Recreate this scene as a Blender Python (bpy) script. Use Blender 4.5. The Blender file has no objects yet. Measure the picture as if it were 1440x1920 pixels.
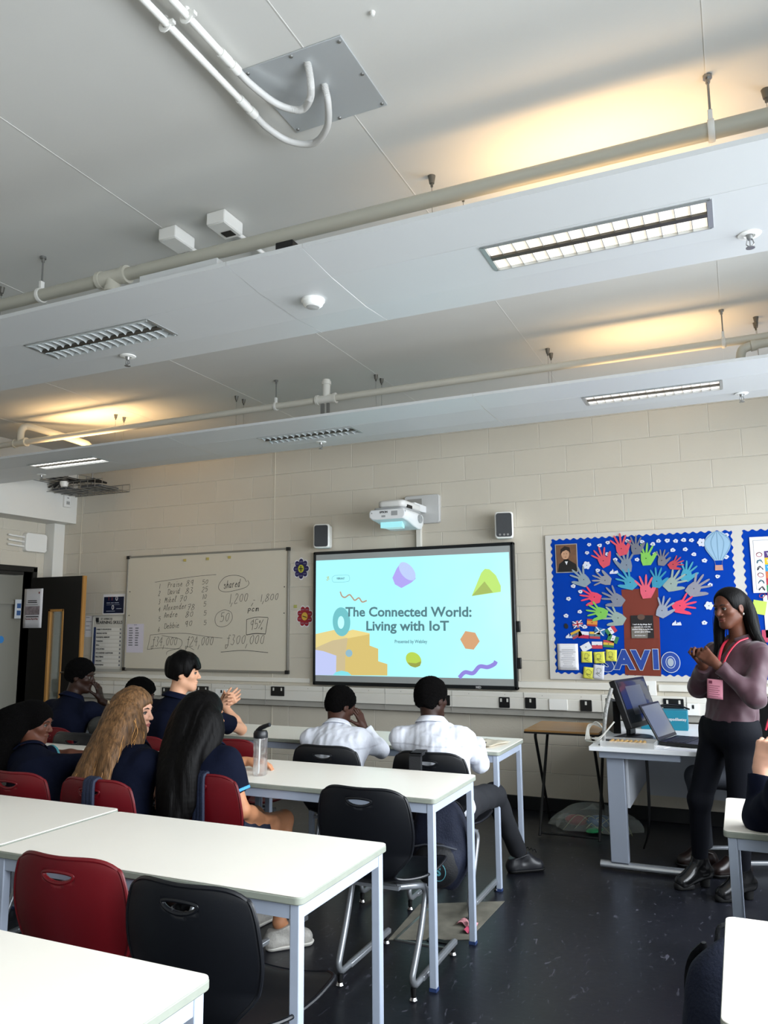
import bpy, bmesh, math, random
import numpy as np
from mathutils import Vector, Matrix, Euler
random.seed(7); rng = np.random.default_rng(7)
C = bpy.context.scene.collection
PI = math.pi
SC = bpy.context.scene

# ---------------------------------------------------------------- camera
def make_camera():
    yaw, pitch, roll = 0.4241554, 0.144695, -0.0075721
    f = Vector((-math.sin(yaw)*math.cos(pitch), math.cos(yaw)*math.cos(pitch), math.sin(pitch)))
    r = Vector((math.cos(yaw), math.sin(yaw), 0)); u = r.cross(f)
    r2 = r*math.cos(roll)+u*math.sin(roll); u2 = -r*math.sin(roll)+u*math.cos(roll)
    cd = bpy.data.cameras.new('camera'); co = bpy.data.objects.new('camera', cd); C.objects.link(co)
    co.matrix_world = Matrix(((r2.x, u2.x, -f.x, 0), (r2.y, u2.y, -f.y, 0), (r2.z, u2.z, -f.z, 1.48), (0, 0, 0, 1)))
    cd.sensor_fit = 'VERTICAL'; cd.sensor_height = 24.0; cd.lens = 24.0*1457.5/1920
    cd.clip_start = 0.05
    SC.camera = co
make_camera()

# ---------------------------------------------------------------- world, daylight, exposure
SC.view_settings.view_transform = 'Standard'; SC.view_settings.look = 'None'
SC.view_settings.gamma = 1.0; SC.view_settings.use_curve_mapping = False
SC.view_settings.exposure = 0.36
SC.cycles.use_denoising = True
SC.cycles.max_bounces = 8; SC.cycles.diffuse_bounces = 5; SC.cycles.transparent_max_bounces = 12
w = bpy.data.worlds.new('sky'); SC.world = w; w.use_nodes = True
bg = w.node_tree.nodes['Background']; bg.inputs[0].default_value = (0.72, 0.86, 1.0, 1); bg.inputs[1].default_value = 3.2

def area_light(name, loc, rot, sx, sy, power, col, portal=False, spread=180):
    ld = bpy.data.lights.new(name, 'AREA'); ld.shape = 'RECTANGLE'; ld.size = sx; ld.size_y = sy
    ld.energy = power; ld.color = col; ld.spread = math.radians(spread)
    o = bpy.data.objects.new(name, ld); o.location = loc; o.rotation_euler = rot; C.objects.link(o)
    if portal: ld.cycles.is_portal = True
    return o
RX, BY, LX, FY, CZ = 1.75, -1.6, -7.0, 6.45, 3.40      # right wall, back wall, left wall, front wall, ceiling
WINS = [(-1.2, 0.5), (0.8, 2.5), (2.8, 4.5), (4.6, 5.9)]   # window openings in the right wall (y from, y to)
WZ0, WZ1 = 0.95, 2.75
for y0, y1 in WINS:      # daylight coming in through each window opening
    area_light('window_daylight', (RX+0.10, (y0+y1)/2, (WZ0+WZ1)/2), (0, math.radians(67), 0), WZ1-WZ0, y1-y0, 76 if y0 < 4 else 46, (0.92, 0.96, 1.0), spread=145)

# ---------------------------------------------------------------- materials
def s2l(c):
    return tuple((x/12.92 if x <= 0.04045 else ((x+0.055)/1.055)**2.4) for x in c)
def hexc(h): return s2l(tuple(int(h[i:i+2], 16)/255 for i in (0, 2, 4)))
_mats = {}
def mat(name, col, rough=0.5, metal=0.0, noise=0.0, nscale=8.0, bump=0.0, bscale=60.0, emit=0.0, ecol=None, trans=0.0, ior=1.45, alpha=1.0, spec=0.5, sheen=0.0, stretch=None, coat=0.0):
    if name in _mats: return _mats[name]
    m = bpy.data.materials.new(name); m.use_nodes = True; nt = m.node_tree; b = nt.nodes['Principled BSDF']
    if isinstance(col, str): col = hexc(col)
    b.inputs['Base Color'].default_value = (*col, 1); b.inputs['Roughness'].default_value = rough
    b.inputs['Metallic'].default_value = metal; b.inputs['Specular IOR Level'].default_value = spec
    b.inputs['IOR'].default_value = ior
    if trans: b.inputs['Transmission Weight'].default_value = trans
    if alpha < 1: b.inputs['Alpha'].default_value = alpha
    if sheen: b.inputs['Sheen Weight'].default_value = sheen
    if coat: b.inputs['Coat Weight'].default_value = coat
    if emit:
        b.inputs['Emission Color'].default_value = (*(ecol or col), 1); b.inputs['Emission Strength'].default_value = emit
    if noise or bump:
        tc = nt.nodes.new('ShaderNodeTexCoord'); mp = nt.nodes.new('ShaderNodeMapping')
        nt.links.new(tc.outputs['Object'], mp.inputs['Vector'])
        if stretch: mp.inputs['Scale'].default_value = stretch
    if noise:
        n = nt.nodes.new('ShaderNodeTexNoise'); n.inputs['Scale'].default_value = nscale; n.inputs['Detail'].default_value = 4
        r = nt.nodes.new('ShaderNodeMapRange'); r.inputs['From Min'].default_value = 0.3; r.inputs['From Max'].default_value = 0.7
        r.inputs['To Min'].default_value = 1-noise; r.inputs['To Max'].default_value = 1+noise
        mx = nt.nodes.new('ShaderNodeVectorMath'); mx.operation = 'SCALE'; mx.inputs[0].default_value = col
        nt.links.new(mp.outputs[0], n.inputs['Vector']); nt.links.new(n.outputs['Fac'], r.inputs['Value'])
        nt.links.new(r.outputs['Result'], mx.inputs['Scale']); nt.links.new(mx.outputs[0], b.inputs['Base Color'])
    if bump:
        n = nt.nodes.new('ShaderNodeTexNoise'); n.inputs['Scale'].default_value = bscale; n.inputs['Detail'].default_value = 3
        bp = nt.nodes.new('ShaderNodeBump'); bp.inputs['Strength'].default_value = bump; bp.inputs['Distance'].default_value = 0.01
        nt.links.new(mp.outputs[0], n.inputs['Vector']); nt.links.new(n.outputs['Fac'], bp.inputs['Height']); nt.links.new(bp.outputs[0], b.inputs['Normal'])
    _mats[name] = m
    return m

# ---------------------------------------------------------------- object helpers
def tag(o, label=None, cat=None, group=None, kind=None):
    if label: o['label'] = label
    if cat: o['category'] = cat
    if group: o['group'] = group
    if kind: o['kind'] = kind
    return o
def thing(name, label, cat, loc=(0, 0, 0), rz=0.0, group=None):
    o = bpy.data.objects.new(name, None); C.objects.link(o); o.location = loc; o.rotation_euler = (0, 0, rz)
    o.empty_display_size = 0.05
    return tag(o, label, cat, group)
def copy_tree(o, parent=None):
    c = o.copy(); C.objects.link(c)
    if parent is not None: c.parent = parent
    for ch in list(o.children): copy_tree(ch, c)
    return c

class MB:
    """mesh collector"""
    def __init__(s): s.v = []; s.f = []; s.mi = []; s.cur = 0
    def add(s, vs, fs):
        n = len(s.v); s.v.extend([tuple(map(float, v)) for v in vs]); s.f.extend([tuple(i+n for i in f) for f in fs]); s.mi.extend([s.cur]*len(fs))
    def box(s, x0, x1, y0, y1, z0, z1, M=None):
        vs = [Vector((x, y, z)) for z in (z0, z1) for y in (y0, y1) for x in (x0, x1)]
        if M is not None: vs = [M @ v for v in vs]
        s.add(vs, [(0, 2, 3, 1), (4, 5, 7, 6), (0, 1, 5, 4), (2, 6, 7, 3), (0, 4, 6, 2), (1, 3, 7, 5)]); return s
    def cbox(s, c, d, M=None): return s.box(c[0]-d[0]/2, c[0]+d[0]/2, c[1]-d[1]/2, c[1]+d[1]/2, c[2]-d[2]/2, c[2]+d[2]/2, M)
    def cone(s, a, b, ra, rb=None, n=16, caps=True):
        if rb is None: rb = ra
        return s.tube([a, b], [ra, rb], n, caps)
    def tube(s, pts, r, n=12, caps=True, sx=1.0, closed=False, ref=None):
        pts = [Vector(p) for p in pts]; k = len(pts)
        rs = [r]*k if not hasattr(r, '__len__') else list(r)
        vs = []; up = None
        for i, p in enumerate(pts):
            if closed: t = (pts[(i+1) % k]-pts[i-1])
            else: t = (pts[min(i+1, k-1)]-pts[max(i-1, 0)])
            t.normalize()
            if up is None:
                rf = Vector(ref) if ref else (Vector((0, 0, 1)) if abs(t.z) < 0.9 else Vector((0, 1, 0)))
                up = (rf-t*rf.dot(t)).normalized()
            else: up = (up-t*up.dot(t)).normalized()
            sd = t.cross(up)
            for j in range(n):
                a = 2*PI*j/n; vs.append(p+(up*math.cos(a)+sd*math.sin(a)*sx)*rs[i])
        fs = []
        for i in range(k if closed else k-1):
            for j in range(n):
                i2 = (i+1) % k; fs.append((i*n+j, i2*n+j, i2*n+(j+1) % n, i*n+(j+1) % n))
        if caps and not closed:
            fs.append(tuple(range(n))); fs.append(tuple((k-1)*n+j for j in reversed(range(n))))
        s.add(vs, fs); return s
    def lathe(s, prof, c=(0, 0, 0), n=24, M=None):
        vs = []; k = len(prof)
        for r, z in prof:
            for j in range(n):
                a = 2*PI*j/n; v = Vector((r*math.cos(a), r*math.sin(a), z))
                if M is not None: v = M @ v
                vs.append(v+Vector(c))
        fs = [(i*n+j, i*n+(j+1) % n, (i+1)*n+(j+1) % n, (i+1)*n+j) for i in range(k-1) for j in range(n)]
        if prof[0][0] > 1e-6: fs.append(tuple(reversed(range(n))))
        if prof[-1][0] > 1e-6: fs.append(tuple((k-1)*n+j for j in range(n)))
        s.add(vs, fs); return s
    def prism(s, pts, fn, d0, d1):
        """closed outline pts (u,v), fn(u,v,d)->xyz, extruded between depths d0 and d1"""
        k = len(pts); vs = [fn(u, v, d0) for u, v in pts]+[fn(u, v, d1) for u, v in pts]
        fs = [tuple(range(k)), tuple(reversed(range(k, 2*k)))]+[(i, k+i, k+(i+1) % k, (i+1) % k) for i in range(k)]
        s.add(vs, fs); return s
    def grid(s, fn, nu, nv):
        vs = [fn(i/nu, j/nv) for j in range(nv+1) for i in range(nu+1)]
        fs = [(j*(nu+1)+i, j*(nu+1)+i+1, (j+1)*(nu+1)+i+1, (j+1)*(nu+1)+i) for j in range(nv) for i in range(nu)]
        s.add(vs, fs); return s
    def ell(s, c, r, n=16, M=None):
        m = n//2; vs = []; 
        for i in range(m+1):
            th = PI*i/m
            for j in range(n):
                a = 2*PI*j/n; v = Vector((r[0]*math.sin(th)*math.cos(a), r[1]*math.sin(th)*math.sin(a), r[2]*math.cos(th)))
                if M is not None: v = M @ v
                vs.append(v+Vector(c))
        s.add(vs, [(i*n+j, (i+1)*n+j, (i+1)*n+(j+1) % n, i*n+(j+1) % n) for i in range(m) for j in range(n)]); return s
    def build(s, name, m, parent=None, bevel=0, seg=2, smooth=True, ang=40, solid=0, sub=0, merge=False, tri=False):
        me = bpy.data.meshes.new(name); me.from_pydata(s.v, [], s.f); me.validate()
        ms = m if isinstance(m, (list, tuple)) else [m]
        for x in ms: me.materials.append(x)
        if len(ms) > 1 and len(me.polygons) == len(s.mi): me.polygons.foreach_set('material_index', s.mi)
        bm = bmesh.new(); bm.from_mesh(me)
        if merge: bmesh.ops.remove_doubles(bm, verts=bm.verts, dist=1e-5)
        bmesh.ops.recalc_face_normals(bm, faces=bm.faces)
        bm.to_mesh(me); bm.free()
        o = bpy.data.objects.new(name, me); C.objects.link(o)
        if parent is not None: o.parent = parent
        if smooth:
            me.polygons.foreach_set('use_smooth', [True]*len(me.polygons))
            try: me.set_sharp_from_angle(angle=math.radians(ang))
            except Exception: pass
        if solid:
            md = o.modifiers.new('thick', 'SOLIDIFY'); md.thickness = solid; md.offset = 0
        if sub:
            md = o.modifiers.new('sub', 'SUBSURF'); md.levels = sub; md.render_levels = sub
        if bevel:
            md = o.modifiers.new('bevel', 'BEVEL'); md.width = bevel; md.segments = seg; md.limit_method = 'ANGLE'; md.angle_limit = math.radians(35)
            md.harden_normals = False
        return o
def bez(pts, n=8):
    """Catmull-Rom through pts"""
    P = [Vector(p) for p in pts]; P = [P[0]*2-P[1]]+P+[P[-1]*2-P[-2]]; out = []
    for i in range(1, len(P)-2):
        p0, p1, p2, p3 = P[i-1:i+3]
        for k in range(n):
            t = k/n; out.append(0.5*((2*p1)+(p2-p0)*t+(2*p0-5*p1+4*p2-p3)*t*t+(3*p1-p0-3*p2+p3)*t**3))
    out.append(P[-2]); return out
def fillet(pts, r, n=6):
    """polyline with rounded corners"""
    P = [Vector(p) for p in pts]; out = [P[0]]
    for i in range(1, len(P)-1):
        a = (P[i-1]-P[i]); b = (P[i+1]-P[i]); ra = min(r, a.length*0.49, b.length*0.49)
        s = P[i]+a.normalized()*ra; e = P[i]+b.normalized()*ra
        for k in range(n+1):
            t = k/n; out.append((1-t)**2*s+2*t*(1-t)*P[i]+t*t*e)
    out.append(P[-1]); return out
def rrect(x0, x1, y0, y1, r, n=5):
    out = []
    for cx, cy, a0 in ((x1-r, y1-r, 0), (x0+r, y1-r, 90), (x0+r, y0+r, 180), (x1-r, y0+r, 270)):
        for k in range(n+1):
            a = math.radians(a0+90*k/n); out.append((cx+r*math.cos(a), cy+r*math.sin(a)))
    return out
def text_mesh(txt, size, m, parent=None, name='lettering', M=None, bold=0.0, ext=0.0008, align='CENTER', shear=0.0, sx=1.0):
    cu = bpy.data.curves.new('t', 'FONT'); cu.body = txt; cu.size = size; cu.extrude = ext; cu.offset = bold
    cu.align_x = align; cu.align_y = 'CENTER'; cu.resolution_u = 3; cu.shear = shear
    t = bpy.data.objects.new('t', cu); C.objects.link(t)
    dg = bpy.context.evaluated_depsgraph_get(); me = bpy.data.meshes.new_from_object(t.evaluated_get(dg))
    bpy.data.objects.remove(t); bpy.data.curves.remove(cu)
    me.transform(Matrix.Scale(sx, 4, (1, 0, 0)))
    if M is not None: me.transform(M)
    me.materials.clear(); me.materials.append(m); me.name = name
    o = bpy.data.objects.new(name, me); C.objects.link(o)
    if parent is not None: o.parent = parent
    return o
# maps text/drawing (x right, y up) onto the front wall: x->X, y->Z, facing the room (-Y)
def wallM(x, z, y): return Matrix(((1, 0, 0, x), (0, 0, -1, y), (0, 1, 0, z), (0, 0, 0, 1)))
def join_objs(objs, name, parent=None):
    """merge several mesh objects (same parent) into the first"""
    bm = bmesh.new(); mats = []
    for o in objs:
        me = o.data; off = []
        for m in me.materials:
            if m not in mats: mats.append(m)
            off.append(mats.index(m))
        t = me.copy()
        for p in t.polygons: p.material_index = off[p.material_index] if off else 0
        bm.from_mesh(t); bpy.data.meshes.remove(t)
    me = bpy.data.meshes.new(name); bm.to_mesh(me); bm.free()
    for m in mats: me.materials.append(m)
    for o in objs: bpy.data.objects.remove(o)
    o = bpy.data.objects.new(name, me); C.objects.link(o)
    if parent is not None: o.parent = parent
    return o

# ================================================================ materials of the room
M_white = mat('satin_white_paint', 'd9d8d2', 0.55, noise=0.015, nscale=3)
M_ceil = mat('ceiling_paint', 'cfcec9', 0.75, noise=0.02, nscale=2.0, bump=0.04, bscale=40)
M_raft = mat('raft_metal_white', 'c4c6c6', 0.35, noise=0.01, nscale=2)
M_pvc = mat('waste_pipe_grey', 'b5b3a6', 0.4)
M_pvcw = mat('conduit_white', 'e4e3de', 0.35)
M_steel = mat('brushed_steel', '9a9a98', 0.35, metal=0.9)
M_dark = mat('black_plastic', '0c0c0d', 0.4)
M_black = mat('matt_black', '060607', 0.6)
M_trunk = mat('trunking_white', 'd6d3ca', 0.4)
M_grey = mat('trunking_grey', '8f8d87', 0.5)  # plain mid grey for cover joints, screw heads, leads and brackets

def block_material():
    m = bpy.data.materials.new('painted_blockwork'); m.use_nodes = True; nt = m.node_tree; L = nt.links; b = nt.nodes['Principled BSDF']
    b.inputs['Roughness'].default_value = 0.6
    tc = nt.nodes.new('ShaderNodeTexCoord'); sp = nt.nodes.new('ShaderNodeSeparateXYZ'); L.new(tc.outputs['Object'], sp.inputs[0])
    ad = nt.nodes.new('ShaderNodeMath'); ad.operation = 'ADD'; L.new(sp.outputs['X'], ad.inputs[0]); L.new(sp.outputs['Y'], ad.inputs[1])
    cb = nt.nodes.new('ShaderNodeCombineXYZ'); L.new(ad.outputs[0], cb.inputs['X']); L.new(sp.outputs['Z'], cb.inputs['Y'])
    mp = nt.nodes.new('ShaderNodeMapping'); L.new(cb.outputs[0], mp.inputs['Vector'])
    mp.inputs['Location'].default_value = (BLX, BLZ, 0)
    br = nt.nodes.new('ShaderNodeTexBrick'); L.new(mp.outputs[0], br.inputs['Vector'])
    br.offset = 0.5; br.inputs['Scale'].default_value = 1; br.inputs['Brick Width'].default_value = 0.446; br.inputs['Row Height'].default_value = 0.2225
    br.inputs['Mortar Size'].default_value = 0.0038; br.inputs['Mortar Smooth'].default_value = 0.6; br.inputs['Bias'].default_value = 0
    br.inputs['Color1'].default_value = (*hexc('c6bfb0'), 1); br.inputs['Color2'].default_value = (*hexc('c2bbac'), 1); br.inputs['Mortar'].default_value = (*hexc('dcd6c8'), 1)
    n = nt.nodes.new('ShaderNodeTexNoise'); n.inputs['Scale'].default_value = 90; n.inputs['Detail'].default_value = 5; L.new(tc.outputs['Object'], n.inputs['Vector'])
    n2 = nt.nodes.new('ShaderNodeTexNoise'); n2.inputs['Scale'].default_value = 2.3; n2.inputs['Detail'].default_value = 3; L.new(tc.outputs['Object'], n2.inputs['Vector'])
    r = nt.nodes.new('ShaderNodeMapRange'); r.inputs['To Min'].default_value = 0.96; r.inputs['To Max'].default_value = 1.04; L.new(n2.outputs['Fac'], r.inputs['Value'])
    sc = nt.nodes.new('ShaderNodeVectorMath'); sc.operation = 'SCALE'; L.new(br.outputs['Color'], sc.inputs[0]); L.new(r.outputs[0], sc.inputs['Scale']); L.new(sc.outputs[0], b.inputs['Base Color'])
    mu = nt.nodes.new('ShaderNodeMath'); mu.operation = 'MULTIPLY_ADD'; L.new(n.outputs['Fac'], mu.inputs[0]); mu.inputs[1].default_value = 0.12
    iv = nt.nodes.new('ShaderNodeMath'); iv.operation = 'SUBTRACT'; iv.inputs[0].default_value = 1; L.new(br.outputs['Fac'], iv.inputs[1]); L.new(iv.outputs[0], mu.inputs[2])
    bp = nt.nodes.new('ShaderNodeBump'); bp.inputs['Strength'].default_value = 0.85; bp.inputs['Distance'].default_value = 0.008
    L.new(mu.outputs[0], bp.inputs['Height']); L.new(bp.outputs[0], b.inputs['Normal'])
    return m
BLX, BLZ = 6.45*-1+0.343+4.46*2, -0.0695+0.2225
M_block = block_material()

def floor_material():
    m = bpy.data.materials.new('dark_vinyl_floor'); m.use_nodes = True; nt = m.node_tree; L = nt.links; b = nt.nodes['Principled BSDF']
    tc = nt.nodes.new('ShaderNodeTexCoord')
    n = nt.nodes.new('ShaderNodeTexNoise'); n.inputs['Scale'].default_value = 1.6; n.inputs['Detail'].default_value = 5; L.new(tc.outputs['Object'], n.inputs['Vector'])
    cr = nt.nodes.new('ShaderNodeValToRGB'); L.new(n.outputs['Fac'], cr.inputs[0])
    cr.color_ramp.elements[0].position = 0.3; cr.color_ramp.elements[0].color = (*hexc('0e1015'), 1)
    cr.color_ramp.elements[1].position = 0.7; cr.color_ramp.elements[1].color = (*hexc('181920'), 1)
    mp = nt.nodes.new('ShaderNodeMapping'); mp.inputs['Scale'].default_value = (28, 11, 1); mp.inputs['Rotation'].default_value = (0, 0, 0.5); L.new(tc.outputs['Object'], mp.inputs['Vector'])
    v = nt.nodes.new('ShaderNodeTexNoise'); v.inputs['Scale'].default_value = 1.5; v.inputs['Detail'].default_value = 2.5; v.inputs['Distortion'].default_value = 1.0; L.new(mp.outputs[0], v.inputs['Vector'])
    c2 = nt.nodes.new('ShaderNodeValToRGB'); L.new(v.outputs['Fac'], c2.inputs[0])
    c2.color_ramp.elements[0].position = 0.64; c2.color_ramp.elements[0].color = (0, 0, 0, 1); c2.color_ramp.elements[1].position = 0.76; c2.color_ramp.elements[1].color = (1, 1, 1, 1)
    mx = nt.nodes.new('ShaderNodeMix'); mx.data_type = 'RGBA'; L.new(c2.outputs[0], mx.inputs['Factor']); L.new(cr.outputs[0], mx.inputs[6]); mx.inputs[7].default_value = (*hexc('4c4c56'), 1)
    L.new(mx.outputs[2], b.inputs['Base Color'])
    r = nt.nodes.new('ShaderNodeMapRange'); L.new(n.outputs['Fac'], r.inputs['Value']); r.inputs['To Min'].default_value = 0.24; r.inputs['To Max'].default_value = 0.42; L.new(r.outputs[0], b.inputs['Roughness'])
    bp = nt.nodes.new('ShaderNodeBump'); bp.inputs['Strength'].default_value = 0.12; bp.inputs['Distance'].default_value = 0.004; n3 = nt.nodes.new('ShaderNodeTexNoise'); n3.inputs['Scale'].default_value = 30; L.new(tc.outputs['Object'], n3.inputs['Vector']); L.new(n3.outputs['Fac'], bp.inputs['Height']); L.new(bp.outputs[0], b.inputs['Normal'])
    return m
M_floor = floor_material()

# ================================================================ room shell
def struct(name, mb, m, **k):
    return tag(mb.build(name, m, None, **k), kind='structure')
struct('floor', MB().box(-9.6, RX+.25, BY-.2, 9.0, -0.12, 0), M_floor)
struct('ceiling', MB().box(-9.6, RX+.25, BY-.2, 9.0, CZ, CZ+0.12), M_ceil)
struct('wall_front', MB().box(LX-.12, RX+.25, FY, FY+0.15, 0, CZ), M_block, bevel=0)
struct('wall_back', MB().box(LX-.12, RX+.25, BY-.15, BY, 0, CZ), M_white)
b = MB()                                                    # left wall with the doorway
DY0, DY1, DZ = 5.10, 6.15, 2.08
b.box(LX-.12, LX, BY, DY0, 0, CZ).box(LX-.12, LX, DY1, FY, 0, CZ).box(LX-.12, LX, DY0, DY1, DZ, CZ)
struct('wall_left', b, M_block)
b = MB(); ys = [BY]+[y for w_ in WINS for y in w_]+[FY]
b.box(RX, RX+.2, BY, FY, 0, WZ0).box(RX, RX+.2, BY, FY, WZ1, CZ)
for i in range(0, len(ys), 2): b.box(RX, RX+.2, ys[i], ys[i+1], WZ0, WZ1)
struct('wall_right', b, M_white)
M_wglass = mat('window_glass', 'eef6f6', 0.02, trans=1.0, alpha=0.25)
for k, (y0, y1) in enumerate(WINS):
    o = MB().box(RX+.05, RX+.09, y0, y0+.05, WZ0, WZ1).box(RX+.05, RX+.09, y1-.05, y1, WZ0, WZ1).box(RX+.05, RX+.09, y0, y1, WZ0, WZ0+.05).box(RX+.05, RX+.09, y0, y1, WZ1-.05, WZ1).box(RX+.05, RX+.09, (y0+y1)/2-.025, (y0+y1)/2+.025, WZ0, WZ1).build('window_%d' % (k+1), M_white)
    tag(o, kind='structure')
    MB().box(RX-.09, RX+.04, y0-.03, y1+.03, WZ0-.03, WZ0).build('window_sill', M_white, o, bevel=.005)
# corridor beyond the doorway
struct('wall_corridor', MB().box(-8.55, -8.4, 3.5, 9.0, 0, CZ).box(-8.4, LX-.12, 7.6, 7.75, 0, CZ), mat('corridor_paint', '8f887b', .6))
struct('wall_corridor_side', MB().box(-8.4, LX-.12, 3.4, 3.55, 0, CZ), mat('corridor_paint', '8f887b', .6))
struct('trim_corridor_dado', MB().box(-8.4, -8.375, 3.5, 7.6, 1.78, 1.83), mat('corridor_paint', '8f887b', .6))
o = area_light('corridor_lamp', (-7.75, 5.6, 3.3), (0, 0, 0), .5, 1.2, 4, (1, .93, .82))

# skirtings
M_skirt = mat('black_skirting', '0b0c0e', 0.45)
struct('baseboard_front', MB().box(LX, RX, FY-.018, FY, 0, .105), M_skirt, bevel=.004)
struct('baseboard_left', MB().box(LX, LX+.018, BY, DY0-.08, 0, .105).box(LX, LX+.018, DY1+.08, FY, 0, .105), M_skirt)
struct('baseboard_right', MB().box(RX-.018, RX, BY, FY, 0, .105), M_skirt)
# bulkhead and boxing on the left wall
struct('wall_bulkhead', MB().box(LX, -6.70, BY, FY, 2.63, CZ), M_white)
struct('trim_corner_boxing', MB().box(LX, -6.86, 6.30, FY, 0, 2.63), M_white, bevel=.006)
struct('trim_movement_joint', MB().box(-4.098, -4.090, FY-.004, FY, .14, 3.4).box(-6.62, -6.612, FY-.003, FY, .14, 3.1), mat('joint_sealant', 'cfc8b7', .6))

# ceiling board joints (thin raised beads)
b = MB()
for x in (-6.1, -4.88, -3.65, -2.43, -1.205, .02, 1.24):
    b.box(x-.0018, x+.0018, BY, FY, CZ-.0015, CZ)
struct('trim_ceiling_joints', b, mat('joint_bead', 'd6d5d0', .7))

# ---- suspended service rafts: long folded white panels with their luminaires
RZ = 2.90
def raft(y0, y1, joints, holes, label):
    yc = (y0+y1)/2
    t = thing('ceiling_raft', label, 'ceiling panel', (0, yc, RZ), group='suspended ceiling rafts')
    x0, x1 = LX+.01, RX-.02; A, B = -.165, .165
    xs = [x0]+joints+[x1]
    for i in range(len(xs)-1):
        a, c = xs[i]+.0015, xs[i+1]-.0015
        b = MB()
        def strip(p, q, xa=a, xb=c): b.add([(xa, p[0], p[1]), (xb, p[0], p[1]), (xb, q[0], q[1]), (xa, q[0], q[1])], [(0, 1, 2, 3)])
        w2 = (y1-y0)/2
        strip((-w2, .035), (-w2, .018)); strip((-w2, .018), (A, 0)); strip((B, 0), (w2, .022)); strip((w2, .022), (w2, .035))
        cur = a
        for (hx0, hx1, hy0, hy1) in sorted(holes):
            if hx0 > a and hx1 < c:
                strip((A, 0), (B, 0), cur, hx0); strip((A, 0), (hy0-yc, 0), hx0, hx1); strip((hy1-yc, 0), (B, 0), hx0, hx1); cur = hx1
        strip((A, 0), (B, 0), cur, c)
        b.build('raft_panel', M_raft, t, solid=0.003, smooth=False, merge=True)
    return t
raft1 = raft(2.435, 3.235, [-5.4, -4.2, -1.79, -1.435], [(-.803, .004, 2.69, 2.90), (-3.21, -2.42, 2.695, 2.91)], 'nearer white suspended ceiling raft with a smoke detector between its lamps')
raft2 = raft(4.60, 5.43, [-3.89, -1.452], [(-.81, -.002, 4.86, 5.055), (-3.255, -2.46, 4.87, 5.07), (-5.62, -4.855, 4.82, 5.015)], 'farther white suspended ceiling raft close to the front wall')
# ---- luminaires set in the rafts
M_lou = mat('louvre_aluminium', 'd8d8d4', 0.12, metal=1.0)
M_loum = mat('louvre_satin', 'b9bcbc', 0.3, metal=0.8)
def luminaire(x0, x1, y0, y1, on, col, label, up=0):
    cx, cy = (x0+x1)/2, (y0+y1)/2; L_ = x1-x0; W_ = y1-y0
    t = thing('recessed_luminaire', label, 'ceiling light', (cx, cy, RZ), group='recessed louvre lights')
    b = MB(); 
    for (a, c, d, e) in ((-L_/2, L_/2, -W_/2-.006, -W_/2+.004), (-L_/2, L_/2, W_/2-.004, W_/2+.006), (-L_/2-.006, -L_/2+.012, -W_/2, W_/2), (L_/2-.012, L_/2+.006, -W_/2, W_/2)):
        b.box(a, c, d, e, -.004, .06)
    b.build('frame', M_loum, t)
    MB().box(-L_/2, L_/2, -W_/2, W_/2, .055, .062).build('reflector', M_lou, t)
    MB().box(-L_/2+.012, L_/2-.012, -.013, .013, -.006, .03).build('centre_strip', mat('louvre_dark', '57534c', .3, metal=.7), t)
    n = 15 if L_ > .5 else 14
    b = MB(); b.box(-L_/2+.006, L_/2-.006, -W_/2+.002, -W_/2+.006, -.008, .012).box(-L_/2+.006, L_/2-.006, W_/2-.006, W_/2-.002, -.008, .012).box(-L_/2+.006, L_/2-.006, -.018, .018, .004, .008)
    for s in (-1, 1):
        ya, yb = sorted((s*.016, s*(W_/2-.004)))
        for k in range(1, n):
            x = -L_/2+.012+(L_-.024)*k/n
            b.box(x-.0011, x+.0011, ya, yb, -.003, .012)
        # curved reflector cell backs
        for k in range(n):
            xa = -L_/2+.012+(L_-.024)*k/n; xb = -L_/2+.012+(L_-.024)*(k+1)/n
    b.build('louvre_blades', M_loum if on else mat('blade_pale', 'c9cccb', .35, metal=.3), t)
    b = MB()
    for s in (-1, 1):
        yc = s*(W_/4+.003); hw = W_/4-.010
        if on:
            b.box(-L_/2+.014, L_/2-.014, yc-hw, yc+hw, .003, .008)
        else:
            for k in range(n):
                xm = -L_/2+.012+(L_-.024)*(k+.5)/n; hx = (L_-.024)/n/2
                b.grid(lambda u, v: (xm+(u*2-1)*hx, yc+(v*2-1)*hw, .022-.020*(abs(u*2-1)**2)-.012*abs(v*2-1)**2), 6, 4)
    if on:
        m = bpy.data.materials.new('lit_tube'); m.use_nodes = True; nt = m.node_tree; p = nt.nodes['Principled BSDF']
        tc = nt.nodes.new('ShaderNodeTexCoord'); wv = nt.nodes.new('ShaderNodeTexNoise'); wv.inputs['Scale'].default_value = 22; nt.links.new(tc.outputs['Object'], wv.inputs['Vector'])
        rr = nt.nodes.new('ShaderNodeMapRange'); rr.inputs['From Min'].default_value = .3; rr.inputs['From Max'].default_value = .6; rr.inputs['To Min'].default_value = on*.72; rr.inputs['To Max'].default_value = on
        nt.links.new(wv.outputs['Fac'], rr.inputs['Value']); nt.links.new(rr.outputs[0], p.inputs['Emission Strength'])
        p.inputs['Emission Color'].default_value = (*col, 1); p.inputs['Base Color'].default_value = (.8, .8, .8, 1)
        b.build('lamp_tubes', m, t)
    else: b.build('reflector_cells', mat('cell_reflector', 'a9aeae', .35, metal=.25), t, ang=80)
    if up:      # tubes also shine upward through the open top of the fitting
        l = area_light("uplight", (cx, cy+(.13 if cy < 4 else .20), RZ+.07), (PI-.30, 0, 0), L_*1.0, .12, up, (1.0, .64, .30), spread=145)
    return t
luminaire(-.803, .004, 2.69, 2.90, .66, (1, .88, .68), 'lit warm louvred ceiling light, the largest on the nearer raft', 4.6)
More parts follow.
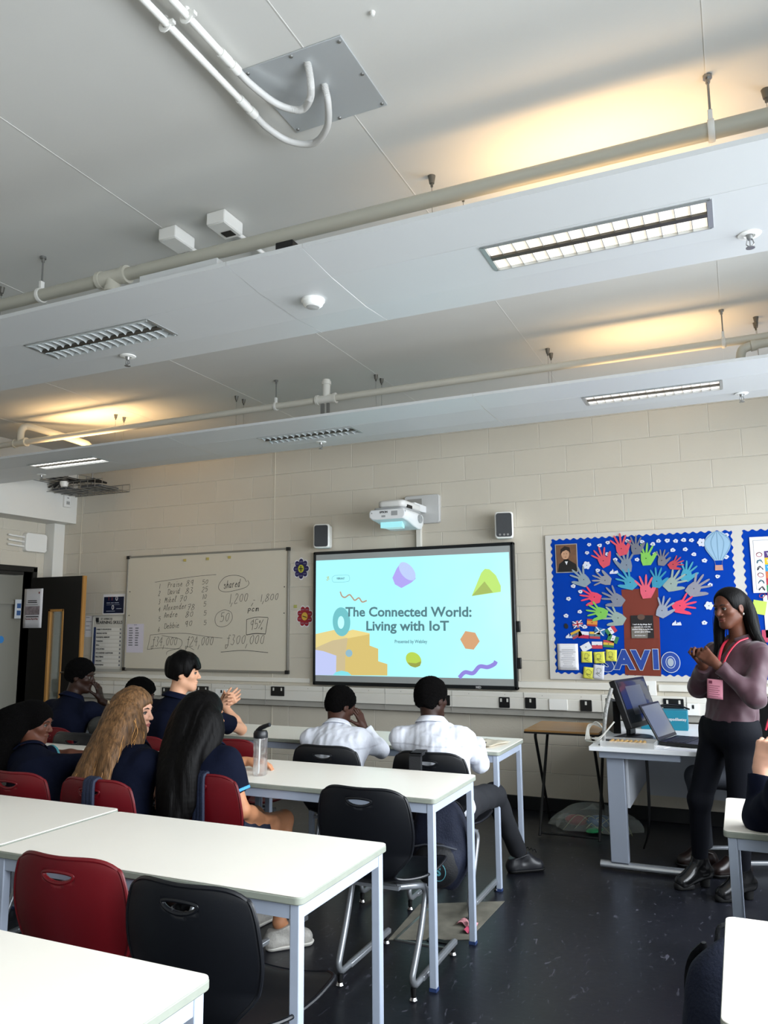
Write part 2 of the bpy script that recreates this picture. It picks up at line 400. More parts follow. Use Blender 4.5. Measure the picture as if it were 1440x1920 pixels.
luminaire(-3.21, -2.42, 2.695, 2.91, 0, None, 'unlit grey louvred ceiling light at the left of the nearer raft')
luminaire(-.81, -.002, 4.86, 5.055, .70, (1, .90, .78), 'lit louvred ceiling light at the right of the farther raft', 3.6)
luminaire(-3.255, -2.46, 4.87, 5.07, 0, None, 'unlit louvred ceiling light in the middle of the farther raft')
luminaire(-5.62, -4.855, 4.82, 5.015, 1.6, (1, .97, .9), 'lit white louvred ceiling light at the left end of the farther raft', 7.5)

# ================================================================ services under the ceiling
def bracket(t, x, y, zp, r, zc=CZ):      # pipe clip on a threaded rod
    b = MB(); b.cone((x, y, zc-.012), (x, y, zc), .016, .016, 10).cone((x, y, zc-.03), (x, y, zc-.012), .008, .008, 8).cone((x, y, zp+r+.035), (x, y, zc), .0045, .0045, 8)
    b.build('threaded_rod', M_steel, t)
    b = MB(); b.tube([(x, y+(r+.004)*math.sin(a), zp+(r+.004)*math.cos(a)) for a in np.linspace(0, 2*PI, 25)[:-1]], .006, 6, closed=True, sx=2.2).box(x-.008, x+.008, y-.012, y+.012, zp+r, zp+r+.045)
    b.build('pipe_clip', M_pvcw, t, bevel=.002)
P1Y, P1Z, P1R = 2.76, 3.187, .031
t = thing('waste_pipe', 'thick grey waste pipe slung above the nearer ceiling raft', 'pipe', (0, P1Y, P1Z))
def bx(o): o.location = (-o.parent.location[0], -o.parent.location[1], -o.parent.location[2]); return o
def wparts(t, before):   # parts were modelled in world coordinates: shift them under their thing
    for ch in t.children:
        if ch.name not in before: ch.location = Vector(ch.location)-Vector(t.location)
MB().tube([(LX, P1Y, P1Z), (RX, P1Y, P1Z)], P1R, 24).build('pipe_run', M_pvc, t)
for x in (.024, -3.19): bracket(t, x, P1Y, P1Z, P1R)
b = MB(); b.cone((-2.78, P1Y, P1Z), (-2.62, P1Y, P1Z), .039, .039, 20)
for x in (-2.78, -2.62): b.cone((x-.012, P1Y, P1Z), (x+.012, P1Y, P1Z), .044, .044, 20)
b.cone((-2.70, P1Y, P1Z), (-2.70, P1Y, 2.99), .036, .036, 20).cone((-2.70, P1Y, 3.11), (-2.70, P1Y, 3.135), .042, .042, 20)
b.build('tee_joint', mat('pipe_fitting', 'c8c5b8', .35), t)
wparts(t, ())
P2Y, P2Z, P2R = 5.05, 3.187, .026
t = thing('waste_pipe', 'thinner pale waste pipe slung above the farther ceiling raft', 'pipe', (0, P2Y, P2Z))
MB().tube([(LX, P2Y, P2Z), (RX, P2Y, P2Z)], P2R, 20).build('pipe_run', mat('pipe_pale', 'cfccc0', .4), t)
for x in (.024, -3.205): bracket(t, x, P2Y, P2Z, P2R)
MF = mat('pipe_fitting', 'c8c5b8', .35)
b = MB(); b.cone((-2.83, P2Y, P2Z), (-2.68, P2Y, P2Z), .034, .034, 20)
for x in (-2.83, -2.68): b.cone((x-.01, P2Y, P2Z), (x+.01, P2Y, P2Z), .040, .040, 20)
b.tube(bez([(-2.755, P2Y, P2Z), (-2.755, P2Y, 3.26), (-2.755, P2Y, 3.34)], 4), .030, 16).cone((-2.755, P2Y, 3.30), (-2.755, P2Y, 3.325), .037, .037, 18)
b.build('tee_joint', mat('pipe_fitting_white', 'dedcd4', .3), t)
b = MB(); b.box(-2.80, -2.775, P2Y-.01, P2Y+.01, 3.02, 3.16).box(-2.75, -2.73, P2Y-.01, P2Y+.01, 3.02, 3.16)
b.build('support_strut', M_steel, t)
b = MB(); b.cone((-6.06, P2Y, P2Z), (-5.92, P2Y, P2Z), .034, .034, 18).cone((-6.07, P2Y, P2Z), (-6.05, P2Y, P2Z), .041, .041, 18).cone((-5.93, P2Y, P2Z), (-5.91, P2Y, P2Z), .041, .041, 18)
b.tube(bez([(-5.99, P2Y, P2Z), (-5.99, P2Y, 3.29), (-5.97, P2Y+.02, 3.34), (-5.90, P2Y+.07, 3.335), (-5.55, P2Y+.27, 3.215), (-5.47, P2Y+.315, 3.175), (-5.46, P2Y+.32, 3.12), (-5.46, P2Y+.32, 2.94)], 6), .032, 16)
b.build('branch_pipe', MF, t)
b = MB(); b.tube(bez([(.75, P2Y-.03, 3.16), (.30, P2Y-.05, 3.135), (.16, P2Y-.06, 3.12), (.115, P2Y-.07, 3.08), (.11, P2Y-.07, 2.93)], 6), .027, 16)
for p, q in (((.20, P2Y-.058, 3.125), (.17, P2Y-.06, 3.122)), ((.112, P2Y-.07, 3.05), (.11, P2Y-.07, 3.02))): b.cone(p, q, .033, .033, 16)
b.build('branch_pipe', MF, t)
wparts(t, ())

# suspension wires of the rafts, each with a ceiling cap
def wire(x, y, label, k):
    t = thing('suspension_wire', label, 'ceiling hanger', (x, y, CZ), group='raft suspension wires')
    MB().cone((0, 0, -.035), (0, 0, 0), .011, .017, 12).cone((0, 0, -.05), (0, 0, -.035), .006, .006, 8).build('ceiling_cap', mat('cap_grey', '6c6a64', .4, metal=.6), t)
    MB().cone((0, 0, RZ-CZ+.02), (0, 0, -.04), .0014, .0014, 6).build('wire', M_steel, t)
for i, x in enumerate((.215, -1.085, -2.405, -3.70)):
    wire(x, 2.93, 'thin wire hanger with grey cap holding the nearer raft, %s' % ('at the right edge', 'beside the big warm glow', 'between the two junction boxes', 'at the far left')[i], i)
for i, x in enumerate((.222, -1.105, -2.44, -3.735, -5.055)):
    pos = ('by the pipe elbow at the right', 'left of the right-hand glow', 'right of the white tee joint', 'left of the white tee joint', 'over the left-hand glow')[i]
    wire(x, 5.27, 'nearer wire hanger, %s, farther raft' % pos, i)
    wire(x, 5.375, 'farther wire hanger, %s, farther raft' % pos, i)
wire(-1.0, 3.1, 'second thin wire hanger right beside the big warm glow', 0)

# access hatch with screws
t = thing('ceiling_hatch', 'square pale steel access panel screwed to the ceiling', 'access panel', (-1.26, 2.23, CZ))
MB().box(-.195, .195, -.19, .19, -.006, 0).build('panel', mat('hatch_steel', 'bcc0c2', .3, metal=.35), t, bevel=.002)
for x, y in ((-.18, -.17), (0, -.178), (.18, -.17), (.182, 0), (.18, .172), (0, .178), (-.18, .172)):
    MB().lathe([(0, -.012), (.006, -.010), (.0075, -.006)], (x, y, 0), 10).build('screw', M_steel, t)
# two white conduits with ribbed flexible tails entering the hatch
def conduit(pts, flex, clipx, label):
    p0 = Vector(pts[0]); t = thing('electrical_conduit', label, 'conduit', p0, group='conduits on the ceiling')
    L_ = [Vector(p)-p0 for p in pts]; F = [Vector(p)-p0 for p in flex]
    MB().tube(L_, .0125, 14).build('rigid_pipe', M_pvcw, t)
    d = (L_[-1]-L_[-2]).normalized()
    MB().tube([L_[-1]-d*.03, L_[-1]+d*.02], .0165, 14).tube([L_[-1]+d*.02, L_[-1]+d*.035], .0145, 14).tube([L_[-1]+d*.035, L_[-1]+d*.07], .0175, 14).build('coupling', M_pvcw, t)
    pp = bez(F, 40); pp2 = []; acc = 0; rs = []
    for i, p in enumerate(pp):
        pp2.append(p); rs.append(.0135 if i % 2 else .0118)
    MB().tube(pp2, rs, 14).build('flexible_tail', mat('flex_grey', 'cfcecb', .4), t, ang=80)
    for c in clipx:
        q = Vector(c)-p0
        MB().tube([q+Vector((.017*math.cos(a), 0, .017*math.sin(a))) for a in np.linspace(0, 2*PI, 17)[:-1]], .0035, 6, closed=True, sx=2.5, ref=(0, 1, 0)).cone(q, (q.x, q.y, CZ-p0.z), .007, .009, 10).box(q.x+.012, q.x+.036, q.y-.008, q.y+.008, q.z-.006, q.z+.006).build('pipe_clip', M_pvcw, t)
    return t
conduit([(-1.542, -1.4, 3.37), (-1.524, 2.16, 3.37)], [(-1.524, 2.21, 3.37), (-1.515, 2.30, 3.36), (-1.47, 2.39, 3.345), (-1.38, 2.42, 3.33), (-1.29, 2.36, 3.33), (-1.235, 2.27, 3.35), (-1.225, 2.22, 3.40)], [(-1.515-.02, 1.74, 3.37)], 'white ceiling conduit on the left whose ribbed tail loops widest')
conduit([(-1.462, -1.4, 3.37), (-1.447, 1.94, 3.37)], [(-1.447, 1.99, 3.37), (-1.435, 2.08, 3.36), (-1.40, 2.19, 3.35), (-1.335, 2.24, 3.34), (-1.27, 2.20, 3.34), (-1.235, 2.14, 3.36), (-1.225, 2.10, 3.40)], [(-1.440-.012, 1.74, 3.37)], 'white ceiling conduit on the right whose ribbed tail loops tightest')
# stray screw fixings in the ceiling
for i, (x, y) in enumerate([(-.93, 2.00)]):
    tag(MB().lathe([(0, -.014), (.007, -.012), (.009, 0)], (x, y, CZ), 12).build('screw_cap', M_pvcw), 'small white round fixing in the bare ceiling above the hatch', 'fixing')

# junction boxes on the ceiling
def jbox(x, y, black, label):
    t = thing('junction_box', label, 'junction box', (x, y, CZ), group='junction boxes on the ceiling')
    MB().box(-.052, .052, -.075, .075, -.062, 0).build('box', M_pvcw, t, bevel=.006)
    MB().box(-.047, .047, -.070, .070, -.066, -.062).build('lid', M_pvcw, t, bevel=.003)
    if black: MB().box(-.026, .030, .005, .050, -.069, -.065).build('label_window', M_dark, t)
    MB().cone((.0, .075, -.028), (.0, .11, -.028), .016, .016, 12).tube([(0, .10, -.028), (0, .55, -.028)], .0115, 12).build('conduit_stub', M_pvcw, t)
jbox(-2.40, 2.86, False, 'plain white junction box, left of the two')
jbox(-2.10, 2.84, True, 'white junction box with a black window, right of the two')
# things lying on top of the nearer raft
tag(MB().box(-2.27, -1.86, 2.47, 2.60, RZ+.05, RZ+.085).build('cable_tray', M_raft, bevel=.003), 'shallow white tray lying on the near edge of the nearer raft', 'cable tray')
tag(MB().box(-1.60, -1.52, 2.50, 2.58, RZ+.036, RZ+.105).build('control_box', M_dark, bevel=.004), 'little black box peeping over the edge of the nearer raft', 'box')
tag(MB().box(-2.46, -2.42, 2.52, 2.58, RZ+.036, RZ+.085).build('control_box', M_dark, bevel=.004), 'tiny black box left of the tee joint on the nearer raft', 'box')

# smoke detector
t = thing('smoke_detector', 'round white smoke detector under the nearer raft', 'smoke detector', (-1.615, 2.835, RZ))
MB().lathe([(.052, 0), (.052, -.010), (.046, -.016)], n=32).build('base', mat('detector_white', 'eeeeea', .3), t)
MB().lathe([(.045, -.016), (.043, -.026), (.035, -.033), (.030, -.034)], n=32).build('rim', mat('detector_white', 'eeeeea', .3), t)
MB().lathe([(.030, -.030), (.028, -.037), (0, -.040)], n=28).build('sensor_head', mat('detector_grey', 'a9a9a7', .4), t)
# sprinklers
def sprinkler(x, y, label):
    t = thing('sprinkler_head', label, 'sprinkler', (x, y, RZ), group='sprinklers under the rafts')
    MB().lathe([(.042, 0), (.040, -.004), (.020, -.008), (.018, -.004)], n=28).build('escutcheon', M_pvcw, t)
    MB().cone((0, 0, -.022), (0, 0, 0), .010, .013, 12).cone((-.009, 0, -.022), (-.013, 0, -.040), .0022, n=6).cone((.009, 0, -.022), (.013, 0, -.040), .0022, n=6).cone((-.013, 0, -.040), (0, 0, -.052), .0022, n=6).cone((.013, 0, -.040), (0, 0, -.052), .0022, n=6).cone((0, 0, -.05), (0, 0, -.022), .0025, n=6).build('frame', M_steel, t)
    MB().lathe([(0, -.053), (.016, -.053), (.016, -.055), (0, -.055)], n=20).build('deflector', M_steel, t)
sprinkler(-2.855, 3.045, 'white sprinkler near the unlit lamp of the nearer raft')
sprinkler(.128, 3.015, 'sprinkler right of the big lit lamp, on the nearer raft')
sprinkler(-2.884, 5.20, 'sprinkler just below the middle unlit lamp of the farther raft')
sprinkler(.105, 5.22, 'sprinkler at the right end of the farther raft')
sprinkler(-5.862, 5.195, 'sprinkler at the left end of the farther raft by the bulkhead')

# cable basket with coiled cable in the far left corner
t = thing('cable_basket', 'wire cable basket hung in the far left ceiling corner', 'cable basket', (-6.32, 6.22, 2.93))
b = MB()
for y in np.linspace(-.20, .20, 5): b.cone((-.40, y, 0), (.40, y, 0), .004, n=6)
for x in np.linspace(-.40, .40, 9):
    b.cone((x, -.20, 0), (x, .20, 0), .004, n=6).cone((x, -.20, 0), (x, -.20, .08), .004, n=6).cone((x, .20, 0), (x, .20, .08), .004, n=6)
for y in (-.2, .2): b.cone((-.4, y, .08), (.4, y, .08), .004, n=6)
b.build('wire_basket', M_steel, t)
for s, x in ((0, -.22), (1, .20)):
    MB().box(x-.13, x+.13, -.17, .12, .012, .035).build('aerial_plate', mat('aerial_dark', '4a4c50', .5), t, bevel=.01)
MB().cone((.06, 0, .08), (.06, 0, .47), .008, n=8).cone((-.30, 0, .08), (-.30, 0, .47), .008, n=8).build('hanging_rod', M_steel, t)
b = MB()
for k in range(4):
    b.tube(bez([(-.36+.04*k, -.19+.03*k, .05), (-.18, -.20+.02*k, .09+.01*k), (0, -.17+.03*k, .10), (.18, -.19+.03*k, .07+.012*k), (.36, -.16+.02*k, .05)], 6), .011, 8)
tag(b.build('cable_bundle', M_dark, None), 'thick bundle of black cables resting in the ceiling basket', 'cables').location = t.location
tag(MB().lathe([(0, -.06), (.035, -.055), (.045, -.02), (.045, 0)], (-6.45, 6.02, 3.02), 20).build('camera_dome', mat('detector_white', 'eeeeea', .3)), 'small white dome fixed beside the cable basket', 'security camera')
# long cable basket over the left end of the farther raft
t = thing('cable_basket', 'long wire cable basket along the left wall above the raft', 'cable basket', (-6.5, 4.9, 3.03))
b = MB()
for x in np.linspace(-.2, .2, 5): b.cone((x, -2.6, 0), (x, 1.4, 0), .004, n=6)
for y in np.linspace(-2.6, 1.4, 33): b.cone((-.2, y, 0), (.2, y, 0), .004, n=6).cone((.2, y, 0), (.2, y, .06), .004, n=6)
b.cone((.2, -2.6, .06), (.2, 1.4, .06), .004, n=6)
b.build('wire_basket', M_steel, t)
b = MB()
for k in range(5): b.tube(bez([(-.12+.05*k, -2.6, .02), (-.1+.04*k, -1.5, .035), (-.14+.06*k, -.3, .02), (-.1+.05*k, 1.4, .03)], 5), .010, 7)
tag(b.build('cable_bundle', mat('cable_grey', '3a3c40', .5), None), 'grey and black cables lying in the long basket by the left wall', 'cables').location = t.location

# small white sensor and the conduit box on the left wall
t = thing('wall_sensor', 'small white sensor box on the corner of the bulkhead', 'sensor', (-6.70, 6.29, 2.86))
MB().box(0, .03, -.045, .045, -.065, .065).build('case', M_pvcw, t, bevel=.005)
MB().box(.03, .032, -.02, .025, -.035, 0).build('grille', mat('grille_grey', '9b9b98', .5), t)
MB().box(.03, .032, -.012, .012, .035, .042).build('indicator', M_dark, t)
t = thing('cable_box', 'white cable box with three pipes above the door', 'junction box', (LX, 6.14, 2.40))
MB().prism(rrect(-.14, .14, -.10, .10, .03), lambda u, v, d: (d, u, v), 0, .06).build('lid', M_pvcw, t, bevel=.004)
for z in (-.05, .0, .05): MB().tube([(.025, -.34, z+.01), (.025, -.12, z)], .011, 10).build('conduit_stub', M_pvcw, t)
MB().tube(bez([(.03, .14, -.05), (.03, .21, -.04), (.05, .22, .04), (.06, .28, .07)], 6), .010, 8).build('cable', M_grey, t)
MB().tube([(.03, .12, .08), (.03, .24, .02)], .008, 8).tube([(.03, .12, -.07), (.03, .22, -.07)], .011, 8).build('conduit_stub', M_pvcw, t)

# ================================================================ door, corridor door
M_doorblk = mat('door_black_laminate', '131211', .45)
M_oak = mat('oak_lipping', 'a87a3f', .45, noise=.12, nscale=14, stretch=(1, 1, .15))
b = MB(); b.box(LX-.13, LX+.025, DY0-.06, DY0, 0, DZ+.05).box(LX-.13, LX+.025, DY1, DY1+.055, 0, DZ+.05).box(LX-.13, LX+.025, DY0-.06, DY1+.055, DZ, DZ+.06)
struct('trim_door_frame', b, mat('door_frame_black', '15130f', .5), bevel=.004)
d = thing('door_1', 'black classroom door standing open with a narrow oak-framed window', 'door', (LX, 6.17, 0)); d['kind'] = 'structure'; del d['category']; del d['label']
W_ = .755; b = MB()   # leaf from x=-.09 (hinge) to .745, perpendicular to left wall
lx0, lx1 = .012, .742; wx0, wx1, wz0, wz1 = .285, .505, .42, 1.675
for (a, c, e, f) in ((lx0, wx0, .01, 2.02), (wx1, lx1, .01, 2.02), (wx0, wx1, .01, wz0), (wx0, wx1, wz1, 2.02)): b.box(a, c, -.022, .022, e, f)
b.build('door_leaf', M_doorblk, d)
MB().box(lx1, lx1+.018, -.0225, .0225, .01, 2.02).build('edge_lipping', M_oak, d)
b = MB(); b.box(wx0, wx0+.03, -.028, .028, wz0, wz1).box(wx1-.022, wx1, -.028, .028, wz0, wz1).box(wx0, wx1, -.028, .028, wz1-.025, wz1).box(wx0, wx1, -.028, .028, wz0, wz0+.03)
b.build('glazing_bead', M_oak, d, bevel=.003)
MB().box(wx0+.02, wx1-.02, -.003, .003, wz0+.02, wz1-.02).build('door_glass', mat('door_glass', 'aebcb6', .05, trans=.9, alpha=.55), d)
MB().cone((.665, -.022, 1.02), (.665, -.06, 1.02), .012, n=12).cone((.665, -.055, 1.02), (.54, -.055, 1.02), .010, n=12).lathe([(0, 0), (.025, 0), (.025, .008), (0, .008)], (.665, -.022, 1.02), 20, Matrix.Rotation(PI/2, 4, 'X')).build('door_handle', mat('chrome', 'd0d0d0', .15, metal=1), d)
MB().box(-.13, .0, -.45, -.12, DZ-.035, DZ+.03).build('door_closer', mat('closer_dark', '24221f', .4), d, bevel=.005)
M_paper = mat('paper_white', 'dcdbdd', .8); M_ink = mat('ink_black', '1c1c1f', .7)
M_inkg = mat('ink_grey', '77777c', .8)
def lines(mb, x0, x1, z, n, dz, h, y, rag=.25):
    for k in range(n):
        xx = x1-(x1-x0)*rag*random.random(); mb.box(x0, xx, y-.0006, y, z-k*dz-h, z-k*dz)
t = thing('door_notice', 'white paper notice stuck on the black door', 'notice', (-6.945, 6.146, 1.69))
MB().grid(lambda u, v: ((u-.5)*.275, -.002-.006*math.sin(u*3.1)*v, (v-.5)*.42), 6, 6).build('sheet', M_paper, t, solid=.0006)
b = MB(); lines(b, -.07, .07, .085, 2, .018, .009, -.012, .15); lines(b, -.09, .09, .04, 1, .01, .004, -.012, .1); lines(b, -.09, .10, -.085, 1, .02, .010, -.012, .05)
b.build('print', M_ink, t)
MB().box(-.105, .11, -.0125, -.012, -.07, .022).build('picture', mat('photo_pinkgrey', '8d8285', .7, noise=.35, nscale=30), t)
text_mesh('Parents, Pay & Play', .024, mat('ink_red', '7a2a2a', .7), t, 'heading', wallM(0, -.115, -.0125))
MB().box(.085, .10, -.0125, -.012, .155, .175).build('crest', mat('ink_red', '7a2a2a', .7), t)
# white door across the corridor with blue disc sign
d2 = thing('door_2', 'x', 'door', (-8.4, 5.9, 0)); d2['kind'] = 'structure'; del d2['category']; del d2['label']
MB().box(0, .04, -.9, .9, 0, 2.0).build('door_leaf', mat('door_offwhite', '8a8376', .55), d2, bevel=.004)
MB().box(.04, .045, -.003, .003, 0, 2.0).build('meeting_gap', M_black, d2)
t = thing('fire_door_sign', 'small round blue sign on the pale corridor door', 'sign', (-8.355, 6.93, 1.34))
MB().lathe([(0, .004), (.045, .004), (.045, 0)], n=28, M=Matrix.Rotation(PI/2, 4, 'Y')).build('disc', mat('sign_blue', '2f7fc0', .4), t)
t = thing('corridor_notice', 'small blue and white poster on the corridor wall', 'poster', (-8.355, 7.25, 1.72))
MB().box(0, .003, -.14, .14, -.12, .12).build('sheet', M_paper, t)
b = MB()
for k in range(6): b.box(.003, .004, -.11+.08*(k % 3), -.05+.08*(k % 3), .01-.09*(k//3), .07-.09*(k//3))
b.build('print', mat('print_blue', '3d5f95', .6), t)

# ================================================================ front wall: measured positions
_cm = SC.camera.matrix_world.copy(); _R = Vector(_cm.col[0][:3]); _U = Vector(_cm.col[1][:3]); _F = -Vector(_cm.col[2][:3])
def measure(ox, oy, s, Y):
    """survey a point of a wall plane standing at depth Y: returns its (x, z) on that plane"""
    def f(u, v):
        d = _F*1457.5+_R*(ox+u/s-720)-_U*(oy+v/s-960); return (d.x*Y/d.y, 1.48+d.z*Y/d.y)
    return f
def poly(mb, pts, y, th=.0008):      # flat cut-out on the wall plane, pts in (x, z)
    return mb.prism(pts, lambda u, v, d: (u, d, v), y, y-th)
def local_poly(mb, pts, org, y, th=.0008): return mb.prism([(a-org[0], b-org[1]) for a, b in pts], lambda u, v, d: (u, d, v), y, y-th)
def ellp(cx, cz, rx, rz, rot=0, n=28): 
    c, s = math.cos(rot), math.sin(rot)
    return [(cx+rx*math.cos(a)*c-rz*math.sin(a)*s, cz+rx*math.cos(a)*s+rz*math.sin(a)*c) for a in np.linspace(0, 2*PI, n+1)[:-1]]
def ribbon(mb, pts, w, y, th=.0006):
    P = [Vector((a, b, 0)) for a, b in pts]; L_, R_ = [], []
    for i, p in enumerate(P):
        t = (P[min(i+1, len(P)-1)]-P[max(i-1, 0)])
        if t.length < 1e-9: t = Vector((1, 0, 0))
        t.normalize(); n = Vector((-t.y, t.x, 0))*w/2; L_.append(p+n); R_.append(p-n)
    vs = [(v.x, y, v.y) for v in L_]+[(v.x, y, v.y) for v in R_]+[(v.x, y-th, v.y) for v in L_]+[(v.x, y-th, v.y) for v in R_]; k = len(P)
    fs = []
    for i in range(k-1): fs += [(i, i+1, k+i+1, k+i), (2*k+i, 3*k+i, 3*k+i+1, 2*k+i+1), (i, 2*k+i, 2*k+i+1, i+1), (k+i, k+i+1, 3*k+i+1, 3*k+i)]
    mb.add(vs, fs); return mb
def smooth2(pts, n=5): return [(v.x, v.y) for v in bez([(a, b, 0) for a, b in pts], n)]

# ---------------------------------------------------------------- whiteboard
WX0, WX1, WZb, WZt = -5.917, -3.910, 1.036, 2.228; WY = 6.45
t = thing('whiteboard', 'large wall whiteboard covered with handwritten names and pound figures', 'whiteboard', ((WX0+WX1)/2, WY, (WZb+WZt)/2))
w2, h2 = (WX1-WX0)/2, (WZt-WZb)/2
MB().box(-w2+.01, w2-.01, -.018, 0, -h2+.01, h2-.01).build('writing_surface', mat('whiteboard_enamel', 'cac3b2', .22), t)
b = MB(); b.box(-w2, w2, -.026, 0, h2-.018, h2).box(-w2, w2, -.026, 0, -h2, -h2+.022).box(-w2, -w2+.018, -.026, 0, -h2, h2).box(w2-.018, w2, -.026, 0, -h2, h2)
b.build('frame', mat('frame_alu', '8f8c84', .4, metal=.5), t, bevel=.002)
b = MB()
for sx in (-1, 1):
    for sz in (-1, 1): b.cbox((sx*(w2-.012), -.014, sz*(h2-.012)), (.034, .032, .034))
for sx in (-1, 1):
    for z in (.22, -.03): b.cbox((sx*(w2-.05), -.019, z), (.01, .004, .01))
b.build('corner_cap', M_dark, t)
# marker handwriting, stroke by stroke
GL = {'0': '51234679964', '1': '4941', '2': '2748788654116191', '3': '2938798664 64857311 ', '4': '4913 83,7951', '5': '7929254654838260411011'}
G = {
 '0': '48 26 23 41 62 76 68 48', '1': '49 40', '2': '27 39 68 66 10 70', '3': '29 59 68 45 64 62 40 11', '4': '59 14 74|58 50', '5': '29 25 56 74 51 11|29 79',
 '6': '59 24 12 40 62 54 23', '7': '19 79 30|26 66', '8': '68 49 27 45 73 51 20 12 45 78', '9': '67 48 26 44 66 69 60', ',': '31 1-3', '-': '14 64', '.': '30 31',
 '£': '88 69 57 50 2- 10|26 76|10 60', '%': '89 11|28 37 26 17 28|72 81 70 61 72', 'P': '28 20|27 58 86 65 24', 'r': '25 20|23 45 65', 'a': '64 35 12 30 52|65 51 70', 'i': '35 31 50|37 38',
 's': '64 35 14 43 62 50 11', 'e': '13 63 45 23 11 40 71', 'D': '28 20|17 58 84 60 20', 'v': '15 30 75', 'd': '64 35 12 30 52|69 51 70', 'M': '10 28 43 68 70', 'k': '29 20|65 22 60',
 'l': '12 48 39 21 40', 'A': '10 48 70|23 63', 'x': '15 60|65 10', 'n': '15 10|13 45 54 50', 'g': '64 35 12 30 52|65 5- 2- 1-', 'h': '29 10|12 45 54 60', 'b': '29 10|13 55 73 40 11', 'c': '64 35 12 30 61',
 'o': '45 13 30 62 45', 'p': '15 1-|14 45 63 31 12', 'm': '15 10|14 35 30|34 65 70', 't': '38 31 50|15 65', ' ': ''}
M_mark = mat('marker_ink', '4c4a44', .6); M_markd = mat('marker_ink_dark', '2d2c2a', .6)
def hand(txt, x, z, h, wd_, slope=0, lw=.0042, shear=.15, jit=.03):
    wd = wd_*.74; h *= .9
    objs = MB(); rr = random.Random(hash(txt) % 1000 if False else sum(map(ord, txt))); cx = 0
    for ch in txt:
        g = G.get(ch, '')
        for st in g.split('|'):
            if not st.strip(): continue
            pts = []
            for q in st.split():
                a = int(q[0]); c = -3 if q[1] == '-' else int(q[1])
                px = cx+(a/9+rr.uniform(-jit, jit))*wd; pz = (c/9+rr.uniform(-jit, jit))*h
                pts.append((x+px+pz*shear, z+pz+px*slope))
            if len(pts) > 1: ribbon(objs, smooth2(pts, 4), lw, WY-.0183)
        cx += wd*(.95 if ch not in ',.1il' else .6)
    return objs
mw = measure(230, 1000, 1440/370, WY-.018)   # whiteboard survey
mw2 = measure(280, 1070, 1440/140, WY-.018)
mw3 = measure(400, 1060, 1440/145, WY-.018)
def wtext(lines_, name, label, m=None):
    b = MB()
    for l in lines_: 
        r_ = hand(*l); b.add(r_.v, r_.f)
    return b
def at2(u, v): return mw2(u, v)
def at3(u, v): return mw3(u, v)
def row(num, nm, sc, pts, u, v, u2, v2, u3, v3, un, vn, lab):
    b = MB()
    for tx, (a, c), h, wd in ((num, at2(un, vn), .055, .04), (nm, at2(u, v), .066, .050), (sc, at2(u2, v2), .066, .072), (pts, at2(u3, v3), .056, .056)):
        r_ = hand(tx, a, c, h, wd, .06); b.add(r_.v, r_.f)
    o = tag(b.build('marker_writing', M_mark), lab, 'writing', 'handwriting on the whiteboard')
row('1', 'Praise', '89', '50', 345, 330, 700, 300, 1010, 275, 180, 350, 'whiteboard writing, first list row, scoring 89 and 50')
row('2', 'David', '83', '25', 345, 460, 690, 450, 1005, 415, 170, 485, 'whiteboard writing, second list row, scoring 83 and 25')
row('3', 'Mikel', '70', '10', 290, 620, 570, 605, 1005, 555, 170, 650, 'whiteboard writing, third list row, scoring 70 and 10')
row('4', 'Alexander', '78', '5', 265, 770, 720, 770, 1035, 695, 170, 800, 'whiteboard writing, fourth list row with the longest name')
row('5', 'Andrew', '80', '5', 280, 910, 690, 905, 1040, 870, 170, 980, 'whiteboard writing, fifth list row, scoring 80 and 5')
row('6', 'Debbie', '90', '5', 280, 1120, 670, 1085, 1040, 1055, 160, 1180, 'whiteboard writing, sixth and last list row, scoring 90')
def wr(parts_, strokes, label, m=M_mark):
    b = MB()
    for p in parts_: r_ = hand(*p); b.add(r_.v, r_.f)
    for s_, lw in strokes: ribbon(b, smooth2(s_, 5), lw, WY-.0183)
    tag(b.build('marker_writing', m), label, 'writing', 'handwriting on the whiteboard')
def S2(*p): return [at2(a, c) for a, c in p]
def S3(*p): return [at3(a, c) for a, c in p]
wr([], [(S2((110, 222), (500, 165), (900, 110), (1290, 75)), .004), (S2((20, 1240), (300, 1215), (700, 1210), (1100, 1270), (1410, 1300)), .004)], 'pale ruled lines above and below the name list')
a = at2(30, 1455); wr([('£34,000', a[0], a[1], .105, .072, .0)], [(S2((20, 1240), (0, 1350), (-40, 1520)), .004), (S2((-40, 1520), (230, 1490), (560, 1500), (610, 1330), (240, 1250)), .004)], 'boxed sum of 34,000 pounds in marker pen')
a = at2(690, 1455); wr([('£24,000', a[0], a[1], .105, .074, .01)], [(S2((330, 1620), (350, 1560), (480, 1520), (620, 1500)), .004), (S2((700, 1490), (760, 1470), (860, 1530)), .004)], 'sum of 24,000 pounds above the tall boy\'s head')
a = at3(215, 1485); wr([('£300,000', a[0], a[1], .11, .085, .01)], [(S3((140, 1615), (560, 1585), (1020, 1625)), .0055)], 'underlined sum of 300,000 pounds in marker pen')
a = at3(185, 435); wr([('shared', a[0], a[1], .085, .048, .08, .005)], [(S3((620, 310), (560, 225), (400, 185), (220, 220), (110, 350), (110, 450), (220, 495), (420, 465), (600, 410), (665, 340), (640, 280)), .004)], 'ringed word shared near the top of the whiteboard', M_markd)
a = at3(270, 720); a2 = at3(850, 685); wr([('1,200', a[0], a[1], .105, .078, .06), ('-', at3(735, 680)[0], at3(735, 680)[1], .04, .05), ('1,800', a2[0], a2[1], .080, .074, .06)], [(S3((740, 700), (705, 760)), .005)], 'price range 1,200 to 1,800 in marker pen')
a = at3(640, 860); wr([('pcm', a[0], a[1], .06, .062, .02, .006)], [], 'short note pcm below the price range', M_markd)
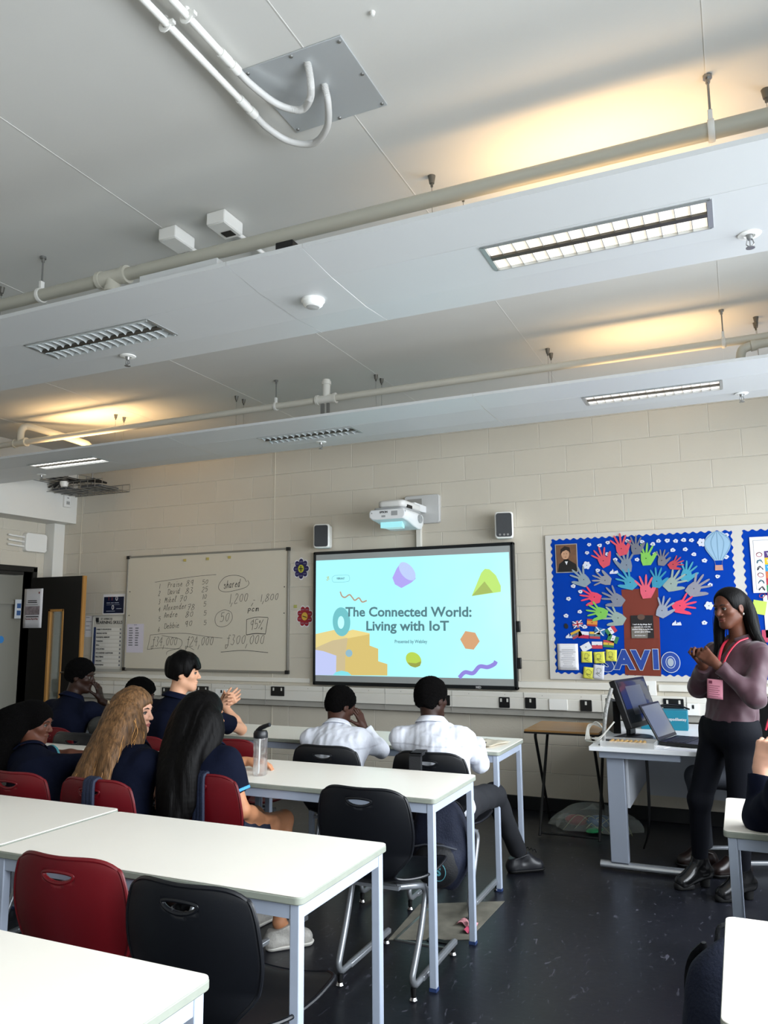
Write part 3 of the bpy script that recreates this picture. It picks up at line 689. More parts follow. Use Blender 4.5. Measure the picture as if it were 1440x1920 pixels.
a = at3(110, 1070); wr([('50', a[0], a[1], .11, .085, .05)], [(S3((290, 850), (200, 830), (80, 890), (30, 1000), (60, 1110), (150, 1145), (270, 1110), (350, 1000), (340, 890), (280, 840)), .004)], 'number 50 inside a drawn circle')
a = at3(665, 1200); wr([('95%', a[0], a[1], .11, .072, .0)], [(S3((620, 1010), (615, 1295)), .0055), (S3((615, 1295), (790, 1270), (970, 1280)), .008), (S3((970, 1280), (1020, 980)), .0055), (S3((1020, 970), (800, 965), (620, 1010)), .0055)], 'percentage 95% inside a drawn box')
for (u, v), nm in (((455, 197), 'leftmost of three along the whiteboard top'), ((622, 186), 'middle of three along the whiteboard top'), ((780, 175), 'rightmost of three along the whiteboard top')):
    x, z = mw(u, v); tag(MB().cbox((x, WY-.022, z), (.034, .006, .026)).build('sticky_tab', mat('tab_yellow', 'b3a45c', .6), bevel=.002), 'tiny yellow sticky tab, '+nm, 'sticky note', 'tabs on the whiteboard')
x, z = measure(540, 1040, 12.8, WY)(178, 1243); tag(MB().cbox((x, WY-.002, z), (.034, .004, .03)).build('sticky_tab', mat('tab_green', 'a8a860', .6)), 'tiny green sticky tab on the wall above the red flower', 'sticky note')
m_ = measure(0, 880, 4, WY-.02); (x0, z1), (x1, z0) = m_(955, 1160), m_(1072, 1375)
t = thing('pinned_timetable', 'pale lilac sheet of names taped to the lower left whiteboard corner', 'paper', ((x0+x1)/2, WY-.020, (z0+z1)/2))
MB().box(-(x1-x0)/2, (x1-x0)/2, -.001, 0, -(z1-z0)/2, (z1-z0)/2).build('sheet', mat('paper_lilac', 'cfc9d4', .8), t)
b = MB(); lines(b, -.085, -.03, .11, 8, .025, .012, -.0012, .3); lines(b, .0, .05, .11, 8, .025, .012, -.0012, .3); b.box(-.02, .02, -.0018, -.0012, .135, .14); b.build('print', M_inkg, t)

# ---------------------------------------------------------------- posters left of the whiteboard
m_ = measure(170, 1110, 12.8, WY)
(x0, z1), (x1, z0) = m_(330, 90), m_(790, 505)
t = thing('counter_poster', 'small dark blue poster with white digits beside the whiteboard', 'poster', ((x0+x1)/2, WY, (z0+z1)/2)); w_, h_ = (x1-x0)/2, (z1-z0)/2
MB().box(-w_-.012, w_+.012, -.003, 0, -h_-.012, h_+.014).build('sheet', M_paper, t)
MB().box(-w_, w_, -.0036, -.003, -h_, h_-.014).build('blue_panel', mat('print_navy', '101a36', .4), t)
text_mesh('0', .07, M_paper, t, 'digit', wallM(.04, .06, -.004)); text_mesh('0', .07, M_paper, t, 'digit', wallM(-.01, -.035, -.004)); text_mesh('1', .06, mat('ink_rust', '8a3a2a', .7), t, 'digit', wallM(-.025, .06, -.004)); text_mesh('1', .06, mat('ink_rust', '8a3a2a', .7), t, 'digit', wallM(-.07, .06, -.004))
b = MB(); b.box(-.10, -.05, -.0042, -.0036, .012, .02).box(-.04, 0, -.0042, -.0036, .012, .02).box(.01, .07, -.0042, -.0036, .012, .02).box(-.1, .08, -.0042, -.0036, -.006, -.003).box(.04, .11, -.0042, -.0036, -.05, -.043).box(-.1, .02, -.0042, -.0036, -.075, -.069)
b.build('print', mat('ink_pale', '9aa0ac', .7), t)
(x0, z1), (x1, z0) = m_(85, 575), m_(735, 1845)
t = thing('skills_poster', 'tall white learning skills poster in a grey frame', 'poster', ((x0+x1)/2, WY, (z0+z1)/2)); w_, h_ = (x1-x0)/2, (z1-z0)/2
MB().box(-w_, w_, -.006, 0, -h_, h_).build('sheet', mat('poster_cream', 'c9c6bc', .5), t)
b = MB(); b.box(-w_-.008, w_+.008, -.012, 0, h_-.006, h_+.008).box(-w_-.008, w_+.008, -.012, 0, -h_-.03, -h_).box(-w_-.008, -w_, -.012, 0, -h_, h_).box(w_, w_+.008, -.012, 0, -h_, h_); b.build('frame', mat('frame_pale', 'a9a8a0', .5), t)
text_mesh('ST AMBROSE', .028, M_ink, t, 'heading', wallM(-.02, h_-.035, -.0065)); text_mesh('LEARNING SKILLS', .046, M_ink, t, 'heading', wallM(.02, h_-.072, -.0065), .0006)
poly(MB(), [(-w_+.03, h_-.02), (-w_+.075, h_-.02), (-w_+.073, h_-.055), (-w_+.052, h_-.08), (-w_+.032, h_-.055)], -.006, .001).build('crest', M_ink, t)
MB().box(-w_+.008, -w_+.04, -.0066, -.006, -h_+.03, h_-.12).build('blue_band', mat('band_blue', '2f3d63', .6, noise=.3, nscale=40), t)
rows_ = ['SUBJECT KNOWLEDGE', 'MAKING NOTES', 'POWERFUL MEMORY', 'THINKING', 'SKILL', 'EVALUATING', 'AS & ANSWER QUESTIONS', 'PRACTISING', 'DRILLING', 'REHEARSING']
b = MB(); gi = MB()
for k, r_ in enumerate(rows_):
    z = h_-.145-k*.0415
    b.box(-w_+.045, w_-.01, -.0066, -.006, z-.0165, z+.0165)
    text_mesh(r_, .020, M_ink, t, 'row_text', wallM(-w_+.05, z, -.0068), .0005, align='LEFT')
    gi.box(w_-.036, w_-.016, -.0072, -.0066, z-.010, z+.010)
b.build('row_strips', mat('strip_white', 'dcdad2', .6), t); gi.build('row_icons', M_inkg, t)
(x0, z1), (x1, z0) = m_(-110, 580), m_(50, 1080)
t = thing('blank_form', 'white sheet half hidden behind the open door edge', 'paper', ((x0+x1)/2, WY, (z0+z1)/2))
MB().box((x0-x1)/2, (x1-x0)/2, -.001, 0, (z0-z1)/2, (z1-z0)/2).build('sheet', M_paper, t); b = MB(); lines(b, -.05, .03, .10, 4, .045, .006, -.0012, .4); b.build('print', M_inkg, t)

# flowers
def flower(cx, cz, col, cen, sign, label, rot=0):
    t = thing('paper_flower', label, 'wall decoration', (cx, WY, cz), group='paper flowers on the wall')
    n = 96; pts = [((.058+.026*abs(math.cos(4*(a-rot)))**.6)*math.cos(a)*1.0, (.066+.030*abs(math.cos(4*(a-rot)))**.6)*math.sin(a)) for a in np.linspace(0, 2*PI, n+1)[:-1]]
    poly(MB(), [(a*1.12, c*1.12) for a, c in pts], 0, .002).build('border', M_paper, t, smooth=False)
    poly(MB(), pts, -.002, .002).build('petals', mat('petal_'+col, col, .5), t, smooth=False)
    poly(MB(), ellp(0, 0, .032, .038), -.004, .002).build('centre', mat('centre_'+cen, cen, .5), t, smooth=False)
    b = MB()
    if sign == '+': b.box(-.022, .022, -.0075, -.006, -.004, .004).box(-.004, .004, -.0075, -.006, -.026, .026)
    else: b.prism([(-.022, .006), (.022, -.006), (.022, -.013), (-.022, -.001)], lambda u, v, d: (u, d, v), -.006, -.0075)
    b.build('sign', M_ink, t)
    b = MB()
    for k in range(8): a = PI/4*k+rot; b.box(.058*math.cos(a)-.016, .058*math.cos(a)+.016, -.0046, -.004, .068*math.sin(a)-.003, .068*math.sin(a)+.001)
    b.build('petal_words', mat('petal_words', '8a88a0', .6), t)
m_ = measure(540, 1040, 12.8, WY)
x, z = m_(318, 338); flower(x, z, '241f52', 'b2b236', '+', 'dark blue paper flower with a plus sign')
x, z = m_(405, 1480); flower(x, z, '8f1c28', 'c8a23c', '-', 'red paper flower with a minus sign', .35)

# ---------------------------------------------------------------- interactive whiteboard and projected slide
SY = 6.395
ms = measure(560, 900, 1440/440, SY)
o0 = ms(88, 440); o1 = ms(1312, 382); o2 = ms(1348, 1290); o3 = ms(86, 1258)
X0, X1 = (o0[0]+o3[0])/2, (o1[0]+o2[0])/2; Z0, Z1 = (o2[1]+o3[1])/2, (o0[1]+o1[1])/2
t = thing('interactive_whiteboard', 'wide black-framed interactive whiteboard showing a pale cyan slide', 'screen', ((X0+X1)/2, 6.45, (Z0+Z1)/2)); w2, h2 = (X1-X0)/2, (Z1-Z0)/2
b = MB(); fr = .030
b.box(-w2, w2, -.055, -.0, h2-fr, h2).box(-w2, w2, -.055, 0, -h2, -h2+fr*1.15).box(-w2, -w2+fr, -.055, 0, -h2, h2).box(w2-fr, w2, -.055, 0, -h2, h2)
b.build('frame', mat('screen_frame', '101416', .35), t, bevel=.008)
MB().box(-w2+.02, w2-.02, -.050, -.01, -h2+.02, h2-.02).build('panel', mat('screen_panel', '9ea19f', .35), t)
text_mesh('MID', .026, mat('logo_grey', 'b9b9b9', .5), t, 'logo', wallM(w2-.335, -h2+.016, -.0555), .0008)
b = MB(); b.box(w2, w2+.03, -.045, -.01, -.14, -.05).box(w2, w2+.03, -.045, -.01, -.44, -.35); b.build('pen_holder', M_dark, t, bevel=.004)
OX, OY = t.location.x, t.location.z
slide = t
def emis(name, col, st=1.0):
    if name in _mats: return _mats[name]
    m = bpy.data.materials.new(name); m.use_nodes = True; p = m.node_tree.nodes['Principled BSDF']
    c = hexc(col) if isinstance(col, str) else col
    p.inputs['Base Color'].default_value = (.02, .02, .02, 1); p.inputs['Emission Color'].default_value = (*c, 1); p.inputs['Emission Strength'].default_value = st; p.inputs['Roughness'].default_value = .5
    _mats[name] = m; return m
M_slide = emis('slide_cyan', 'a6eef0', .95)
nt = M_slide.node_tree; tc = nt.nodes.new('ShaderNodeTexCoord'); gx = nt.nodes.new('ShaderNodeSeparateXYZ'); nt.links.new(tc.outputs['Object'], gx.inputs[0])
nz = nt.nodes.new('ShaderNodeTexNoise'); nz.inputs['Scale'].default_value = 1.8; nz.inputs['Detail'].default_value = 2; nt.links.new(tc.outputs['Object'], nz.inputs['Vector'])
mr = nt.nodes.new('ShaderNodeMapRange'); mr.inputs['From Min'].default_value = -.2; mr.inputs['From Max'].default_value = 1.5; nt.links.new(gx.outputs['X'], mr.inputs['Value'])
ml = nt.nodes.new('ShaderNodeMath'); ml.operation = 'MULTIPLY'; nt.links.new(mr.outputs[0], ml.inputs[0]); nt.links.new(nz.outputs['Fac'], ml.inputs[1])
mx = nt.nodes.new('ShaderNodeMix'); mx.data_type = 'RGBA'; mx.inputs[6].default_value = (*hexc('9eeaf2'), 1); mx.inputs[7].default_value = (*hexc('c8f8f2'), 1); nt.links.new(ml.outputs[0], mx.inputs['Factor']); nt.links.new(mx.outputs[2], nt.nodes['Principled BSDF'].inputs['Emission Color'])
_dy = [-.0502]
def sl(pts, name, m, close=True, sm=False):
    P = [ms(u, v) for u, v in pts]
    if sm: P = smooth2(P+[P[0]], 5)[:-1]
    y = _dy[0]; _dy[0] -= .0003
    return local_poly(MB(), P, (OX, OY), y, .0003).build(name, m, slide, smooth=False)
def slr(pts, w, name, m):
    y = _dy[0]; _dy[0] -= .0003
    P = [(a-OX, c-OY) for a, c in smooth2([ms(u, v) for u, v in pts], 8)]
    return ribbon(MB(), P, w, y, .0003).build(name, m, slide, smooth=False)
def elq(cx, cy, rx, ry, rot=0, n=32):
    c, s = math.cos(rot), math.sin(rot); return [(cx+rx*math.cos(a)*c-ry*math.sin(a)*s, cy+rx*math.cos(a)*s+ry*math.sin(a)*c) for a in np.linspace(0, 2*PI, n+1)[:-1]]
sl([(104, 495), (1289, 442), (1318, 1222), (100, 1197)], 'projected_slide', M_slide)
sl([(103, 945), (215, 920), (270, 938), (330, 918), (434, 940), (434, 1016), (487, 1036), (487, 1112), (543, 1130), (543, 1200), (101, 1197)], 'slide_steps', emis('slide_tan', 'd2bb6e', .85))
sl([(103, 945), (215, 920), (300, 968), (205, 985), (103, 1030)], 'slide_steps_top', emis('slide_tan_light', 'dfcd86', .85))
sl([(103, 1030), (205, 985), (300, 968), (285, 1085), (283, 1198), (101, 1197)], 'slide_steps_side', emis('slide_tan_side', 'c5b58c', .85))
sl([(330, 918), (434, 940), (434, 946), (300, 972), (262, 950)], 'slide_steps_edge', emis('slide_tan_edge', 'e2cf84', .88))
sl([(101, 1042), (150, 1050), (230, 1078), (228, 1198), (101, 1197)], 'slide_lilac_box', emis('slide_lilac', 'b6bfe8', .9))
sl(elq(308, 1063, 21, 23), 'slide_dot', emis('slide_dotblue', '8fb8c8', .8))
sl([(210, 1197), (225, 1180), (262, 1170), (300, 1178), (322, 1196), (320, 1199)], 'slide_disc', emis('slide_teal', '7bd3dc', .9))
sl(elq(262, 870, 54, 89, -.05), 'slide_ring', emis('slide_ringt', '6bbcc2', .85))
sl(elq(259, 874, 20, 39, .0), 'slide_ring_hole', emis('slide_hole', 'b2f2f6', .95))
sl([(575, 600), (600, 545), (626, 508), (700, 560), (718, 605), (690, 630), (630, 663), (590, 640)], 'slide_cup', emis('slide_violet', 'a79be6', .9), sm=False)
sl(elq(666, 560, 66, 38, .88), 'slide_cup_top', emis('slide_violet_pale', 'b4c4ec', .9))
sl([(1062, 712), (1120, 570), (1142, 545), (1170, 548), (1210, 585), (1240, 650), (1240, 686)], 'slide_cone', emis('slide_green', 'b5dd6d', .9))
sl([(1062, 712), (1140, 622), (1192, 690)], 'slide_cone_shade', emis('slide_green_dark', 'a0b65a', .85))
sl(elq(705, 1103, 52, 42, .75), 'slide_ball', emis('slide_lime', 'b2cf4b', .85), sm=False)
sl([(668, 1120), (720, 1125), (752, 1112), (745, 1140), (715, 1151), (685, 1140)], 'slide_ball_shade', emis('slide_lime_dark', '97a044', .8))
sl([(1023, 927), (1083, 937), (1111, 990), (1074, 1041), (1023, 1035), (991, 978)], 'slide_hexagon', emis('slide_orange', 'cf9d70', .85))
slr([(255, 685), (266, 712), (285, 720), (312, 704), (330, 722), (345, 738), (370, 724), (390, 748), (418, 740)], .013, 'slide_squiggle', emis('slide_brown', 'b59a80', .8))
slr([(985, 1213), (1020, 1180), (1070, 1185), (1110, 1145), (1160, 1148), (1200, 1130), (1211, 1112)], .034, 'slide_wave', emis('slide_purple', '8b7fd6', .85))
M_st = emis('slide_text', '5a8a92', .62)
def stext(txt, u0, u1, v, h, m=M_st, bold=.0025, name='slide_title'):
    o = text_mesh(txt, 1, m, slide, name, None, bold=0, ext=0)
    xs = [q.co.x for q in o.data.vertices]; bpy.data.objects.remove(o)
    a, c = ms(u0, v), ms(u1, v); size = (c[0]-a[0])/(max(xs)-min(xs)); y = _dy[0]; _dy[0] -= .0003
    hh = size if h is None else h
    M = wallM((a[0]+c[0])/2-OX, (a[1]+c[1])/2-OY, y) @ Matrix.Rotation(math.atan2(c[1]-a[1], c[0]-a[0]), 4, 'Z') @ Matrix.Diagonal((size/hh, 1, 1, 1))
    return text_mesh(txt, hh, m, slide, name, M, bold=bold, ext=.0001)
stext('The Connected World:', 290, 1060, 812, .118, bold=.0030)
stext('Living with IoT', 415, 918, 898, .118, bold=.0030)
stext('Presented by Webiley', 590, 788, 992, .042, bold=.0006, name='slide_subtitle')
slr([(222, 586), (298, 583), (311, 594), (312, 612), (298, 624), (222, 627), (208, 618), (207, 598), (222, 586)], .0028, 'slide_pill', emis('slide_line', '6fb5bd', .8))
stext('VIBRANT', 233, 283, 605, .026, bold=.0008, name='slide_tag')
slr([(172, 598), (186, 594), (178, 606), (190, 608)], .006, 'slide_logo', emis('slide_gold', 'b9c27a', .8)); slr([(170, 612), (182, 616)], .006, 'slide_logo', emis('slide_gold', 'b9c27a', .8))

# ---------------------------------------------------------------- projector on its wall arm
mp_ = measure(680, 920, 9, 6.41)
t = thing('wall_projector', 'white short-throw projector on a wall arm above the screen', 'projector', (-2.52, 6.45, 2.50))
def pl(x, y, z): return (x+2.52, y-6.45, z-2.50)
M_proj = mat('projector_white', 'dfe0e0', .35); M_projd = mat('projector_vent', '9a9c9c', .5)
MB().prism([(a+2.52, c-2.5) for a, c in rrect(-2.69, -2.355, 2.375, 2.632, .025)], lambda u, v, d: (u, d, v), 0, -.045).build('wall_plate', mat('plate_grey', 'bcbcba', .4), t, bevel=.006)
MB().box(-.14, .0, -.048, -.03, .02, .10).build('plate_slot', M_grey, t)
# arm
MB().box(-.05, .04, -.30, -.03, -.035, .03).build('arm', M_proj, t, bevel=.008)
# body: stretched box whose underside bulges towards the wall
bx0, bx1, by0, by1, bz0, bz1 = -.33, .01, -.52, -.16, -.10, .045
sec = [(-.262, -.125), (-.265, -.085), (-.25, -.062), (.055, -.062), (.072, -.085), (.07, -.125), (.05, -.147), (-.235, -.147)]
prof = [(-.600, .965, 0, 0), (-.590, 1.0, 0, 0), (-.48, 1.0, 0, .012), (-.36, 1.0, 0, .04), (-.24, .96, 0, .052), (-.15, .90, 0, .045)]
b = MB(); vs = []; ns = len(sec)
for y, s, dz, bul in prof:
    for u, v in sec: vs.append(((u+.10)*s-.10, y, v+dz-(bul if v < -.14 else (bul*.5 if v < -.12 else 0))))
b.add(vs, [(i*ns+j, i*ns+(j+1) % ns, (i+1)*ns+(j+1) % ns, (i+1)*ns+j) for i in range(len(prof)-1) for j in range(ns)]+[tuple(range(ns)), tuple((len(prof)-1)*ns+j for j in reversed(range(ns)))])
b.build('body', M_proj, t, bevel=.008, seg=3)
MB().prism(rrect(-.235, .05, -.585, -.16, .05), lambda u, v, d: (u, v, d), -.062, -.045).build('shadow_gap', M_projd, t, bevel=.004)
MB().prism(rrect(-.20, .045, -.57, -.16, .05), lambda u, v, d: (u, v, d), -.042, .018).build('cable_cover', mat('cover_white', 'd3d2ce', .35), t, bevel=.016)
MB().box(-.01, .052, -.50, -.40, -.046, -.018).build('cable_ports', M_dark, t)
MB().box(-.055, .0, -.6015, -.5985, -.118, -.080).build('vent', M_projd, t)
b = MB()
for k in range(7): b.tube([(.071, -.27+.055*math.cos(a)*(k+1)/7, -.115+.036*math.sin(a)*(k+1)/7) for a in np.linspace(0, 2*PI, 17)[:-1]], .0015, 5, closed=True)
b.build('side_grille', M_projd, t)
text_mesh('EPSON', .024, M_dark, t, 'logo', wallM(-.125, -.086, -.6008), .0006); text_mesh('A', .018, M_dark, t, 'logo', wallM(-.235, -.09, -.6008))
MB().box(-.145, -.11, -.6015, -.5985, -.128, -.112).build('badge', M_projd, t)
MB().prism([(-.20, -.50), (-.0, -.50), (-.03, -.38), (-.17, -.38)], lambda u, v, d: (u, v, d), -.205, -.150).build('lens_window', mat('lens_cyan', '9fdde2', .05, emit=.35), t)
l = area_light('projector_beam', (-2.70, 6.12, 2.41), (math.radians(28), 0, 0), .2, .1, .9, (.62, .95, 1.0), spread=120)
tag(MB().box(-2.583, -2.538, 6.412, 6.45, 2.165, 2.40).build('cable_trunking', M_trunk, bevel=.003), 'short vertical white trunking between projector and screen', 'trunking')
# screen light spilling back on the projector is the slide's own

# ---------------------------------------------------------------- loudspeakers
def speaker(x, z, rz, label, knobs):
    t = thing('loudspeaker', label, 'loudspeaker', (x, 6.36, z), rz, 'wall loudspeakers')
    MB().prism(rrect(-.078, .078, -.113, .113, .025), lambda u, v, d: (u*(1-.12*(d > 0)), d, v*(1-.04*(d > 0))), -.075, .06).build('cabinet', mat('speaker_white', 'e4e3de', .4), t, bevel=.012)
    MB().prism(rrect(-.065, .065, -.100, .100, .02), lambda u, v, d: (u, d, v), -.080, -.074).build('grille', mat('speaker_grille', '3a3c3e', .7, bump=.3, bscale=300), t, bevel=.003)
    MB().box(-.02, .02, .05, .088, -.03, .03).build('wall_bracket', M_grey, t)
    if knobs:
        for xx in (-.035, 0, .03): MB().lathe([(0, .004), (.009, .004), (.009, 0)], (xx, -.080, -.082), 14, Matrix.Rotation(PI/2, 4, 'X')).build('knob', M_steel, t)
m_ = measure(560, 900, 1440/440, 6.30)
x, z = m_(118, 345); speaker(x+.025, z, .22, 'small white loudspeaker at the left of the screen top', False)
x, z = m_(1233, 278); speaker(x+.025, z, .22, 'small white loudspeaker with knobs at the right of the screen top', True)

# ---------------------------------------------------------------- dado trunking with sockets
t = thing('dado_trunking', 'long white dado trunking running under the boards', 'trunking', (0, 6.449, .85))
Y0 = -.075
MB().box(-6.85, RX, Y0, 0, .035, .079).build('upper_slope', M_trunk, t, bevel=.004)
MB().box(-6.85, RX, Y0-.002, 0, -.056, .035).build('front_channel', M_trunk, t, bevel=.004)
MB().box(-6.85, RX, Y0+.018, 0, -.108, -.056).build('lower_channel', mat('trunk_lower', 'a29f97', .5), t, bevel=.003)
b = MB()
for x in np.arange(-6.6, RX, .62): b.box(x-.001, x+.001, Y0-.0035, Y0, -.105, .079)
b.build('cover_joint', M_grey, t)
b = MB(); sc_ = np.arange(-6.45, RX, .31)
for k, x in enumerate(sc_):
    b.box(x-.003, x+.003, Y0-.001, Y0+.001, .055, .061).box(x+.15-.003, x+.15+.003, Y0+.016, Y0+.019, -.085, -.079)
b.build('screw_heads', M_grey, t)
def sockt(px, py, wd, lab, dbl=True, wt=False, blank=False):
    x, z = measure(0, 0, 1, 6.372)(px, py)
    t = thing('wall_socket', lab, 'socket', (x, 6.373, z), group='sockets on the dado trunking')
    MB().prism(rrect(-wd/2, wd/2, -.043, .043, .006), lambda u, v, d: (u, d, v), 0, -.009).build('plate', M_pvcw if (wt or blank) else mat('socket_black', '121212', .35), t, bevel=.002)
    if not blank:
        mm = M_dark if wt else mat('rocker_white', 'c9c7bf', .4)
        for s in ((-1, 1) if dbl else (0,)):
            MB().box(s*wd*.30-.007, s*wd*.30+.007, -.012, -.009, .005, .032).build('rocker', mm, t)
for px, py, wd, lab, dbl in ((521, 1296, .145, 'black double socket seen past the tall boy\'s hands', True), (835, 1313, .086, 'black single socket just right of the taller boy\'s head', False), (946, 1317, .09, 'black double switch just right of the screen edge', True), (995, 1318, .09, 'black single switch, second from the screen edge', False), (1099, 1323, .09, 'black switch with a white label near the wooden desk', False), (1205, 1322, .145, 'black socket plate behind the laptop screen', True), (315, 1297, .145, 'black double socket by the tall boy\'s shoulder', True), (1263, 1321, .145, 'black socket plate behind the teal box', True), (380, 1295, .145, 'black double socket between the tall boy and his hands', True)):
    sockt(px, py, wd, lab, dbl)
sockt(416, 1300, .145, 'white double socket with one black rocker', False, wt=True)
sockt(1047, 1321, .146, 'blank white cover plate on the trunking', blank=True)
sockt(1300, 1330, .086, 'white socket with a plug right of the teal box', False, wt=True)
# thin upper trunking and media plate
tag(MB().box(-1.72, -.84, 6.425, 6.45, .962, 1.015).build('cable_trunking', M_trunk, bevel=.004), 'slim white trunking just under the display board, left piece', 'trunking')
tag(MB().box(-.60, RX, 6.425, 6.45, .962, 1.015).build('cable_trunking', M_trunk, bevel=.004), 'slim white trunking right of the media plate', 'trunking')
tag(MB().box(-6.85, -3.68, 6.43, 6.45, .955, .995).build('cable_trunking', M_trunk, bevel=.004), 'slim white trunking just under the whiteboard', 'trunking')
t = thing('media_plate', 'white media plate with plugged cables above the trunking', 'socket', (-.72, 6.425, .985))
MB().prism(rrect(-.105, .105, -.055, .055, .006), lambda u, v, d: (u, d, v), .02, -.030).build('plate', M_pvcw, t, bevel=.003)
b = MB(); b.box(-.075, -.062, -.040, -.030, -.022, .015).box(-.03, -.02, -.040, -.03, -.008, .008); b.build('socket_hole', M_dark, t)
MB().tube(bez([(.008, -.035, .0), (.006, -.06, -.01), (0, -.065, -.06), (-.03, -.06, -.14), (-.07, -.05, -.22)], 6), .0055, 8).box(0, .018, -.05, -.03, -.018, .022).build('black_lead', M_dark, t)
MB().tube(bez([(.045, -.035, .0), (.04, -.06, -.01), (.02, -.065, -.08), (-.01, -.06, -.16), (-.05, -.05, -.22)], 6), .004, 8).box(.036, .054, -.05, -.03, -.018, .022).build('grey_lead', M_grey, t)

# ================================================================ display boards
BYY = 6.428
m8 = measure(1000, 960, 1440/440, BYY); m6 = measure(1030, 1150, 1440/170, BYY-.004); m7 = measure(1380, 960, 411/60, BYY-.003)
M_bblue = mat('backing_blue', '00389c', .75, noise=.04, nscale=6, spec=.1); M_bframe = mat('board_border', 'c4c0b8', .7)
def wavy(P, amp, lam):
    """scalloped outline along a quadrilateral"""
    out = []
    for i in range(len(P)):
        a, c = Vector(P[i]+(0,)), Vector(P[(i+1) % len(P)]+(0,)); L_ = (c-a).length; n = max(1, round(L_/lam)); k = n*8; t = (c-a)/L_; nn = Vector((-t.y, t.x, 0))
        for j in range(k): q = a+(c-a)*j/k+nn*amp*math.sin(2*PI*n*j/k); out.append((q.x, q.y))
    return out
X0, X1 = m8(68, 143)[0], 1.55; Z1, Z0 = m8(68, 143)[1], m8(100, 1027)[1]
t = thing('display_board', 'large display board with scalloped blue backing, tree of hands and letters', 'notice board', (X0, 6.45, Z0))
MB().box(0, X1-X0, -.018, 0, 0, Z1-Z0).build('board', M_bframe, t, bevel=.004)
def bl(pts, y, name, m, par, org, th=.0012): return local_poly(MB(), pts, org, y, th).build(name, m, par, smooth=False)
BO = (X0, Z0)
c = [m8(110, 172), m8(118+30, 992), m8(1215+20, 1012), m8(1212, 122)]
c = [(m8(108, 172)[0], m8(108, 172)[1]), (m8(140, 988)[0], m8(140, 988)[1]), (-.012, m8(140, 988)[1]-.006), (-.012, m8(108, 172)[1]+.002)]
bl(wavy(c, .007, .058), -.018, 'blue_backing', M_bblue, t, BO)
c2 = [(m7(75, 240)[0], m7(75, 240)[1]), (m7(75, 240)[0], 1.07), (1.50, 1.07), (1.50, m7(75, 240)[1])]
bl(wavy(c2, .007, .058), -.018, 'blue_backing', M_bblue, t, BO)
tr = [m8(540, 476), m8(765, 466), m8(772, 600), m8(785, 1008), m8(563, 1000), m8(556, 700)]
o = thing('paper_tree_trunk', 'brown paper tree trunk in the middle of the blue board', 'paper tree', (tr[0][0], 6.45, tr[0][1]))
bl(tr, -.0195, 'trunk_paper', mat('paper_brown', '6e2a1a', .7, noise=.05, nscale=5), o, tr[0])
b = MB(); q0, q1 = m8(556, 780), m8(782, 776); b.box(q0[0]-tr[0][0], q1[0]-tr[0][0], -.0215, -.0206, q0[1]-tr[0][1]-.001, q0[1]-tr[0][1]+.001); b.build('paper_join', mat('paper_brown_dark', '571d10', .7), o)
def handcut(u, v, tilt, col, label, s=1.0, flip=1, spread=1.0):
    cx, cz = m8(u, v)
    F = [(-38, .058, .0070), (-14, .070, .0074), (9, .074, .0074), (32, .064, .0070)]
    pts = [(-.026, -.050), (-.036, -.012), (-.034, .022)]
    for a, L_, r in F:
        a = math.radians(a*spread); base = Vector((math.sin(a)*.042, .018+math.cos(a)*.020)); d = Vector((math.sin(a), math.cos(a))); n = Vector((d.y, -d.x))
        for k, (w_, l_) in enumerate(((-1, 0), (-.9, .75), (-.6, .96), (0, 1.03), (.6, .96), (.9, .75), (1, 0))): q = base+n*r*w_+d*L_*l_; pts.append((q.x, q.y))
    pts += [(.038, .012), (.062, .038), (.078, .046), (.083, .038), (.072, .016), (.048, -.022), (.028, -.050)]
    ca, sa = math.cos(math.radians(tilt)), math.sin(math.radians(tilt)); k = s*1.0
    P = [((flip*x*ca-y*sa)*k, (flip*x*sa+y*ca)*k) for x, y in pts]
    t = thing('paper_hand', label, 'paper hand', (cx, BYY-.001, cz), group='paper hand cut-outs')
    y = -.0012-rr_h.random()*.004
    poly(MB(), P, y, .0008).build('cut_out', mat('hand_'+col, col, .7, noise=.05, nscale=30), t, smooth=False)
    MB().lathe([(0, .001), (.004, .001), (.004, 0)], (0.0, y-.0008, 0), 10, Matrix.Rotation(PI/2, 4, 'X')).build('pin', M_ink, t)
rr_h = random.Random(11)
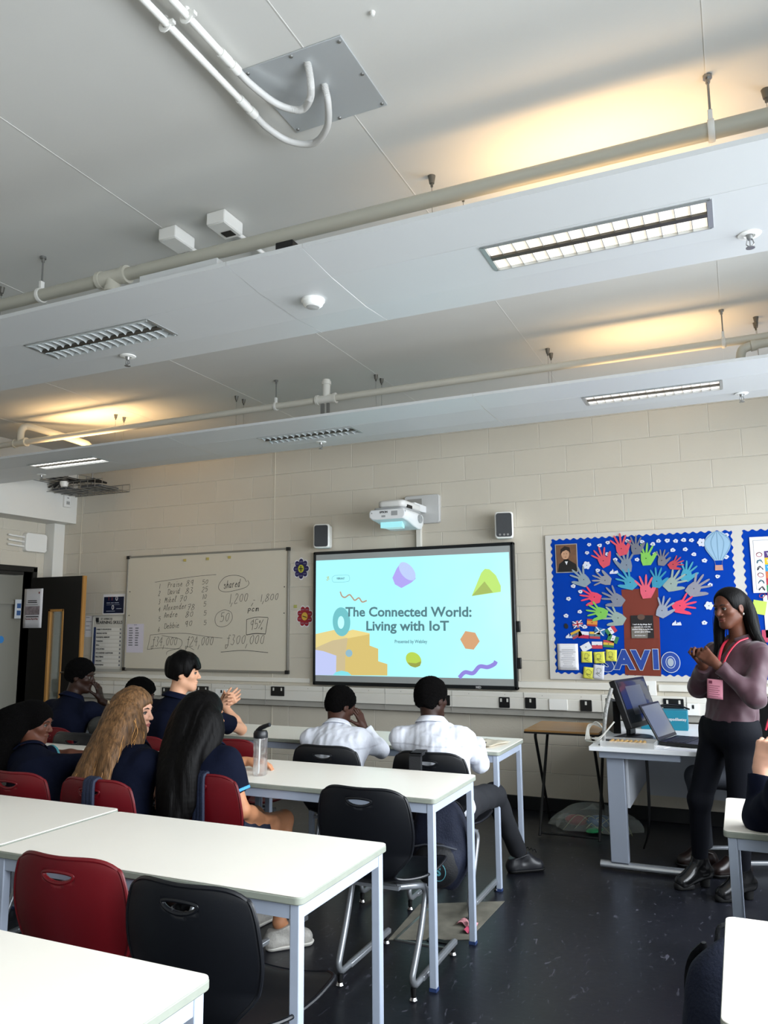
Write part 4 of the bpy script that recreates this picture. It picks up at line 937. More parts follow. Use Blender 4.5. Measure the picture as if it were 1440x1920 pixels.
HL = [(430, 300, 25, 'c94a58', 'red paper hand leaning left, second from the portrait', 1.05, 1), (540, 225, 12, 'c94a58', 'red paper hand at the very top of the tree', 1.1, 1), (628, 225, 5, '6a6c76', 'dark grey paper hand at the top, right of the red one', .95, 1),
 (692, 285, 2, '78b84f', 'bright green paper hand at the upper middle', 1.1, 1), (572, 325, 5, '74808e', 'slate grey paper hand below the topmost red one', 1.15, -1), (310, 415, 38, '82929a', 'grey-green paper hand just under the portrait', 1.1, -1),
 (440, 420, 75, '87888e', 'grey paper hand with a striped look, left of the teal ones', .95, 1), (595, 432, 42, '3d93ad', 'teal paper hand left of the trunk top', 1.1, -1), (690, 485, 5, 'd0566a', 'pink-red paper hand in front of the trunk top', 1.15, 1),
 (758, 425, -12, '2f86a4', 'teal paper hand right of the trunk top', 1.0, 1), (845, 440, -48, '8b9c95', 'grey-green paper hand with a thumb pointing right', 1.15, 1), (985, 470, -50, '85858f', 'large grey paper hand at the far right of the tree', 1.2, 1),
 (938, 385, -20, '3f93ac', 'teal paper hand at the upper right', 1.0, 1), (788, 298, -10, '707078', 'dark grey paper mitten at the upper right', .8, 1), (858, 322, -62, 'b03c48', 'striped red paper hand beside the grey mitten', .75, 1),
 (375, 522, 72, 'd8405c', 'red paper hand at the left side of the tree', 1.05, -1), (515, 535, 55, '787c88', 'dark grey paper hand left of the trunk', 1.15, -1), (790, 605, -25, '8c93a2', 'grey paper hand overlapping the right side of the trunk', 1.05, 1),
 (900, 575, -68, 'd8405c', 'bright red paper hand at the right side of the tree', 1.1, 1), (415, 615, 72, '76b850', 'lime green paper hand above the flags', 1.05, -1), (520, 650, 60, '8fa098', 'grey-green paper hand beside the lime one', 1.15, -1)]
for u, v, a, c, l, s, f in HL: handcut(u, v, a, c, l, s, f)
# clouds
def cloudcut(u, v, sz, kind=0):
    cx, cz = m8(u, v)
    if kind == 0: pts = [(math.cos(a)*(1+.14*math.sin(5*a+u))*1.0, math.sin(a)*(.8+.12*math.cos(3*a+v))) for a in np.linspace(0, 2*PI, 25)[:-1]]
    elif kind == 1: pts = [(math.cos(a)*(1+.13*math.cos(6*a)), math.sin(a)*(1+.13*math.cos(6*a+1))) for a in np.linspace(0, 2*PI, 41)[:-1]]
    else: pts = [(-1.3, -.6), (1.3, -.6), (1.25, -.1), (.95, .5), (.6, .1), (.35, .35), (0, -.05), (-.3, .9), (-.65, .35), (-.95, .25), (-1.3, -.2)]
    P = [(x*sz, z*sz) for x, z in pts]
    o = poly(MB(), P, -.0008, .0008).build('paper_cloud', mat('cloud_white', 'c9cedb', .7), smooth=False); o.location = (cx, BYY-.001, cz)
    tag(o, 'little white paper cloud pinned on the blue display board', 'paper cloud', 'paper clouds on the board')
    MB().lathe([(0, .001), (.0038, .001), (.0038, 0)], (0, -.0016, 0), 8, Matrix.Rotation(PI/2, 4, 'X')).build('pin', M_ink, o)
for u, v, k in [(343, 200, 0), (407, 205, 0), (330, 250, 0), (457, 187, 0), (577, 177, 0), (668, 182, 0), (733, 197, 0), (768, 178, 0), (822, 175, 0), (873, 178, 0), (922, 172, 0), (970, 173, 0), (856, 234, 0), (932, 229, 0), (985, 260, 0), (1050, 298, 0), (1183, 142, 0), (1183, 275, 0), (748, 258, 0), (636, 292, 0), (503, 292, 0), (396, 358, 0), (455, 258, 0), (245, 455, 0), (289, 488, 0), (216, 532, 0), (285, 612, 0), (201, 637, 0), (316, 705, 0), (1131, 395, 0), (1086, 447, 0), (1050, 680, 0), (1033, 187, 1), (328, 327, 1), (1078, 575, 1), (495, 367, 2), (880, 683, 2), (225, 762, 2)]:
    cloudcut(u, v, .030 if k == 1 else (.026 if k == 2 else .0165+.003*rr_h.random()), k)
o = poly(MB(), ellp(0, 0, .016, .022, .3), -.0008, .0008).build('paper_cloud', mat('cloud_dark', '15181c', .6), smooth=False); q = m8(202, 700); o.location = (q[0], BYY-.001, q[1]); tag(o, 'tiny black paper shape with a pale rim left of the flags', 'paper cloud')
# hot-air balloon
q = m8(1130, 205); t = thing('paper_balloon', 'pale blue striped hot-air balloon cut-out at the board top right', 'paper balloon', (q[0], BYY-.001, q[1]))
P = [(math.cos(a)*.092, math.sin(a)*.098+.01) for a in np.linspace(-.55, PI+.55, 36)]+[(-.030, -.115), (.030, -.115)]
poly(MB(), P, -.001, .001).build('envelope', mat('balloon_blue', '8fb0c8', .6), t, smooth=False)
b = MB()
for k in range(-2, 3): ribbon(b, smooth2([(k*.008, .105), (k*.042, .04), (k*.040, -.02), (k*.013, -.11)], 6), .006, -.002)
b.build('stripes', mat('balloon_stripe', '6f93ac', .6), t)
poly(MB(), [(-.026, -.150), (.026, -.150), (.028, -.19), (-.028, -.19)], -.001, .001).build('basket', mat('balloon_basket', 'b98a7a', .7), t, smooth=False)
b = MB(); ribbon(b, [(-.028, -.115), (-.022, -.15)], .002, -.001); ribbon(b, [(.028, -.115), (.022, -.15)], .002, -.001); b.build('ropes', M_inkg, t)
# portrait
(x0, z1), (x1, z0) = m8(133, 200), m8(275, 370); t = thing('portrait_print', 'framed painted portrait of a dark-haired person in a black suit', 'picture', ((x0+x1)/2, BYY-.001, (z0+z1)/2)); w_, h_ = (x1-x0)/2, (z1-z0)/2
MB().box(-w_, w_, -.003, 0, -h_, h_).build('border', mat('print_greyborder', '9a9a98', .5), t)
MB().box(-w_+.006, w_-.006, -.0035, -.003, -h_+.006, h_-.006).build('background', mat('print_umber', '6a4a34', .6, noise=.2, nscale=20), t)
poly(MB(), [(-.075, -h_+.006), (-.06, -.045), (-.02, -.015), (.02, -.015), (.075, -.05), (w_-.006, -.085), (w_-.006, -h_+.006)], -.0035, .0008).build('black_suit', mat('print_black', '14110f', .6), t, smooth=False)
poly(MB(), ellp(-.008, .035, .032, .045), -.0043, .0008).build('face', mat('print_skin', 'b98f70', .6, noise=.1, nscale=30), t, smooth=False)
poly(MB(), [(-.045, .03), (-.044, .075), (-.01, .100), (.03, .088), (.036, .04), (.024, .055), (.0, .068), (-.03, .055)], -.0051, .0006).build('hair', mat('print_hair', '241811', .6), t, smooth=False)
poly(MB(), [(-.020, -.012), (.016, -.012), (.0, -.055)], -.0043, .0006).build('white_collar', M_paper, t, smooth=False)
poly(MB(), [(-.022, -.008), (-.022, -.026), (.02, -.008), (.02, -.026)], -.0049, .0006).build('bow_tie', mat('print_black', '14110f', .6), t, smooth=False)
b = MB(); b.box(-.022, -.014, -.0054, -.0051, .036, .040).box(.0, .008, -.0054, -.0051, .036, .040).box(-.012, .0, -.0054, -.0051, .008, .011); b.build('face_features', mat('print_hair', '241811', .6), t)
# quotation print
(x0, z1), (x1, z0) = m8(597, 635), m8(742, 774); t = thing('quote_print', 'dark photographic print with white lines of text on the trunk', 'poster', ((x0+x1)/2, BYY-.003, (z0+z1)/2)); w_, h_ = (x1-x0)/2, (z1-z0)/2
MB().box(-w_, w_, -.002, 0, -h_, h_).build('sheet', mat('print_smoke', '1d191a', .4, noise=.2, nscale=12), t)
poly(MB(), [(-w_, -h_), (-w_, .0), (-.03, .005), (.04, -.03), (.035, -h_)], -.002, .0005).build('pale_sleeve', mat('print_sleeve', '6d675f', .5, noise=.15, nscale=20), t, smooth=False)
poly(MB(), ellp(-.005, .075, .028, .022), -.002, .0005).build('shadowed_chin', mat('print_chin', '5a4338', .5), t, smooth=False)
for k, s_ in enumerate(('I can\'t do big things. But I', 'want all I do, even the', 'smallest thing, to be for the', 'greater glory of God.')): text_mesh(s_, .0145, M_paper, t, 'quote_line', wallM(0, .018-.019*k, -.0028), .0004, sx=.95)
text_mesh('Saint Dominic Savio', .010, M_paper, t, 'quote_line', wallM(-.02, -.068, -.0028), .0003)
# letters SAVIO
M_lb = mat('letter_blue', '1d3f8f', .6, noise=.1, nscale=30); M_lw = mat('letter_outline', 'b9c3d0', .6)
for ch, u, v, rot, lab in (('S', 455, 925, 0, 'blue cut-out letter S, partly hidden by yellow notes'), ('A', 558, 912, 0, 'blue cut-out letter A with a pale outline'), ('V', 660, 914, 0, 'blue cut-out letter V on the brown trunk'), ('I', 752, 910, 0, 'blue cut-out letter I on the brown trunk'), ('O', 843, 922, 0, 'blue cut-out letter O with a grey middle')):
    q = m8(u, v); t = thing('cut_out_letter', lab, 'letter', (q[0], BYY-.003, q[1]), group='letters spelling the board title')
    wf = 1.0 if ch != 'O' else .92
    if ch == 'O':
        poly(MB(), ellp(0, 0, .070, .080), -.0005, .0006).build('outline', M_lw, t, smooth=False); poly(MB(), ellp(0, 0, .065, .075), -.0012, .0006).build('letter_face', M_lb, t, smooth=False)
        poly(MB(), ellp(0, 0, .036, .046), -.0019, .0006).build('inner_outline', M_lw, t, smooth=False); poly(MB(), ellp(0, 0, .031, .041), -.0026, .0006).build('inner_ring', M_lb, t, smooth=False); poly(MB(), ellp(0, 0, .023, .031), -.0033, .0006).build('grey_middle', mat('letter_grey', '9ba5b0', .6), t, smooth=False)
    else:
        sz = .195
        text_mesh(ch, sz, M_lw, t, 'outline', wallM(0, 0, -.0006), .0135, .0004); text_mesh(ch, sz, M_lb, t, 'letter_face', wallM(0, 0, -.0014), .0095, .0004)
# information sheet, flags, notes
(x0, z1), (x1, z0) = m8(146, 808), m8(280, 970); t = thing('info_sheet', 'white printed sheet in the lower left corner of the blue board', 'paper', ((x0+x1)/2, BYY-.001, (z0+z1)/2)); w_, h_ = (x1-x0)/2, (z1-z0)/2
MB().grid(lambda u, v: ((u-.5)*2*w_, -.002-.004*math.sin(u*3.1)*(1-v), (v-.5)*2*h_), 6, 6).build('sheet', M_paper, t, solid=.0006)
b = MB()
for k in range(11): L_ = .03+.035*rr_h.random(); b.box(-L_, L_, -.0075, -.007, h_-.05-k*.016, h_-.047-k*.016)
b.build('print', M_inkg, t)
def flag(u, v, rot, spec, label):
    x, z = m6(u, v); t = thing('paper_flag', label, 'flag', (x, BYY-.002, z), group='small paper flags'); W_, H_ = .082, .055
    R_ = Matrix.Rotation(math.radians(rot), 4, 'Y')
    def rect(a, c, e, f, d, m, nm): MB().box(a*W_-W_/2, c*W_-W_/2, -d, -d+.0006, e*H_-H_/2, f*H_-H_/2, R_).build(nm, m, t)
    if spec == 'uk':
        rect(0, 1, 0, 1, .001, mat('f_navy', '27346b', .7), 'field'); b = MB()
        for s in (1, -1): b.add([tuple(R_ @ Vector(p)) for p in ((-W_/2, -.0018, -s*H_/2), (-W_/2+.012, -.0018, -s*H_/2), (W_/2, -.0018, s*H_/2-.0*s), (W_/2-.012, -.0018, s*H_/2))], [(0, 1, 2, 3)])
        b.build('saltire', mat('f_white', 'dcdde2', .7), t); rect(.4, .6, 0, 1, .0022, mat('f_white', 'dcdde2', .7), 'cross'); rect(0, 1, .35, .65, .0022, mat('f_white', 'dcdde2', .7), 'cross'); rect(.44, .56, 0, 1, .0028, mat('f_red', 'b8283c', .7), 'red_cross'); rect(0, 1, .41, .59, .0028, mat('f_red', 'b8283c', .7), 'red_cross')
    elif spec == 'sc':
        rect(0, 1, 0, 1, .001, mat('f_sky', '2f6f9f', .7), 'field'); b = MB()
        for s in (1, -1): b.add([tuple(R_ @ Vector(p)) for p in ((-W_/2, -.0018, -s*H_/2), (-W_/2+.014, -.0018, -s*H_/2), (W_/2, -.0018, s*H_/2), (W_/2-.014, -.0018, s*H_/2))], [(0, 1, 2, 3)])
        b.build('saltire', mat('f_white', 'dcdde2', .7), t)
    else:
        kind, cols = spec; n = len(cols)
        for k, c_ in enumerate(cols):
            m = mat('f_'+c_, c_, .7)
            if kind == 'h': rect(0, 1, 1-(k+1)/n, 1-k/n, .001, m, 'stripe')
            else: rect(k/n, (k+1)/n, 0, 1, .001, m, 'stripe')
    MB().lathe([(0, .001), (.004, .001), (.004, 0)], (0, -.003, 0), 8, Matrix.Rotation(PI/2, 4, 'X')).build('pin', M_ink, t)
flag(450, 172, -10, 'uk', 'small British paper flag, top left of the flags')
flag(680, 148, 5, ('h', ['a83a30', 'd08a3a', 'd08a3a', 'a83a30']), 'small Spanish paper flag under the lime green hand')
flag(800, 285, 15, 'sc', 'small Scottish paper flag with a white saltire')
flag(980, 275, -32, ('v', ['3a7a4a', 'dcdde2', 'b8384a']), 'small tilted Mexican paper flag with green, white and red bands')
flag(1010, 405, 22, ('v', ['3a7a4a', 'dcdde2', '3a7a4a']), 'small Nigerian paper flag with two green bands')
flag(428, 330, -25, ('h', ['c8a030', '5a6a80', 'a0404a']), 'small yellow, blue and red paper flag overlapping a cloud')
flag(545, 342, 4, ('h', ['dcdde2', 'b02848']), 'small white-over-red paper flag beside the yellow one')
flag(722, 348, 3, ('h', ['d8b040', '5a7a80', 'b0404a']), 'small yellow, blue and red paper flag under the white saltire')
flag(583, 535, -28, ('h', ['dcdde2']), 'small plain white paper flag with a scribble')
flag(758, 505, 0, ('h', ['dcdde2', 'c04050']), 'small white and red paper flag with a blue corner')
flag(940, 485, 5, ('h', ['b8484a', 'd8b040', '3a7a4a']), 'small red, yellow and green paper flag')
def note(u, v, rot, m, label, w=.085, h=.088):
    x, z = m6(u, v); t = thing('sticky_note', label, 'sticky note', (x, BYY-.006, z), group='notes with pencil drawings'); R_ = Matrix.Rotation(math.radians(rot), 4, 'Y')
    b = MB().grid(lambda a, c: tuple(R_ @ Vector(((a-.5)*w, -.002-.007*(1-c)**2, (c-.5)*h))), 5, 5); b.build('note', m, t, solid=.0006)
    b = MB(); r_ = random.Random(u)
    P = [(R_ @ Vector((.018*math.cos(k*1.1)+r_.uniform(-.008, .008), 0, .008+.022*math.sin(k*1.1)))) for k in range(7)]
    ribbon(b, smooth2([(p.x, p.z) for p in P], 4), .0022, -.0105); P = [(R_ @ Vector((.02*math.cos(k*2.3), 0, -.02+.014*math.sin(k*1.7)))) for k in range(6)]; ribbon(b, smooth2([(p.x, p.z) for p in P], 4), .0018, -.0105)
    b.build('drawing', mat('pencil', '5a5a3c', .7), t)
M_yn = mat('note_yellow', 'd6d652', .7)
note(595, 692, 0, M_yn, 'yellow note with a drawing, leftmost in the upper row'); note(795, 702, -3, M_yn, 'yellow note with a drawing, middle of the upper row'); note(985, 668, 3, M_yn, 'yellow note with a drawing, rightmost, above the letter S'); note(628, 945, 6, M_yn, 'yellow note hanging over the lower board border'); note(785, 930, 6, mat('note_white', 'cdcdd2', .7), 'white scribbled note hanging below the letter S', .085, .11)
# second board: rainbow list poster, sheets
(x0, z1), (_, z0) = m7(170, 325), m7(225, 1040); x1 = x0+.52
t = thing('rainbow_poster', 'white framed poster listing items on coloured bars, cut by the edge', 'poster', (x0, BYY-.002, z0)); W_, H_ = x1-x0, z1-z0
MB().box(0, W_, -.002, 0, 0, H_).build('sheet', M_paper, t)
b = MB(); b.box(.022, W_-.022, -.0026, -.002, .025, .027).box(.022, W_-.022, -.0026, -.002, H_-.027, H_-.025).box(.022, .024, -.0026, -.002, .025, H_-.025).box(W_-.024, W_-.022, -.0026, -.002, .025, H_-.025); b.build('inner_border', M_inkg, t)
text_mesh('Dimensions of Wellbeing', .022, M_inkg, t, 'heading', wallM(W_/2, H_-.085, -.0028))
bars = [('4b2f6f', 'Think'), ('d8b820', 'Sport'), ('2a8fc0', 'Write'), ('c86a3a', 'Create'), ('b02a38', 'Read'), ('2f8a4a', 'Share'), ('8f3a78', 'Culture')]
for k, (c_, wd) in enumerate(bars):
    zz = H_-.108-k*.0505
    br_ = MB().box(.092, W_-.05, -.003, -.002, zz-.050, zz).build('colour_bar', mat('bar_'+c_, c_, .6), t)
    text_mesh(wd, .030, M_paper, br_, 'bar_word', wallM(.105, zz-.025, -.0034), .0005, align='LEFT')
    b = MB(); r_ = random.Random(k+5)
    ribbon(b, smooth2([(.058+.020*math.cos(j*1.3+k), zz-.025+.016*math.sin(j*1.3*(1+k % 3))) for j in range(8)], 4), .0045, -.002); b.build('icon', mat('icon_%d' % (k % 3), ['a04050', '4a7a8a', '3c3c44'][k % 3], .6), t)
x, z = m7(300, 1225); o = tag(MB().box(-.045, .045, -.003, 0, -.05, .05).build('sticky_note', mat('note_green', 'b9cf5a', .7)), 'green-yellow note half hidden behind the woman\'s hair', 'sticky note'); o.location = (x, BYY-.001, z); o.rotation_euler = (0, .2, 0)
x, z = m7(345, 1070); t = thing('info_sheet', 'white text sheet on the right-hand blue board', 'paper', (x, BYY-.001, z)); MB().box(0, .22, -.002, 0, -.31, 0).build('sheet', M_paper, t); text_mesh('A WORLD', .018, M_ink, t, 'heading', wallM(.07, -.03, -.0025), .0005)
b = MB()
for k in range(12): b.box(.03, .03+.15*(.6+.4*rr_h.random()), -.0026, -.002, -.064-k*.018, -.061-k*.018)
b.build('print', M_inkg, t)
x, z = m7(330, 1515); tag(MB().box(0, .3, -.002, 0, -.09, 0).build('border_strip', mat('strip_pink', 'b0405a', .7)), 'pink card strip low on the right-hand board', 'card').location = (x, BYY-.001, z)

# ================================================================ school tables
M_top = mat('table_laminate', 'f1ece1', .38, noise=.012, nscale=3)
M_edge = mat('table_edge_grey', '8f9489', .5, noise=.05, nscale=30)
M_leg = mat('leg_powder_blue', 'a9b3c4', .4, noise=.03, nscale=12)
M_foot = mat('leg_foot_blue', '2b3e6b', .5)
def table(x0, x1, y0, y1, label, z=.76):
    t = thing('school_table', label, 'table', ((x0+x1)/2, (y0+y1)/2, 0), group='white school tables'); w, d = (x1-x0)/2, (y1-y0)/2
    MB().prism(rrect(-w, w, -d, d, .022), lambda u, v, e: (u, v, e), z-.0035, z).build('tabletop', M_top, t, bevel=.0015)
    MB().prism(rrect(-w-.001, w+.001, -d-.001, d+.001, .022), lambda u, v, e: (u, v, e), z-.024, z-.0035).build('edge_band', M_edge, t, bevel=.003)
    i = .012; s = .030
    b = MB(); zt, zb = z-.024, z-.066
    b.box(-w+i+s, w-i-s, -d+i+.003, -d+i+s-.003, zb, zt).box(-w+i+s, w-i-s, d-i-s+.003, d-i-.003, zb, zt).box(-w+i+.003, -w+i+s-.003, -d+i+s, d-i-s, zb, zt).box(w-i-s+.003, w-i-.003, -d+i+s, d-i-s, zb, zt)
    b.build('under_frame', M_leg, t, bevel=.002)
    for sx in (-1, 1):
        for sy in (-1, 1):
            cx, cy = sx*(w-i-s/2), sy*(d-i-s/2)
            l = MB().box(cx-s/2, cx+s/2, cy-s/2, cy+s/2, .012, zt).build('leg', M_leg, t, bevel=.003)
            MB().box(cx-s/2-.001, cx+s/2+.001, cy-s/2-.001, cy+s/2+.001, 0, .014).build('foot_cap', M_foot, l)
    return t
table(-2.22, -1.05, .87, 1.44, 'nearest white table, bottom left corner of the view')
table(-3.41, -2.24, .87, 1.44, 'white table joined on the left of the nearest one')
table(-2.29, -1.12, 1.92, 2.49, 'white table behind which the empty red and black chairs stand')
table(-3.49, -2.315, 1.965, 2.53, 'white table at the left edge just behind the seated girls')
table(-2.40, -1.21, 3.175, 3.745, 'white table carrying the clear water bottle')
table(-3.60, -2.41, 3.175, 3.745, 'white table in front of the fair-haired girl')
table(-4.80, -3.61, 3.175, 3.745, 'white table the left dark-haired girl leans on')
table(-2.50, -1.30, 4.45, 5.01, 'front row white table used by the two boys in white shirts')
table(-3.70, -2.51, 4.45, 5.01, 'front row white table the tall boy leans his elbows on')
table(-4.90, -3.71, 4.45, 5.01, 'front row white table nearest to the open door')
table(-.08, 1.09, 1.65, 2.22, 'bright white table at the lower right edge beside the rucksack')
table(-.10, 1.07, 3.09, 3.66, 'white table at the right edge with an elbow resting on it')

# ================================================================ shell chairs
M_red = mat('chair_red', '5c0811', .38, bump=.03, bscale=400); M_blk = mat('chair_black', '0d0f14', .38, bump=.03, bscale=400)
M_frame = mat('chair_frame_silver', '93979c', .35, metal=.6); M_chrome = mat('chrome_bright', 'c8c8c8', .2, metal=1)
PROF = [(-.245, .835), (-.243, .80), (-.236, .72), (-.222, .64), (-.205, .56), (-.190, .50), (-.165, .462), (-.11, .443), (-.02, .436), (.08, .438), (.16, .446), (.22, .450), (.262, .440)]
HW = [.178, .192, .208, .210, .186, .142, .122, .150, .190, .205, .208, .200, .160]
def shell_pt(u, v):
    x = v*(len(PROF)-1); i = min(int(x), len(PROF)-2); f = x-i
    def cr(a):
        p0, p1, p2, p3 = a[max(i-1, 0)], a[i], a[i+1], a[min(i+2, len(a)-1)]
        return .5*(2*p1+(p2-p0)*f+(2*p0-5*p1+4*p2-p3)*f*f+(3*p1-p0-3*p2+p3)*f**3)
    y = cr([p[0] for p in PROF]); z = cr([p[1] for p in PROF]); hw = cr(HW); s = u*2-1
    back = max(0, min(1, (z-.47)/.1)); seat = 1-back
    y += back*.045*s*s; z += seat*.018*s*s
    z -= (.006*(1-s*s)+.034*abs(s)**5)*max(0, 1-v/.14)   # softly dipped top edge, rounded corners
    return (s*hw, y, z)
def chair(m, label, x, y, rz=0, group='moulded school chairs'):
    t = thing('school_chair', label, 'chair', (x, y, 0), rz, group)
    nu, nv = 44, 84; b = MB(); vs = [shell_pt(i/nu, j/nv) for j in range(nv+1) for i in range(nu+1)]; fs = []
    def inslot(p): return p[1] < 0 and (p[0]/.056)**2+((p[2]-.783)/(.008 if p[2] > .783 else .022))**2 < 1
    for j in range(nv):
        for i in range(nu):
            q = (j*(nu+1)+i, j*(nu+1)+i+1, (j+1)*(nu+1)+i+1, (j+1)*(nu+1)+i); c = [sum(vs[k][a] for k in q)/4 for a in range(3)]
            if not inslot(c): fs.append(q)
    b.add(vs, fs); sh = b.build('seat_shell', m, t, solid=.007, ang=60)
    rim = [shell_pt(u, 0) for u in np.linspace(0, 1, 24)]+[shell_pt(1, v) for v in np.linspace(0, 1, 60)[1:]]+[shell_pt(u, 1) for u in np.linspace(1, 0, 24)[1:]]+[shell_pt(0, v) for v in np.linspace(1, 0, 60)[1:-1]]
    MB().tube(rim, .0065, 8, closed=True).build('rolled_edge', m, sh)
    sl_ = []
    for a in np.linspace(0, 2*PI, 33)[:-1]:
        px, pz = .056*math.cos(a), .783+(.009 if math.sin(a) > 0 else .023)*math.sin(a)
        v = next(k/400 for k in range(400) if shell_pt(.5+px/.38, k/400)[2] <= pz or k == 399); sl_.append((px, shell_pt(.5+px/.37, v)[1], pz))
    MB().tube(sl_, .0065, 8, closed=True).build('handle_slot', m, sh)
    for s in (-1, 1):
        P = fillet([(s*.10, -.10, .425), (s*.145, -.05, .42), (s*.172, .06, .395), (s*.170, -.02, .22), (s*.165, -.10, .085), (s*.165, -.075, .052), (s*.165, .41, .052)], .07, 8)
        l = MB().tube(P, .0130, 12).build('side_frame', M_frame, t)
        MB().box(s*.165-.014, s*.165+.014, .0, .415, .040, .062).build('runner_bar', M_frame, l, bevel=.005)
        for gy in (-.085, .385):
            MB().cone((s*.165, gy, .018), (s*.165, gy+.0, .05), .010, .012, 10).build('glide_stem', M_dark, l)
            MB().lathe([(0, 0), (.013, .001), (.017, .006), (.012, .016), (0, .02)], (s*.165, gy, 0), 14).build('glide', M_chrome, l)
    b = MB().box(-.12, .12, -.12, -.09, .418, .432).box(-.12, .12, .06, .09, .418, .432).tube([(-.172, .05, .395), (0, .05, .405), (.172, .05, .395)], .010, 10).cone((-.10, -.10, .425), (.10, -.10, .425), .011, n=10)
    b.build('under_frame', M_frame, t)
    return t
M_blkc = M_blk
ch_black_near = chair(M_blk, 'empty black chair nearest the camera, beside the big red one', -1.345, 1.935)
ch_red_near = chair(M_red, 'empty red chair nearest the camera at the left edge', -1.83, 1.99, .04)
ch_black_mid = chair(M_blk, 'empty black chair pushed under the table with the water bottle', -1.445, 3.17)
ch_ws1 = chair(M_blk, 'black chair of the leaning boy in a white shirt', -2.12, 4.09)
ch_ws2 = chair(M_blk, 'black chair of the white-shirted boy with the rucksack hung on it', -1.51, 4.09)
ch_blond = chair(M_red, 'red chair behind the fair-haired girl with a blue strap over it', -2.60, 2.89)
ch_left = chair(M_red, 'red chair of the dark-haired girl at the left edge', -3.08, 2.88)
ch_long = chair(M_red, 'red chair under the girl with very long black hair', -2.24, 3.17, -.05)
ch_tall = chair(M_red, 'red chair of the tall boy with black hair', -3.32, 4.02, -.1)
ch_emptyred = chair(M_red, 'empty red chair with a see-through slot left of the bottle', -2.78, 4.11)
ch_blackleft = chair(M_blk, 'black chair of the boy in grey beside the open door', -3.83, 3.98)
ch_redleft = chair(M_red, 'red chair of the boy with his hand on his mouth', -4.22, 4.12)
ch_right = chair(M_blk, 'black chair at the right edge of the view', .28, 2.86, .05)
ch_teacher = chair(M_blk, 'black chair half hidden behind the standing woman', .12, 5.62, PI*.62)

# ================================================================ folding exam desk, teacher's desk
t = thing('exam_desk', 'small folding desk with a wooden top and crossed black legs', 'desk', (-1.19, 5.88, 0))
MB().box(-.26, .26, -.27, .27, .724, .738).build('desktop', mat('exam_wood', '9c7442', .4, noise=.08, nscale=10, stretch=(.4, 3, 1)), t, bevel=.002)
MB().box(-.262, .262, -.272, .272, .712, .7245).build('edge_frame', M_black, t)
for sx in (-.21, .20):
    b = MB().tube(fillet([(sx, -.10, .715), (sx, -.16, .69), (sx, .22, 0.012)], .04), .0105, 10)
    l = b.build('leg', M_black, t)
    b = MB().tube(fillet([(sx+.024, .10, .715), (sx+.024, .15, .69), (sx+.024, -.22, .012)], .04), .0105, 10)
    b.build('leg', M_black, t)
MB().cone((-.21, .21, .03), (.20, .21, .03), .008, n=8).cone((-.19, -.21, .03), (.22, -.21, .03), .008, n=8).build('stretcher', M_black, t)
DZT = .74
t = thing('teacher_desk', 'white teacher desk with a silver T-shaped foot', 'desk', (-.3, 5.6, 0))
def D(x, y): return (x+.3, y-5.6)
M_dtop = mat('desk_white', 'e4e6e8', .35); M_dleg = mat('desk_leg_silver', '98a0ae', .4, metal=.25)
MB().prism([D(-.889, 4.975), D(-.05, 4.975), D(.05, 5.25), D(.35, 5.55), D(1.2, 5.60), D(1.2, 6.33), D(-.889, 6.33)], lambda u, v, d: (u, v, d), DZT-.026, DZT).build('desktop', M_dtop, t, bevel=.003)
MB().box(D(-.84, 0)[0], D(-.37, 0)[0], D(0, 5.03)[1], D(0, 5.08)[1], DZT-.072, DZT-.026).build('support_rail', M_dleg, t, bevel=.003)
b = MB().box(D(-.805, 0)[0], D(-.70, 0)[0], D(0, 5.085)[1], D(0, 5.145)[1], .05, DZT-.026); b.build('leg', M_dleg, t, bevel=.004)
b = MB().tube([(D(-.87, 0)[0], D(0, 5.115)[1], .030), (D(-.38, 0)[0], D(0, 5.115)[1], .030)], .021, 16, sx=1.5); f = b.build('foot', mat('foot_silver', 'b4b8bd', .25, metal=.7), t)
b = MB().box(D(.95, 0)[0], D(1.03, 0)[0], D(0, 5.85)[1], D(0, 5.95)[1], .05, DZT-.026); b.build('leg', M_dleg, t, bevel=.004)
MB().tube([(D(.75, 0)[0], D(0, 5.9)[1], .030), (D(1.18, 0)[0], D(0, 5.9)[1], .030)], .024, 16).build('foot', mat('foot_silver', 'b4b8bd', .25, metal=.7), t)
MB().box(D(-.70, 0)[0], D(-.685, 0)[0], D(0, 5.15)[1], D(0, 6.2)[1], .36, DZT-.03).build('modesty_panel', mat('modesty_grey', 'b9bdc4', .45), t)
MB().box(D(-.685, 0)[0], D(1.1, 0)[0], D(0, 6.13)[1], D(0, 6.145)[1], .25, DZT-.03).build('modesty_panel', mat('modesty_grey', 'b9bdc4', .45), t)
MB().lathe([(0, .004), (.034, .004), (.034, 0)], D(-.81, 5.06)+(DZT,), 20).build('cable_port', mat('port_grey', '4a4c50', .5), t)
b = MB()
for k in range(2): b.tube(bez([D(-.60, 5.35+.06*k)+(.70,), D(-.60, 5.36+.06*k)+(.35,), D(-.62, 5.42+.05*k)+(.16,), D(-.66, 5.5)+(.04,)], 6), .006, 8)
tag(b.build('cable_drop', M_dark), 'black cables hanging down behind the desk leg', 'cables').location = t.location
